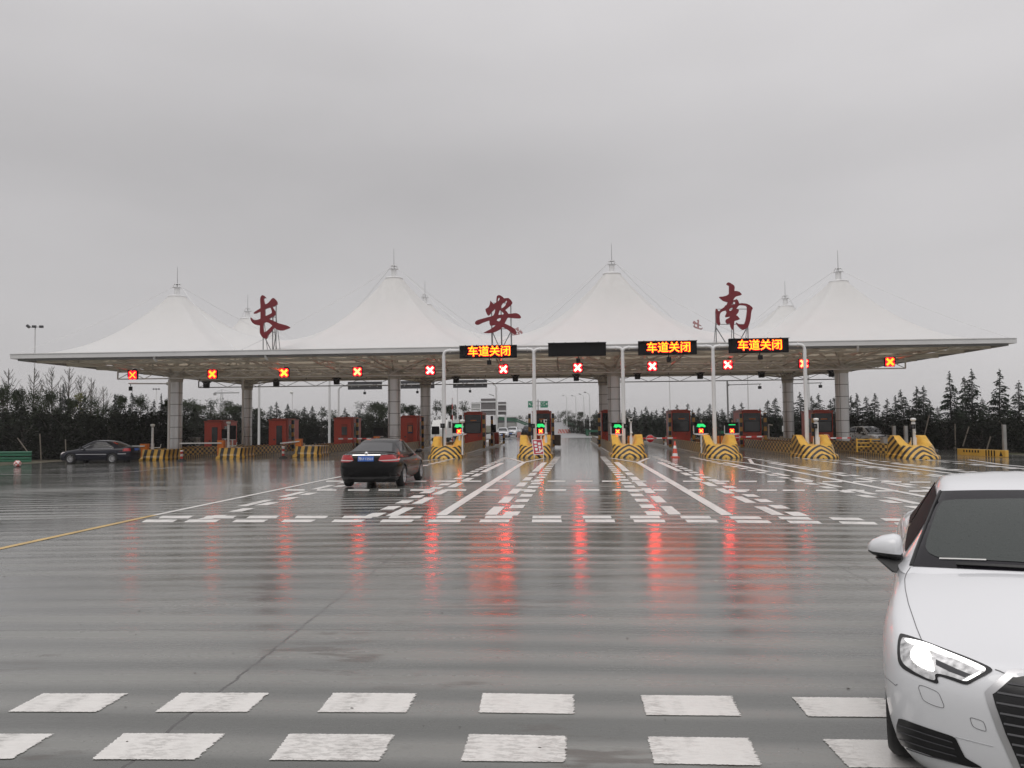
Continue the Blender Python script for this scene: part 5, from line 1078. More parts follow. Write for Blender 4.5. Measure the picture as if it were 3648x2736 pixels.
# --- black saloon, rear view
spB = sedan_spec(4.77, 1.83, 1.46, .80, .95, 1.03, (.94, 3.65), wr=.325, cab=(1.35, 2.15, 3.0, 3.45, 4.12)); spB['glass'] = mat('rear_glass_reflect', (.03, .03, .033), .10)
hd = Vector((.012, 1)).normalized(); rear_c = Vector((-5.68, 22.95)); frontp = rear_c + hd * 4.77
carB, bvB, bvBc = saloon('black_saloon_car', 'black saloon car seen from behind driving towards the lanes with its window open', (frontp.x, frontp.y), (hd.x, hd.y), P_BLACK, spB)
zB = lambda p: Vector((p[0], 4.9, p[1])); bk = (0, -1, 0)
for s_ in (1, -1):
    o = solid_outline(carB, bvB, [(.44 * s_, .985), (.80 * s_, .985), (.865 * s_, .95), (.865 * s_, .775), (.50 * s_, .785), (.36 * s_, .83)], zB, bk, .008, 'tail_light', tail_r, .04, mirror=False)
    solid_outline(o, bvB, [(.38 * s_, .835), (.865 * s_, .85), (.865 * s_, .815), (.40 * s_, .815)], zB, bk, .013, 'clear_band', tail_w, .04, mirror=False)
solid_outline(carB, bvB, [(-.42, .995), (.42, .995), (.42, .972), (-.42, .972)], zB, bk, .016, 'chrome_strip', chrome, .06, mirror=False)
o = solid_outline(carB, bvB, [(-.235, .945), (.235, .945), (.235, .805), (-.235, .805)], zB, bk, .02, 'number_plate', plate_b, .06, mirror=False)
me = text_mesh('豫U·125L0', .098, 'plate'); me.materials.append(plate_w); t = link('plate_text', me, o); t.rotation_euler = (R(90), 0, R(180)); t.location = (0, 4.8, .875)
c_, n_ = bvB.ray_cast(Vector((0, 6, .875)), Vector((0, -1, 0)))[:2]; t.location = (0, c_.y + .026, .875)
mb = MB(); mb.lathe((0, 4.79, 1.035), [(0, .015), (.045, .012), (.058, 0), (.058, -.03)], 20, axis='Y'); b_ = mb.build('badge', chrome, carB); c2 = bvB.ray_cast(Vector((0, 6, 1.0)), Vector((0, -1, 0)))[0]; b_.location = (0, (c2.y - 4.79) + .012, -.008)
solid_outline(carB, bvB, [(-.90, .36), (.90, .36), (.90, .30), (-.90, .30)], zB, bk, .012, 'bumper_line', plast, .08, mirror=False)
mb = MB()
for s_ in (-1, 1):
    for i in range(5): mb.box((s_ * (.43 + i * .045), c2.y + .012, 1.005), (.028, .01, .022))
mb.build('lettering', chrome, carB)
# driver with the arm over the sill is not visible; red reflections of the signs lie on the open side window
# --- navy saloon at the left, turned across the plaza
spN = sedan_spec(4.70, 1.78, 1.46, .78, .93, 1.00, (.92, 3.62), wr=.315, cab=(1.35, 2.1, 3.0, 3.5, 4.15), vtop=.54)
hd = Vector((-1, .02)).normalized(); pf = gp(398, 1664); cN = Vector((pf.x, pf.y)) ; rgt = Vector((hd.y, -hd.x)); cN = ap(402, 1600, 47.6); front = Vector((cN.x, 47.6)) + hd * (4.70 - 3.62) * 0 + hd * 3.62 + rgt * .8
carN, bvN, bvNc = saloon('navy_saloon_car', 'dark navy saloon car in side view at the left with a chrome window line', (front.x, front.y), (hd.x, hd.y), P_NAVY, spN)
zN = lambda p: Vector((p[0], 4.85, p[1]))
for s_ in (1, -1):
    solid_outline(carN, bvN, [(.56 * s_, .93), (.86 * s_, .93), (.86 * s_, .76), (.58 * s_, .76)], zN, bk, .008, 'tail_light', tail_r, .04, mirror=False)
    solid_outline(carN, bvN, [(.48 * s_, .72), (.80 * s_, .72), (.80 * s_, .60), (.50 * s_, .60)], lambda p: Vector((p[0], -.1, p[1])), (0, 1, 0), .008, 'headlight', tail_w, .04, mirror=False)
    sd_ = lambda p, s_=s_: Vector((s_ * 1.1, p[0], p[1]))
    solid_outline(carN, bvN, [(1.30, .60), (3.25, .60), (3.25, .57), (1.30, .57)], sd_, (-s_, 0, 0), .010, 'side_moulding', satin, .1, mirror=False)
    solid_outline(carN, bvN, [(3.98, .62), (4.45, .62), (4.45, .585), (3.98, .585)], sd_, (-s_, 0, 0), .010, 'bumper_moulding', satin, .1, mirror=False)
    mb = MB(); pts = [Vector((s_ * 1, y, z)) for y, z in ((1.62, .955), (2.2, .965), (3.0, .975), (3.60, .99), (3.70, 1.06), (3.62, 1.17), (3.35, 1.29), (2.9, 1.365), (2.4, 1.375), (2.05, 1.32), (1.75, 1.13), (1.58, .99))]
    q = [bvNc.find_nearest(p)[0] + Vector((s_ * .008, 0, 0)) for p in pts]; mb.tube(q + [q[0]], .012, 5, cap=False); mb.build('window_trim', chrome, carN)
solid_outline(carN, bvN, [(-.24, .92), (.24, .92), (.24, .79), (-.24, .79)], zN, bk, .02, 'number_plate', plate_b, .06, mirror=False)
mb = MB(); mb.box((0, 4.1, 1.075), (1.1, .14, .03), M=Matrix.Rotation(.1, 3, 'X')); 
for s_ in (-1, 1): mb.box((s_ * .42, 4.08, 1.03), (.06, .1, .09))
# --- pale SUV waiting behind the right column, and far cars
def hatch_spec(L_, W_, H_, zhood, zbelt, axles, wr=.35, nose=1.0):
    s_ = sedan_spec(L_, W_, H_, zhood, zbelt, zbelt + .05, axles, wr=wr, cab=(1.05 * nose, 1.75 * nose, 3.2, 3.75, L_ - .22), vtop=.60, zb=.24); s_['spokes'] = 7; return s_
spS = hatch_spec(4.45, 1.86, 1.70, .98, 1.10, (.90, 3.55)); pS = ap(3095, 1560, 66.0)
carS, bvS, _ = saloon('white_suv', 'white off-roader facing us behind the rightmost big column', (pS.x - .1, 62.6), (.22, -1), P_GREYW, spS)
front2 = lambda p: Vector((p[0], -.2, p[1])); fw = (0, 1, 0)
def face(car, bv, zh):
    for s_ in (1, -1): solid_outline(car, bv, [(.50 * s_, zh), (.80 * s_, zh + .06), (.84 * s_, zh - .02), (.54 * s_, zh - .12)], front2, fw, .008, 'headlight', reflector, .05, mirror=False)
    solid_outline(car, bv, [(-.46, zh), (.46, zh), (.40, zh - .17), (-.40, zh - .17)], front2, fw, .008, 'grille', gril, .06, mirror=False)
    solid_outline(car, bv, [(-.70, zh - .34), (.70, zh - .34), (.62, zh - .46), (-.62, zh - .46)], front2, fw, .008, 'lower_grille', plast, .06, mirror=False)
    solid_outline(car, bv, [(-.22, zh - .22), (.22, zh - .22), (.22, zh - .34), (-.22, zh - .34)], front2, fw, .014, 'number_plate', plate_b, .06, mirror=False)
face(carS, bvS, .90)
spF = sedan_spec(4.5, 1.78, 1.47, .80, .94, 1.0, (.9, 3.55)); pF = ap(1794, 1540, 112.0)
carF, bvF, _ = saloon('white_saloon_car', 'small far white saloon car facing us by the ramp', (pF.x, 110), (.05, -1), P_WHITE, spF); face(carF, bvF, .72)
spV = hatch_spec(4.6, 1.75, 1.55, .95, 1.08, (.85, 3.6)); pV = ap(1821.5, 1540, 114.0)
carV, bvV, _ = saloon('white_van', 'small far white van right of the far white saloon car', (pV.x, 112), (-.1, -1), P_WHITE, spV); face(carV, bvV, .85)
pK = ap(1881, 1540, 112.0); carK, bvK, _ = saloon('dark_suv', 'small far dark off-roader seen from behind between two horned islands', (pK.x, 116.5), (0, 1), P_NAVY, spS)
# --- lorries behind the left booths
def lorry(px, Y, label, kind, rz):
    X = XP(px, Y); root = thing(kind, (X, Y, gz(X)), label, 'lorry', None, rz); mb = MB(); mb.prism([(-2.9, .5), (-1.2, .5), (-1.2, 2.45), (-2.3, 2.5), (-2.75, 1.7), (-2.9, 1.5)], 'Y', -.95, .95); mb.build('cab', M['white'], root, bevel=.05)
    mb = MB(); mb.prism([(-2.72, 1.72), (-2.32, 2.38), (-2.30, 2.36), (-2.68, 1.68)], 'Y', -.85, .85); mb.prism([(-2.2, 1.6), (-1.5, 1.6), (-1.5, 2.3), (-2.2, 2.3)], 'Y', -.97, .97); mb.build('cab_window', tint, root)
    for x in (-2.2, .8, 1.9):
        for s_ in (-1, 1): MB().lathe((x, s_ * .8, .48), [(0, -.14), (.46, -.14), (.48, 0), (.46, .14), (0, .14)], 18, axis='Y').build('wheel', M['rubber'], root)
    if kind == 'mixer_lorry':
        mb = MB(); mb.lathe((.9, 0, 1.75), [(.3, -1.9), (.8, -1.5), (1.15, -.3), (1.1, .5), (.7, 1.6), (.5, 1.9)], 20, axis='X'); mm = mat('mixer_drum', (.6, .6, .6), .4); g = NG(mm); g.xyz(); g.put(g.b.inputs['Base Color'], g.mix(g.m('GREATER_THAN', g.noise(.9, detail=1), .56), (.62, .63, .62), (.03, .16, .07))); mb.build('drum', mm, root); mb = MB(); mb.box((.6, 0, .75), (4.2, .9, .2)); mb.build('chassis', M['dark_grey'], root)
    else: mb = MB(); mb.box((.9, 0, 1.6), (3.9, 2.0, 1.9)); mb.build('box_body', M['white'], root, bevel=.03); mb = MB(); mb.box((.6, 0, .6), (4.6, 1.5, .25)); mb.build('chassis', mat('lorry_blue', (.04, .12, .25), .5), root)
lorry(1082, 104, 'white mixer lorry with green patches behind the booth with the dark open door', 'mixer_lorry', R(60)); lorry(1598, 92, 'pale box lorry with a blue chassis behind the leftmost sign pole', 'box_lorry', R(75))
p = ap(703, 1560, 63); mb = MB(); mb.box((0, 0, .55), (1.35, .8, 1.1)); mb.box((0, 0, 1.12), (1.4, .85, .06)); o = mb.build('generator_cabinet', M['concrete'], None, bevel=.02); o.location = (p.x - .6, 63, gz(p.x)+.19); tag(o, 'grey generator cabinet right of the leftmost big column foot', 'cabinet')
# ------------------------------------------------------------------ big white saloon, close on the right
AX, AY, AA = 2.26291, 3.41745, -.405
hA = Vector((math.sin(AA), -math.cos(AA), 0)); rA = Vector((-hA.y, hA.x, 0))
def car2w(p): return Vector((AX, AY, 0)) - hA * p[1] + rA * p[0] + Vector((0, 0, p[2]))
def w2car(p): q = Vector(p) - Vector((AX, AY, 0)); return Vector((q.dot(rA), -q.dot(hA), q.z))
carA = thing('white_saloon_car', (AX, AY, 0), 'large white saloon car close on the right with its headlight lit', 'car'); carA.rotation_euler = (0, 0, math.atan2(-hA.y, -hA.x) - math.pi / 2)
# car x axis = rA, y axis = -hA
hw = .925
colsA = [(0.0, 0, .720, -1, 0), (.012, .30, .720, -1, 0), (.050, .54, .710, -1, .1), (.165, .775, .700, -.75, .65), (.34, .893, .715, -.35, .95), (.60, .925, .775, -.05, 1), (.87, .930, .840, 0, 1), (1.15, .905, .895, 0, 1), (1.55, .895, .945, 0, 1), (2.1, .900, .965, 0, 1), (2.7, .905, .975, 0, 1), (3.2, .915, .985, 0, 1),
         (3.50, .925, .995, 0, 1), (3.95, .905, 1.0, .1, 1), (4.20, .84, 1.0, .4, .9), (4.36, .72, 1.0, .8, .5), (4.43, .52, 1.01, 1, .1), (4.455, .28, 1.015, 1, 0), (4.46, 0, 1.015, 1, 0)]
TA = dict(cols=colsA, rows=[0, .12, .30, .52, .74, .90, 1.0], tuck=[.10, .035, .012, .0, .0, .022, .075], zb=.155, nf=4, crown=lambda u_: .05 + .03 * smoothstep(.5, 1.2, u_), capu=lambda u_, f: -.09 * (1 - f * f) if u_ < 1.5 else .02 * (1 - f), crease=.35)
meA = subsurf(car_shell(TA), 3); wlA = [(s_ * .80, u_, .318) for s_ in (-1, 1) for u_ in (.87, 3.50)]; meA = cut_arches(meA, wlA, .362, .28)
cabA = [(1.00, .935, 1.20, .785, .905, 1.30, .86, .905), (1.92, 1.357, 2.05, .580, 1.325, 1.98, .850, .945), (2.28, 1.418, 2.32, .590, 1.382, 2.35, .835, .955), (2.6, 1.440, 2.6, .590, 1.402, 2.6, .83, .955), (3.05, 1.425, 3.05, .575, 1.38, 3.25, .825, .965), (3.5, 1.33, 3.42, .55, 1.29, 3.62, .81, .98), (4.10, 1.04, 3.98, .68, 1.03, 4.0, .78, 1.0)]
cmA, _ = cabin_shell(cabA); cmA = subsurf(cmA, 3); smooth(meA); smooth(cmA); meA.materials.clear(); meA.materials.append(P_WHITE); meA.materials.append(plast); cmA.materials.append(P_WHITE)
for p in meA.polygons: p.material_index = min(1, p.material_index)
link('body', meA, carA); link('roof', cmA, carA); bvA = bvh_of(meA, cmA); bvAb = bvh_of(meA); bvAc = bvh_of(cmA)
camA = w2car(CAM)
def cast_px(px, py, bv=None):
    d = ray(px, py); dc = Vector((d.dot(rA), -d.dot(hA), d.z)).normalized(); h = (bv or bvA).ray_cast(camA, dc)
    if h[0] is None:                                                     # slide to the closest point of the shell
        best = None
        for k in range(20, 120): c = (bv or bvA).find_nearest(camA + dc * (k * .1)); best = c if best is None or c[3] < best[3] else best
        h = best
    return h[0], (h[1] if h[1].dot(dc) < 0 else -h[1])
def trace(P, sc=2.765, ox=3048, oy=2136): return [(ox + a / sc, oy + b / sc) for a, b in P]
def rounded(P, n=2, q=.22):
    for _ in range(n):
        o = []
        for i in range(len(P)):
            a, b_ = P[i], P[(i + 1) % len(P)]; o += [(a[0] + (b_[0] - a[0]) * q, a[1] + (b_[1] - a[1]) * q), (a[0] + (b_[0] - a[0]) * (1 - q), a[1] + (b_[1] - a[1]) * (1 - q))]
        P = o
    return P
def decal(P, off, name, m, par=None, step=9, mirror=True, bv=None):
    """closed outline -> one object per side of the car; par: None or the pair of parents"""
    v2, f2 = fill2d(P, step); vs = []; os_ = []
    for p in v2: c, n_ = cast_px(p.x, p.y, bv); vs.append(c + n_ * off)
    for k in range(2 if mirror else 1):
        mb = MB(); mb.add(vs if k == 0 else [(-v.x, v.y, v.z) for v in vs], f2 if k == 0 else [f[::-1] for f in f2], 0, True)
        os_.append(mb.build(name, m, par[k] if par else carA))
    return os_
def groove(P, r_, name, m, par=None, mirror=True, off=.001, bv=None, close=False):
    pts = []
    for a, b_ in zip(P[:-1], P[1:]):
        k = max(1, int(math.hypot(b_[0] - a[0], b_[1] - a[1]) / 14)); pts += [(a[0] + (b_[0] - a[0]) * i / k, a[1] + (b_[1] - a[1]) * i / k) for i in range(k)]
    pts.append(P[-1]); q = []
    for p in pts: c, n_ = cast_px(*p, bv); q.append(c + n_ * off)
    if close: q.append(q[0])
    for k in range(2 if mirror else 1): MB().tube(q if k == 0 else [Vector((-v.x, v.y, v.z)) for v in q], r_, 5, cap=False).build(name, m, par[k] if par else carA)
rim = [(455,335),(650,400),(900,495),(1150,590),(1375,690),(1290,745),(1180,800),(1110,840),(1060,835),(950,795),(800,745),(830,840),(700,795),(560,735),(465,680),(425,620),(415,520),(420,420),(435,350)]
lens = [(475,375),(650,432),(900,527),(1150,632),(1315,697),(1200,758),(1100,808),(1060,803),(950,763),(785,722),(800,805),(690,768),(570,703),(485,640),(455,580),(448,480),(457,405)]
drl = [(490,392),(700,440),(900,527),(1100,605),(1308,692),(1240,712),(1100,642),(880,562),(700,502),(560,452),(500,425)]
glow = [(565,500),(620,462),(715,470),(742,560),(775,660),(782,715),(700,690),(600,640),(552,570)]
hl = decal(rounded(trace(rim)), .004, 'headlight', gril); 
decal(rounded(trace(lens)), .0075, 'reflector', reflector, hl); decal(rounded(trace(drl)), .011, 'daytime_strip', drl_e, hl); decal(rounded(trace(glow)), .011, 'lit_lamp', lamp_e, hl)
decal(trace([(800,600),(1000,690),(1140,745),(1080,770),(930,715),(800,650)]), .010, 'dark_bezel', M['dark_grey'], hl)
decal(trace([(1060,800),(1200,730),(1245,715),(1225,745),(1105,806)]), .011, 'bright_edge', drl_e, hl)
# grille in car coordinates, so it closes across the nose
def gl(P): return P + [(-a, b_) for a, b_ in reversed(P)]
def front_px(P): return [w for w in P]
def grille_outline(grow):
    L_ = []
    for a, b_ in ((1659,690),(1560,688),(1500,702),(1470,735),(1385,808),(1300,880),(1272,915),(1300,1020),(1350,1160),(1400,1300),(1480,1480),(1555,1655)):
        c, n_ = cast_px(3048 + a / 2.765, 2136 + b_ / 2.765, bvAb); L_.append((abs(c.x), c.z))
    L_ = [(max(0.02, x - grow), z + (grow * (.5 - k / 11) * -1.4)) for k, (x, z) in enumerate(L_)]
    return L_
f_to = lambda p: Vector((p[0], -.3, p[1]))
go = grille_outline(0); gi = [(x - .030, z - (.02 if k < 3 else .008 if k < 6 else -.0)) for k, (x, z) in enumerate(go)]
def closeg(g_): 
    zt_ = g_[0][1]; zl = g_[-1][1]; return [(0, zt_)] + g_ + [(g_[-1][0] * .9, zl - .04), (0, zl - .045)]
half = lambda P: [(x, z) for x, z in P] + [(-x, z) for x, z in reversed(P) if x > 1e-6]
gr_o = solid_outline(carA, bvAb, half(closeg(go)), f_to, (0, 1, 0), .005, 'grille', satin, .035, mirror=False)
solid_outline(gr_o, bvAb, half(closeg(gi)), f_to, (0, 1, 0), .010, 'grille_mesh', gril, .035, mirror=False)
mb = MB(); zt_ = gi[0][1]; zl = gi[-1][1]
for i in range(9):
    z_ = zl + (zt_ - zl) * (i + .6) / 9.5; xm_ = 0
    for k in range(len(gi) - 1):
        (x1, z1), (x2, z2) = gi[k], gi[k + 1]
        if (z1 - z_) * (z2 - z_) <= 0: t = (z_ - z1) / (z2 - z1 + 1e-9); xm_ = max(xm_, x1 + (x2 - x1) * t)
    pts = []
    for k in range(-8, 9):
        h = bvAb.ray_cast(Vector((xm_ * .985 * k / 8, -2, z_)), Vector((0, 1, 0)))
        if h[0]: pts.append(h[0] + h[1] * .010)
    if len(pts) > 2: mb.tube(pts, .0065, 5)
mb.build('grille_slats', M['dark_grey'], gr_o)
solid_outline(gr_o, bvAb, [(-.26, .47), (.26, .47), (.26, .33), (-.26, .33)], f_to, (0, 1, 0), .022, 'plate_holder', plast, .05, mirror=False)
ai = decal(rounded(trace([(430,1162),(700,1258),(985,1352),(1040,1470),(1085,1555),(1260,1655),(1150,1650),(900,1590),(560,1470),(410,1415),(408,1250)]), 2, .12), .004, 'air_intake', gril)
for k in range(4):
    y0 = [1235, 1300, 1370, 1440][k]; groove(trace([(430 + k * 2, y0), (560, y0 + 42), (720, y0 + 95), (960 + 20 * k, y0 + 170)]), .0028, 'intake_bar', M['dark_grey'], par=ai, off=.006)
seamm = mat('panel_gap', (.14, .14, .145), .6)
groove(rounded(trace([(630,840),(700,860),(800,905),(825,930),(850,990),(875,1050),(860,1070),(760,1040),(680,1000),(655,970),(635,910),(620,870)])), .0014, 'washer_cover_gap', seamm, close=True)
groove(rounded(trace([(1125,1165),(1150,1163),(1250,1195),(1270,1220),(1290,1290),(1270,1297),(1180,1265),(1150,1240)])), .0014, 'tow_cover_gap', seamm, close=True)
groove(trace([(265,745),(330,790),(395,845),(412,835)]), .0016, 'bumper_gap', seamm)
groove([(3243, 2022), (3229, 2043), (3223, 2063), (3225, 2098), (3236, 2150), (3265, 2236), (3284, 2282)], .0022, 'bonnet_gap', seamm)
groove(trace([(1375,690),(1420,705),(1470,728)]), .0028, 'bonnet_gap', seamm)
groove(trace([(985,1352),(1150,1395),(1360,1448)]), .0018, 'bumper_crease', mat('crease_shadow', (.40, .41, .42), .5))
# windscreen: black band, clear glass, wipers
ws = [(3352, 1751), (3500, 1747), (3648, 1746), (3800, 1748)]
ext = [(840,315),(1000,311),(1250,307),(1659,306),(2150,318),(2560,1160),(2100,1135),(1659,1108),(1200,1088),(800,1068),(545,1057),(600,905),(680,700),(760,505),(825,345)]
clr = [(870,405),(1659,392),(2110,404),(2200,580),(2330,900),(2400,1090),(2100,1075),(1659,1020),(1290,1002),(860,972),(800,968),(722,928),(692,872),(708,790),(760,640),(815,480)]
t5 = lambda P: trace(P, 2.765, 3048, 1636)
wsm = decal(rounded(t5(ext), 1, .08), .003, 'windscreen', mat('windscreen_band', (.010, .009, .012), .15, spec=.15), mirror=False, step=14); decal(rounded(t5(clr), 1, .15), .006, 'glass', wet_glass, wsm, mirror=False, bv=bvAc, step=14)
groove(t5([(838,318),(760,505),(680,700),(600,905),(548,1052)]), .010, 'pillar_trim', plast, mirror=True, bv=bvAc, off=.004)
groove(t5([(830,985),(1000,990),(1290,1000)]), .006, 'pale_sticker', M['white'], mirror=False, bv=bvAc, off=.006)
groove(t5([(1000,1048),(1300,1062),(1659,1082),(2200,1118)]), .012, 'wiper', plast, mirror=False, bv=bvAc, off=.012)
# side glass
side_tint = mat('side_tint', (.008, .008, .009), .5, spec=.04)
for s_ in (1, -1):
    for (u0, u1, b0, b1) in ((2.05, 2.55, 1.55, 2.52), (2.66, 3.35, 2.62, 3.40)):
        g_ = []
        for i in range(7):
            f = .14 + i / 6 * .72; row = []
            for j in range(9):
                t = j / 8
                def at(u_, w):
                    for k in range(len(cabA) - 1):
                        a = cabA[k]; b_ = cabA[k + 1]; ua, ub = (a[2], b_[2]) if w == 'e' else (a[5], b_[5])
                        if ua <= u_ <= ub: q = (u_ - ua) / (ub - ua); return lerp((a[3], a[2], a[4]) if w == 'e' else (a[6], a[5], a[7]), (b_[3], b_[2], b_[4]) if w == 'e' else (b_[6], b_[5], b_[7]), q)
                    return Vector((cabA[-1][6], cabA[-1][5], cabA[-1][7]))
                p = lerp(at(b0 + (b1 - b0) * t, 'b'), at(u0 + (u1 - u0) * t, 'e'), f); row.append(Vector((p.x * s_, p.y, p.z)))
            g_.append(row)
        patch(bvAc, g_, .005, 'side_window', side_tint, carA)
g_ = []
for t in [k / 8 for k in range(9)]:
    t2 = .08 + t * .82; e = lerp((.66, 4.0, 1.02), (.53, 3.42, 1.27), t2); c = lerp((0, 4.1, 1.04), (0, 3.5, 1.31), t2); g_.append([Vector((e.x * k / 6 * .9, c.y + (e.y - c.y) * (k / 6) ** 2, c.z + (e.z - c.z) * (k / 6) ** 2)) for k in range(-6, 7)])
patch(bvAc, g_, .005, 'rear_window', tint, carA)
for s_ in (-1, 1):
    for u_ in (.87, 3.50): wheel_parts(carA, s_ * .805, u_, .318, spokes=10)
    # mirror: shaped cap on a black foot
    def sect(x, yc, zc_, ry, rz_, n=16, pw=2.4): return [Vector((s_ * x, yc + ry * math.copysign(abs(math.cos(2 * math.pi * k / n)) ** (2 / pw), math.cos(2 * math.pi * k / n)), zc_ + rz_ * math.copysign(abs(math.sin(2 * math.pi * k / n)) ** (2 / pw), math.sin(2 * math.pi * k / n)))) for k in range(n)]
    S_ = [(.825, 1.535, 1.008, .05, .05), (.835, 1.53, 1.012, .085, .076), (.875, 1.53, 1.016, .095, .080), (.94, 1.538, 1.012, .085, .068), (.995, 1.55, 1.004, .066, .048), (1.022, 1.557, .998, .03, .024)]
    vs = []; n = 16
    for q in S_: vs += sect(*q)
    fs = [(i * n + k, i * n + (k + 1) % n, (i + 1) * n + (k + 1) % n, (i + 1) * n + k) for i in range(len(S_) - 1) for k in range(n)] + [tuple(range(n)), tuple(range((len(S_) - 1) * n, len(S_) * n))]
    mb = MB(); mb.add(vs, fs, 0, True); o = mb.build('wing_mirror', [P_WHITE, plast], carA)
    for p in o.data.polygons:
        if p.index < 80 and math.sin(2 * math.pi * (p.index % 16 + .5) / 16) < -.45: p.material_index = 1
    mb = MB(); mb.add([(s_ * .82, 1.49, .955), (s_ * .985, 1.50, .945), (s_ * .985, 1.60, .945), (s_ * .82, 1.60, .955), (s_ * .855, 1.42, .868), (s_ * .885, 1.43, .868), (s_ * .885, 1.53, .87), (s_ * .855, 1.53, .87)], [(0, 1, 2, 3), (4, 5, 6, 7), (0, 1, 5, 4), (1, 2, 6, 5), (2, 3, 7, 6), (3, 0, 4, 7)]); mb.build('foot', plast, o, bevel=.012)
    solid_outline(carA, bvAb, [(.50 * s_, .90), (.88 * s_, .90), (.88 * s_, .76), (.54 * s_, .78)], lambda p: Vector((p[0], 4.7, p[1])), bk, .006, 'tail_light', tail_r, .05, mirror=False)
solid_outline(carA, bvAb, [(-.24, .80), (.24, .80), (.24, .66), (-.24, .66)], lambda p: Vector((p[0], 4.8, p[1])), bk, .012, 'number_plate', plate_b, .05, mirror=False)
# ================================================================== VEGETATION
def leaf_mat(name, a, b, rough=.55):
    m = mat(name, a, rough); g = NG(m); x, y, z = g.xyz(); oi = g.node('ShaderNodeObjectInfo')
    n = g.rng(g.noise(1.6, detail=3), .35, .65); f = g.m('ADD', g.m('MULTIPLY', n, .7), g.m('MULTIPLY', oi.outputs['Random'], .3)); g.put(g.b.inputs['Base Color'], g.mix(f, a, b)); g.b.inputs['Specular IOR Level'].default_value = .12; return m
con_m = leaf_mat('conifer_needles', (.009, .015, .010), (.022, .033, .019)); bl_m = leaf_mat('broad_leaves', (.010, .017, .007), (.034, .050, .017)); bush_m = leaf_mat('shrub_leaves', (.006, .008, .005), (.014, .018, .009), .9); yg_m = leaf_mat('yellow_leaves', (.10, .11, .02), (.17, .16, .03))
bark = mat('bark', (.045, .036, .030), .8, noise=.2); bare_m = mat('bare_twigs', (.085, .075, .062), .8, noise=.2); stake_m = mat('tree_stake', (.20, .17, .14), .8, noise=.2)
def conifer_mesh(seed, h, rbase, z0, open_=1.0):
    rg = random.Random(seed); mb = MB(); nwh = int(h * 7)
    lean = rg.uniform(-.12, .12)
    def ctr(z): return Vector((lean * z * .4 + .10 * math.sin(z * 1.1 + seed) * (z / h), 0, z))
    for i in range(nwh):
        t = i / nwh; z = z0 + (h - z0) * t ** .95; R_ = rbase * (1 - t) ** .85 * rg.uniform(.75, 1.1) + .10
        if R_ < .08: continue
        nb = max(3, int(8 - 4 * t)) 
        for b_ in range(nb):
            if rg.random() < .08 * open_: continue
            a = rg.uniform(0, 2 * math.pi); l = R_ * rg.uniform(.6, 1.25); rise = rg.uniform(.10, .30) * l; c = ctr(z); dirv = Vector((math.cos(a), math.sin(a), 0)); sidev = Vector((-math.sin(a), math.cos(a), 0)); ns = max(3, int(l / .16))
            for s_ in range(ns):
                u0 = (s_ + rg.random() * .4) / ns; pz = rise * math.sin(min(1, u0 * 1.3) * 1.6) - l * .42 * u0 * u0
                p = c + dirv * (l * u0) + Vector((0, 0, pz)); w_ = (.10 + .16 * (1 - u0)) * (1 if l > .5 else .7); ln = l / ns * 1.5
                for sg in (-1, 1):
                    tip = p + dirv * ln * .8 + sidev * sg * w_ * rg.uniform(.9, 1.6) + Vector((0, 0, -rg.uniform(.06, .22) * (.6 + l * .4)))
                    mb.add([p + Vector((0, 0, .02)), p + dirv * ln * .7 + Vector((0, 0, .01)), tip], [(0, 1, 2)])
    for k in range(14):                                                   # leader
        p = ctr(h - .05 * k); a = rg.uniform(0, 6.28); mb.add([p, p + Vector((0, 0, .12)), p + Vector((math.cos(a) * .12, math.sin(a) * .12, -.03 + .1))], [(0, 1, 2)])
    return mb, ctr
def broad_mesh(seed, h, w_, z0, n=4600, ls=.085):
    rg = random.Random(seed); mb = MB(); cl = []
    for i in range(26):
        z = z0 + (h - z0) * rg.random() ** .8; q = (z - z0) / (h - z0); rr = w_ * math.sin(min(1, q * 1.25 + .22) * 2.4) ; a = rg.uniform(0, 6.28); d = rr * rg.uniform(.2, .95); cl.append((Vector((d * math.cos(a), d * math.sin(a), z)), rg.uniform(.28, .55) * (w_ / 1.2)))
    for i in range(n):
        c, r_ = rg.choice(cl); v = Vector((rg.gauss(0, 1), rg.gauss(0, 1), rg.gauss(0, .8))); v = v.normalized() * r_ * rg.uniform(.35, 1.1); p = c + v
        q = Vector((rg.uniform(-1, 1), rg.uniform(-1, 1), rg.uniform(-.6, .9))).normalized(); s_ = q.orthogonal().normalized(); e = ls * rg.uniform(.6, 1.5)
        mb.add([p - s_ * e * .5, p + q.cross(s_) * e * .35, p + s_ * e * .6, p - q.cross(s_) * e * .35], [(0, 1, 2, 3)])
    return mb, cl
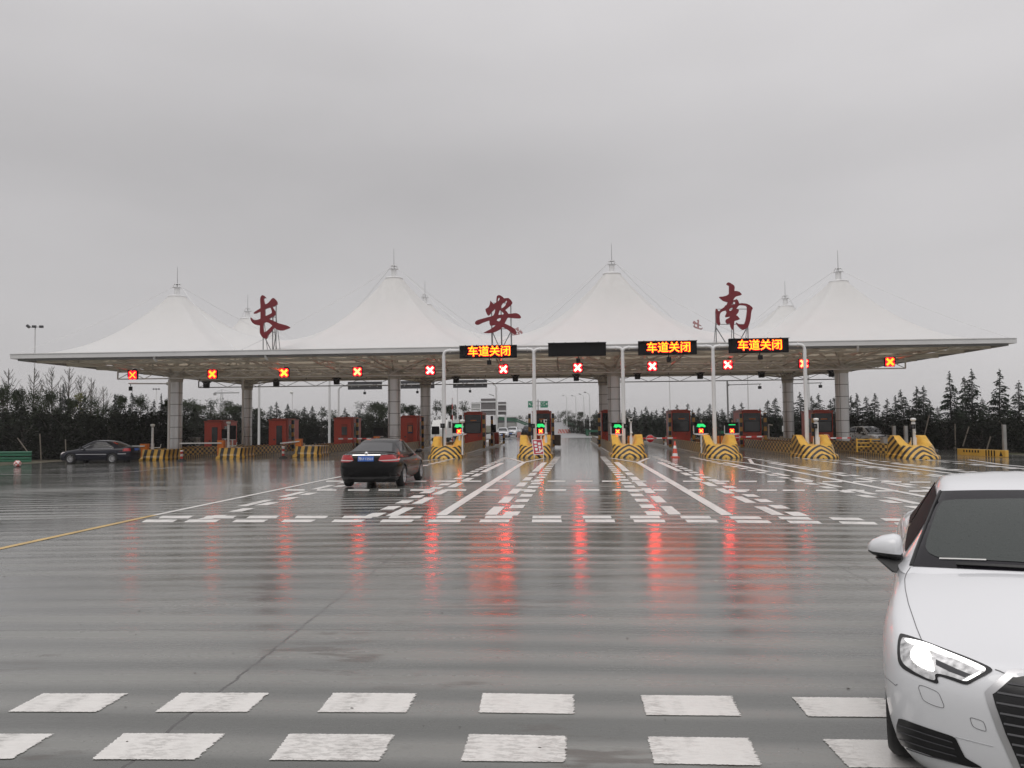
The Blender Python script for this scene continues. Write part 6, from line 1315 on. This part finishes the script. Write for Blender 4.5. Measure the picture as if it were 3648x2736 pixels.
def bare_mesh(seed, h, leafy=0):
    rg = random.Random(seed); mb = MB(); mb.tube([(0, 0, 0), (.05, 0, h * .5), (0, 0, h)], .05, 5, radii=[.07, .04, .012]); lf = MB()
    for i in range(40):
        z = h * (.30 + .66 * i / 40); a = rg.uniform(0, 6.28); l = (h - z) * rg.uniform(.25, .5) + .25; d = Vector((math.cos(a), math.sin(a), 0)); p = Vector((0, 0, z)); e = p + d * l * .55 + Vector((0, 0, l * .85)); mid = p + d * l * .35 + Vector((0, 0, l * .35))
        mb.tube([p, mid, e], .014, 4, cap=False, radii=[.020, .013, .006])
        for k in range(5):
            t = rg.uniform(.25, 1); q = p + (mid - p) * min(1, t * 2) + (e - mid) * max(0, t * 2 - 1); a2 = a + rg.uniform(-1.3, 1.3); mb.tube([q, q + Vector((math.cos(a2) * l * .16, math.sin(a2) * l * .16, l * rg.uniform(.12, .3)))], .007, 3, cap=False)
            if rg.random() < leafy: 
                w_ = Vector((rg.uniform(-.06, .06), rg.uniform(-.06, .06), .05)); lf.add([q, q + w_, q + Vector((w_.y, -w_.x, .06))], [(0, 1, 2)])
    return mb, lf
PROTO = {}
def tree_proto(key, kind, seed, *a):
    root = thing(kind, (0, 0, 0)); 
    if kind == 'conifer_tree':
        mb, ctr = conifer_mesh(seed, *a); mb.build('crown', con_m, root, fix=False); t = MB(); h = a[0]; t.tube([ctr(0), ctr(h * .5), ctr(h * .96)], .1, 7, radii=[.10, .06, .015]); t.build('trunk', bark, root)
    elif kind == 'leafy_tree':
        mb, cl = broad_mesh(seed, *a[:3], **(a[4] if len(a) > 4 else {})); mb.build('crown', a[3], root, fix=False); t = MB(); t.tube([(0, 0, 0), (.04, .02, a[2] + .5), (0, 0, a[0] * .75)], .08, 7, radii=[.085, .06, .02])
        for c, r_ in cl[:12]: t.tube([(0, 0, max(.5, c.z - .9)), (c.x * .5, c.y * .5, c.z - .35), tuple(c)], .02, 4, cap=False, radii=[.03, .018, .008])
        t.build('trunk', bark, root)
    else:
        mb, lf = bare_mesh(seed, a[0], a[1]); mb.build('branches', bare_m, root, fix=False)
        if lf.v: lf.build('crown', a[2], root, fix=False)
    PROTO[key] = (root, a[0], [False])
for i in range(4): tree_proto('con%d' % i, 'conifer_tree', 11 + i * 7, 5.0, [1.05, 1.25, .95, 1.4][i], [.7, .5, .9, .4][i])
for i in range(3): tree_proto('bl%d' % i, 'leafy_tree', 51 + i * 3, 4.0, [1.25, 1.0, 1.45][i], [.7, .9, .5][i], bl_m)
tree_proto('bush', 'leafy_tree', 77, 2.0, 1.1, .1, bush_m, dict(n=2600, ls=.08)); tree_proto('yel', 'leafy_tree', 78, 4.0, .55, .8, yg_m, dict(n=900, ls=.08)); tree_proto('thin', 'leafy_tree', 79, 4.0, .9, 1.0, bl_m, dict(n=1300, ls=.09))
for i in range(3): tree_proto('bare%d' % i, 'bare_tree', 91 + i, 6.0, .25, bl_m)
rt = random.Random(21)
def tree(key, px, ytop, Y, label, group, wx=1.0, py=1580, zbase=None):
    X = XP(px, Y, py); zg = (gz(max(-60, min(60, X))) - .05) if zbase is None else zbase; h = ap(px, ytop, Y).z - zg; root, h0, used = PROTO[key]
    t = root if not used[0] else copy_tree(root); used[0] = True; t.location = (X, Y, zg); s_ = h / h0; t.scale = (s_ * wx, s_ * wx, s_); t.rotation_euler = (0, 0, rt.uniform(0, 6.28)); return tag(t, label, 'tree', group)
# right-hand cedars near the plaza
RB = [(3392, 1327, 60, 'con0', 'tall dark conifer with a drooping top, first of the tall ones right of the canopy', .8), (3445, 1341, 63, 'con2', 'thinner pale-tipped conifer leaning beside the tallest conifer', .8), (3468, 1319, 60, 'con1', 'tallest conifer on the right, above the low yellow barrier', .8), (3560, 1319, 58, 'con3', 'broad tall conifer above the grey post at the right edge', .8), (3634, 1360, 57, 'con1', 'conifer cut by the right picture edge', .9)]
for px, yt, Y, k, lab, wx in RB: tree(k, px, yt, Y, lab, 'tall conifers at the right edge', wx)
for px, yt, Y, k in ((3059, 1404, 72, 'con0'), (3097, 1413, 71, 'con1'), (3118, 1404, 74, 'con2'), (3158, 1422, 70, 'con3'), (3194, 1412, 69, 'con0'), (3225, 1391, 68, 'con1'), (3266, 1381, 67, 'con2'), (3294, 1376, 66, 'con0'), (3322, 1427, 63, 'con3'), (3350, 1450, 66, 'con1'), (3130, 1470, 66, 'con3'), (3240, 1450, 62, 'con3'), (3290, 1460, 60, 'con3'),(3420, 1430, 62, 'con3'), (3510, 1420, 60, 'con1'), (3600, 1420, 60, 'con3')):
    tree(k, px, yt, Y, 'dark conifer in the close row right of the rightmost big column', 'conifers right of the big column', 1.0)
for px, yt, Y, k in ((3075, 1490, 66, 'bush'), (3150, 1490, 64, 'bush'), (3230, 1500, 62, 'bush'), (3310, 1490, 60, 'bush'), (3370, 1500, 59, 'bush'), (3430, 1490, 61, 'bush'), (3500, 1490, 58, 'bush'), (3540, 1500, 58, 'bush'), (3620, 1490, 56, 'bush'), (3665, 1480, 54, 'bush')):
    tree(k, px, yt, Y, 'dark undergrowth shrub below the conifers on the right', 'shrubs below the right conifers', 1.5)
for px, yt in ((2232,1461),(2245,1458),(2264,1452),(2288,1461),(2302,1448),(2328,1466),(2345,1460),(2361,1451),(2385,1458),(2419,1442),(2449,1438),(2470,1460),(2490,1452),(2510,1465),(2526,1439),(2552,1462),(2581,1457),(2615,1442),(2651,1434),(2680,1462),(2705,1455),(2737,1425),(2764,1417),(2795,1450),(2830,1445),(2857,1399),(2878,1440),(2900,1413),(2928,1404),(2957,1424),(2978,1415),(3010,1420),(3035,1412)):
    tree('con%d' % rt.randrange(4), px, yt, rt.uniform(100, 118) if px < 2700 else rt.uniform(88, 100), 'dark conifer in the row behind the far right guardrail', 'conifers behind the far guardrail', 1.05)
for px in range(2235, 3050, 36):
    tree('bush', px + rt.uniform(-8, 8), 1490 + rt.uniform(-14, 6), 112 if px < 2700 else 96, 'dark hedge shrub below the far conifers', 'shrubs behind the far guardrail', 1.5)
# left: dark mixed trees, bare poplars behind
for px, yt, k in ((25, 1312, 'bare0'), (118, 1310, 'bare1'), (180, 1305, 'bare2'), (243, 1308, 'bare0'), (285, 1335, 'bare1'), (322, 1345, 'bare2'), (367, 1375, 'bare0'), (75, 1380, 'bare2'), (212, 1370, 'bare1')):
    tree(k, px, yt, rt.uniform(74, 84), 'bare poplar rising above the dark trees at the left', 'bare poplars at the left', 1.1)
tree('yel', 284, 1395, 70, 'yellow green slender tree among the dark trees at the left', 'single yellow tree', .8)
for px, yt, k in ((5, 1390, 'bl0'), (60, 1397, 'bl1'), (128, 1410, 'bl2'), (172, 1408, 'bl0'), (217, 1372, 'con2'), (250, 1425, 'bl1'), (292, 1405, 'con1'), (330, 1430, 'bl2'), (405, 1405, 'con0'), (428, 1415, 'bl1'), (470, 1396, 'con2'), (500, 1425, 'bl0'), (540, 1425, 'con1'), (572, 1406, 'con0'), (595, 1430, 'bl1'), (-30, 1400, 'bl2'), (-80, 1390, 'bl0'), (380, 1455, 'bl2'), (90, 1440, 'con3'), (210, 1440, 'con3'), (350, 1460, 'con3'), (455, 1450, 'con3'), (520, 1450, 'con3')):
    tree(k, px, yt, rt.uniform(60, 66), 'dark dense tree in the thicket at the left', 'dark trees at the left', .62)
for px in range(-60, 600, 38):
    tree('bush', px + rt.uniform(-10, 10), 1490 + rt.uniform(-25, 10), rt.uniform(57, 62), 'dark shrub filling the foot of the left thicket', 'shrubs in the left thicket', 1.5)
# middle distance
for px, yt, k in ((655, 1437, 'bl0'), (690, 1430, 'con2'), (705, 1445, 'bl1'), (748, 1428, 'con0'), (790, 1435, 'bl2'), (830, 1450, 'bl1'), (855, 1452, 'bl0'), (902, 1447, 'con3'), (918, 1460, 'bl1'), (958, 1446, 'con1'), (985, 1434, 'con0'), (1022, 1441, 'con2'), (1055, 1470, 'bl2'), (1086, 1449, 'con0'), (1114, 1448, 'con2'), (1145, 1455, 'thin'), (1185, 1465, 'thin'), (1230, 1455, 'con3'), (1275, 1458, 'con1'), (1312, 1442, 'bl2'), (1340, 1442, 'bl0'), (1366, 1450, 'bl1'), (1440, 1442, 'thin'), (1460, 1448, 'bl1'), (1490, 1450, 'thin'), (1555, 1432, 'thin'), (1600, 1447, 'bl1'), (1620, 1445, 'con2'), (1650, 1434, 'thin')):
    tree(k, px, yt, rt.uniform(92, 108), 'green tree in the row behind the red booths', 'trees behind the red booths', 1.15 if k != 'thin' else 1.0)
for px in range(640, 1400, 34):
    tree('bush', px + rt.uniform(-8, 8), 1495 + rt.uniform(-12, 8), rt.uniform(88, 98), 'dark shrub below the trees behind the red booths', 'shrubs behind the red booths', 1.35)
for px, yt, Y, k in ((2020, 1468, 230, 'bl2'), (2048, 1474, 215, 'thin'), (2072, 1470, 200, 'bl1'), (2098, 1478, 190, 'con1'), (2128, 1461, 150, 'con0'), (2118, 1480, 165, 'bl0'), (1998, 1478, 300, 'thin'), (1975, 1482, 330, 'thin'), (1850, 1482, 300, 'thin'), (1878, 1482, 300, 'thin'), (1862, 1480, 310, 'bare1'), (1990, 1462, 300, 'bare0'), (2085, 1470, 260, 'bare2'), (2140, 1480, 140, 'bl1')):
    tree(k, px, yt, Y, 'far hazy tree along the exit road', 'far trees along the exit road', 1.3, zbase=-.1)
for px, yt, Y in ((2045, 1495, 150), (2075, 1500, 140), (2105, 1498, 132), (2125, 1500, 126)):
    tree('bush', px, yt, Y, 'roadside shrub below the far street lamps', 'shrubs below the street lamps', 1.2, zbase=-.1)
for px0, py0, px1, py1, Y, lab in ((3310, 1480, 3282, 1600, 58, 'thin leaning tree stake left of the tall conifers'), (3452, 1520, 3430, 1590, 57.5, 'pale leaning tree stake under the tallest conifer'), (3402, 1510, 3404, 1602, 58, 'upright thin tree stake'), (3529, 1555, 3516, 1600, 55, 'short pale stake behind the low yellow barrier'), (3590, 1540, 3560, 1500, 56, 'thin slanting stake at the right edge'), (142, 1545, 147, 1646, 55.5, 'grey upright stake left of the dark blue sedan'), (62, 1560, 100, 1612, 56, 'dark leaning stake above the green guardrail'), (233, 1565, 235, 1620, 56, 'thin stake behind the bonnet of the dark blue sedan')):
    a = ap(px0, py0, Y); b_ = ap(px1, py1, Y); o = MB().cyl(Vector((0, 0, 0)), a - b_, .04, 6).build('tree_stake', stake_m); o.location = b_; tag(o, lab, 'stake', 'tree stakes')
# ================================================================== BACKGROUND STRUCTURES
def rail(pts, label, group=None, h=.72, beams=1, zf=None, m=None):
    P = [Vector(p) for p in pts]; c = sum(P, Vector()) / len(P); root = thing('guardrail', c, label, 'guardrail', group); mb = MB()
    for p, q in zip(P[:-1], P[1:]):
        d = (q - p); s_ = Vector((d.y, -d.x, 0)).normalized()
        prof = [(.0, -.16), (.05, -.12), (.05, -.05), (.0, -.01), (.0, .01), (.05, .05), (.05, .12), (0, .16)]
        for bi in range(beams):
            vs = [e + s_ * (a + .06) + Vector((0, 0, h - bi * .38 + b_)) - c for e in (p, q) for a, b_ in prof]; n = len(prof); mb.add(vs, [(i, i + 1, i + 1 + n, i + n) for i in range(n - 1)]); mb.add([v - s_ * .012 for v in vs], [(i, i + n, i + 1 + n, i + 1) for i in range(n - 1)])
    mb.build('beam', m or M['green_rail'], root, fix=False)
    for p, q in zip(P[:-1], P[1:]):
        n = max(1, int((q - p).length / 4))
        for i in range(n): e = p + (q - p) * ((i + .1) / n); k = MB().cyl(e - c + Vector((0, 0, -.1)), e - c + Vector((0, 0, h + .16)), .055, 8); k.build('post', m or M['green_rail'], root)
g0 = lambda px, py, Y, z: Vector((XP(px, Y, py), Y, z))
a, b_ = gp(-60, 1650), gp(98, 1652); rail([(a.x - 6, a.y, gz(a.x)), (b_.x, b_.y + .5, gz(b_.x))], 'dark green guardrail ending left of the dark blue sedan', h=.62, beams=2)
rail([g0(2560, 1555, 116, -.1), g0(2270, 1553, 117, -.1), g0(2140, 1553, 117.5, 0), g0(2096, 1552, 118.5, 0), g0(2074, 1538, 165, .12), g0(2035, 1522, 225, 1.2), g0(2012, 1503, 300, 2.5)], 'far green guardrail bending up along the right side of the exit road')
rail([g0(3040, 1552, 92, -.15), g0(2560, 1556, 98, -.1)], 'long green guardrail before the dark conifers right of centre')
rail([g0(1892, 1515, 170, .6), g0(1842, 1497, 168, 1.9), g0(1776, 1497, 172, 2.4)], 'green ramp guardrail behind the far parked cars', beams=2, h=.95)
p = ap(1808, 1520, 178); o = MB().box((0, 0, 1.1), (4.2, .6, 2.4)).build('retaining_wall', M['concrete']); o.location = (p.x, 178, -.1); tag(o, 'pale retaining wall under the green ramp rail', 'wall')
p = ap(1807, 1490, 200); root = thing('low_building', (p.x, 200, -.1), 'low dark fronted building above the ramp rail', 'building'); mb = MB(); mb.box((0, 0, 1.9), (4.6, 3, 3.6)); mb.build('wall', M['dark_grey'], root); mb = MB(); mb.box((0, 0, 3.85), (5.2, 3.4, .35)); mb.build('roof', M['white_steel'], root)
# backs of large road signs
def sign_back(x0, x1, y0, y1, Y, label, bars, m):
    a = ap(x0, y0, Y); b_ = ap(x1, y1, Y); w_ = b_.x - a.x; h = a.z - b_.z; root = thing('road_sign', ((a.x + b_.x) / 2, Y, 0), label, 'road sign', 'large road signs seen from behind'); zc_ = (a.z + b_.z) / 2; mb = MB(); mb.box((0, .1, zc_), (w_, .06, h))
    for i in range(7): mb.box((-w_ / 2 + w_ * (i + .5) / 7, .05, zc_), (.06, .05, h))
    mb.build('panel', m, root); mb = MB()
    for t in bars: mb.box((.0, .0, b_.z + h * t), (w_ * 1.15, .16, .2))
    mb.build('crossbar', M['white_steel'], root); mb = MB(); mb.cyl((w_ * .42, .25, 0), (w_ * .42, .25, a.z), .16, 8); mb.build('pole', M['white_steel'], root)
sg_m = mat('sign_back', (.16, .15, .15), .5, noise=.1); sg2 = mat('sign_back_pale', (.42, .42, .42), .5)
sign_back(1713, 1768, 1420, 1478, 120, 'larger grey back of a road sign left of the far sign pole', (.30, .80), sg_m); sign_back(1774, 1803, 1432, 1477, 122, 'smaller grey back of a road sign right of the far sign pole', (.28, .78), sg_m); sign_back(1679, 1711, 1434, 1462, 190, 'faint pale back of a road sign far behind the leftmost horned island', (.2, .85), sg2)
def green_sign(x0, x1, label, marks):
    Y = 230; a = ap(x0, 1429, Y); b_ = ap(x1, 1452, Y); w_ = b_.x - a.x; h = a.z - b_.z; root = thing('road_sign', ((a.x + b_.x) / 2, Y, b_.z), label, 'road sign', 'far green direction signs'); mb = MB(); mb.box((0, 0, h / 2), (w_, .12, h)); mb.build('panel', M['green_sign'], root, bevel=.03); mb = MB()
    for (u_, v_, s_) in marks: mb.lathe((u_ * w_, -.07, v_ * h), [(0, -.03), (s_ * w_, -.03), (s_ * w_, .02)], 7, axis='Y')
    mb.build('white_characters', M['white'], root)
green_sign(1881, 1899, 'far green road sign just left of the second sign pole', ((-.2, .55, .15), (.0, .4, .1), (.3, .85, .1), (.35, .35, .1))); green_sign(1925, 1952, 'far green road sign with white characters between second sign pole and lamps', ((-.32, .84, .06), (0, .84, .08), (-.32, .36, .06), (0, .36, .08), (.33, .52, .11), (-.15, .62, .06)))
p = ap(1917, 1452, 230.3); root = thing('sign_mast', (p.x, 230.3, 0), 'thin central mast carrying the two far green road signs', 'sign mast'); mb = MB(); mb.cyl((0, 0, -.1), (0, 0, p.z + 2.3), .14, 8)
for dz in (.5, 1.7): mb.bar((-3.0, 0, p.z + dz), (3.0, 0, p.z + dz), .12)
mb.build('mast', M['grey_steel'], root)
def lamp(px, ytop, ybase, Y, zb_, xh, lab):
    X = XP(px, Y, 1500); zt_ = ZP(px, ytop, Y) - zb_; root = thing('street_lamp', (X, Y, zb_), lab, 'street lamp', 'street lamps along the exit road'); l = (XP(xh, Y, 1500) - X); mb = MB(); mb.tube([(0, 0, 0), (0, 0, zt_ - .5), (l * .1, 0, zt_ - .08), (l * .6, 0, zt_ + .1)], .08, 7, radii=[.13, .08, .06, .05]); mb.build('pole', M['white_steel'], root); mb = MB(); mb.box((l * .85, 0, zt_ + .16), (abs(l) * .5, .3, .14), M=Matrix.Rotation(.18 if l < 0 else -.18, 3, 'Y')); mb.build('lamp_head', M['grey_steel'], root, bevel=.03)
lamp(2019.5, 1411, 1513, 225, .9, 2006, 'farthest of four thin street lamps by the exit road'); lamp(2052.5, 1412, 1530, 170, .1, 2037, 'second farthest of four thin street lamps by the exit road'); lamp(2081, 1407, 1537, 140, 0, 2064, 'third of four thin street lamps, next to the nearest'); lamp(2101.5, 1401, 1541, 128, 0, 2083, 'nearest of four thin street lamps by the exit road')
root = thing('street_lamp', (XP(1768, 150), 150, 0), 'lone lamp head on a long arm above the grey sign backs', 'street lamp'); z_ = ZP(1756, 1408, 150); l = XP(1756, 150) - XP(1768, 150); mb = MB(); mb.tube([(0, 0, 0), (0, 0, z_ - .5), (l, 0, z_)], .06, 6); mb.build('pole', M['white_steel'], root); mb = MB(); mb.box((l * 1.3, 0, z_ + .05), (.9, .3, .12), M=Matrix.Rotation(.25, 3, 'Y')); mb.build('lamp_head', M['grey_steel'], root)
# red and white railing, water barriers
p0 = ap(1988, 1530, 150); L_ = 44 * 150 / FPX; root = thing('crowd_barrier', (p0.x, 150, 0), 'row of red and white crowd barriers across the far road', 'barrier'); mb = MB()
rdm = stripes('far_barrier', lambda g, x, y, z: g.m('ADD', x, g.m('MULTIPLY', z, .6)), .55, .6, a=(.50, .16, .14), b=(.6, .5, .48), dirt=.2); mb.box((L_ / 2, 0, .45), (L_, .12, .7)); mb.box((L_ / 2, 0, .05), (L_, .5, .1)); mb.build('panel', rdm, root); 
for i, (px, lab) in enumerate(((1846, 'far reddish water barrier left of the other, by the cars'), (1853, 'far reddish water barrier right of its twin'))): q = ap(px, 1537, 108); o = MB().prism([(-.18, 0), (.18, 0), (.12, .8), (-.12, .8)], 'Y', -.15, .15).build('water_barrier', mat('wb%d' % i, (.45, .20, .16), .5)); o.location = (q.x, 108, gz(q.x)); tag(o, lab, 'barrier', 'far water barriers')
# white rail posts and red white poles behind the leftmost horned island
for i, px in enumerate((1545, 1555, 1572, 1601, 1617)): X = XP(px, 92); zt_ = ZP(px, 1481, 92) - gz(X); o = MB().box((0, 0, zt_ / 2), (.14, .14, zt_)).build('white_post', M['white_steel']); o.location = (X, 92, gz(X)); tag(o, 'white post in the row behind the leftmost horned island', 'post', 'white posts behind the island')
for i, (px, yt, lab) in enumerate(((1612, 1418, 'tall red and white raised barrier arm behind the green display'),)): X = XP(px, 86); zt_ = ZP(px, yt, 86) - gz(X); o = MB().box((0, 0, zt_ / 2), (.09, .09, zt_)).build('raised_arm', stripes('raised_arm_s', lambda g, x, y, z: z, 1.2, .5, a=(.5, .05, .05), b=(.6, .6, .6))); o.location = (X, 86, gz(X)); tag(o, lab, 'barrier')
# barrier cabinet on the open-lane side
for px0, px1, py0, py1, Y, lab in ((1971, 1998, 1549, 1586, 60, 'brown metal barrier unit beside the open middle lane'), (1857, 1890, 1540, 1575, 62, 'olive cabinet between two horned islands')):
    a = ap(px0, py0, Y); b_ = ap(px1, py1, Y); zg = gz(a.x) + .19; o = MB().box((0, 0, (a.z - zg) / 2), (b_.x - a.x, .5, a.z - zg)).build('lane_cabinet', mat('cab_%d' % px0, (.13, .10, .07) if px0 > 1900 else (.11, .10, .06), .5, noise=.2)); o.location = ((a.x + b_.x) / 2, Y, zg); tag(o, lab, 'cabinet', 'cabinets beside the lanes')
# pale sheds behind the trees
shed_m = mat('shed_roof', (.42, .56, .53), .5, noise=.1); shed_w = mat('shed_wall', (.55, .55, .55), .6, noise=.1)
def shed(x0, x1, y0, y1, Y, lab, m=None):
    a = ap(x0, y0, Y); b_ = ap(x1, y1, Y); w_ = b_.x - a.x; root = thing('shed', ((a.x + b_.x) / 2, Y, -.4), lab, 'building', 'pale sheds behind the trees'); hz = a.z + .4; mb = MB(); mb.prism([(-w_ / 2, b_.z + .4), (w_ / 2, b_.z + .4), (w_ * .38, hz), (-w_ * .38, hz)], 'Y', -3, 3); mb.build('roof', m or shed_m, root); mb = MB(); mb.box((0, 0, (b_.z + .4) / 2), (w_ * .96, 5.6, b_.z + .4)); mb.build('wall', shed_w, root)
shed(-40, 215, 1496, 1521, 85, 'pale green roofed shed seen through the left thicket'); shed(655, 780, 1512, 1535, 118, 'low pale shed right of the leftmost big column', shed_w); shed(1070, 1180, 1512, 1532, 122, 'white roofed shed behind the conifers between the booths', shed_w); shed(1255, 1330, 1512, 1528, 125, 'white roofed shed behind the booth with the grey door window', shed_w); shed(2030, 2110, 1500, 1513, 260, 'far pale building behind the street lamps', shed_w)
# light mast, far mast, tower crane
root = thing('light_mast', (XP(124, 95, 1250), 95, -.4), 'tall thin mast with three floodlights above the left canopy corner', 'light mast'); zt_ = ZP(124, 1166, 95) + .4; mb = MB(); mb.cyl((0, 0, 0), (0, 0, zt_), .10, 8, r2=.07); mb.build('pole', M['white_steel'], root); mb = MB(); mb.bar((-.8, 0, zt_), (.85, 0, zt_ + .05), .05); mb.build('arm', M['grey_steel'], root)
for dx, dz, rr in ((-.85, .12, .7), (-.08, .08, 0), (.85, .05, 0)): mb = MB(); mb.box((dx, -.1, zt_ + dz), (.42, .3, .30), M=Matrix.Rotation(rr, 3, 'Y')); mb.build('floodlight', M['dark_grey'], root, bevel=.02)
root = thing('light_mast', (XP(556, 260, 1450), 260, -.4), 'faint far mast with three floodlights left of the big column', 'light mast'); zt_ = ZP(556, 1386, 260) + .4; mb = MB(); mb.cyl((0, 0, 0), (0, 0, zt_), .09, 6); mb.build('pole', M['white_steel'], root)
for dx in (-.9, 0, .9): mb = MB(); mb.box((dx, 0, zt_), (.5, .4, .45)); mb.build('floodlight', M['dark_grey'], root)
root = thing('tower_crane', (XP(790, 700, 1450), 700, -.5), 'very faint far tower crane above the trees', 'crane'); zt_ = ZP(790, 1398, 700) + .5; mb = MB()
for dx in (-.9, .9): mb.bar((dx, 0, 0), (dx, 0, zt_), .35)
nz_ = int(zt_ / 2.4)
for i in range(nz_): mb.bar((-.9 if i % 2 else .9, 0, i * 2.4), (.9 if i % 2 else -.9, 0, i * 2.4 + 2.4), .22)
mb.build('tower', M['grey_steel'], root); mb = MB(); mb.bar((-7, 0, zt_ - .5), (16, 0, zt_ - .5), .5, .9); mb.box((-6.5, 0, zt_ - 1.5), (2.2, 1.5, 2)); mb.bar((0, 0, zt_ + 2.5), (-6, 0, zt_), .2); mb.bar((0, 0, zt_ + 2.5), (11, 0, zt_), .2); mb.bar((0, 0, zt_ - .5), (0, 0, zt_ + 2.6), .4); mb.build('jib', M['grey_steel'], root)
# checkered ball by the left guardrail
p = gp(62, 1664); root = thing('marker_ball', (p.x, p.y, gz(p.x) + .19), 'red and white checkered ball on the ground by the green guardrail', 'ball'); cm = mat('ball_checks', (.7, .68, .66), .5); g = NG(cm); x, y, z = g.xyz(); ck = g.node('ShaderNodeTexChecker'); ck.inputs['Scale'].default_value = 6.0; g.put(ck.inputs[0], g.co); ck.inputs[1].default_value = (.70, .66, .64, 1); ck.inputs[2].default_value = (.50, .08, .07, 1); g.put(g.b.inputs['Base Color'], ck.outputs[0])
mb = MB(); mb.lathe((0, 0, 0), [(.001 + .20 * math.sin(math.pi * i / 12), -.20 * math.cos(math.pi * i / 12)) for i in range(13)], 20); mb.build('ball', cm, root); mb = MB(); mb.lathe((0, 0, -.2), [(.18, -.01), (.16, .04), (.08, .05)], 14); mb.build('base', M['rubber'], root)
# ================================================================== HAZE
hm = bpy.data.materials.new('rain_haze'); hm.use_nodes = True; t = hm.node_tree; t.nodes.clear(); o_ = t.nodes.new('ShaderNodeOutputMaterial'); v_ = t.nodes.new('ShaderNodeVolumePrincipled')
v_.inputs['Color'].default_value = (.93, .92, .92, 1); v_.inputs['Density'].default_value = .00048; v_.inputs['Anisotropy'].default_value = .3; t.links.new(v_.outputs[0], o_.inputs['Volume'])
hz = MB().box((0, 1470, 12.5), (3040, 3080, 29)).build('haze', hm); tag(hz, kind='stuff')
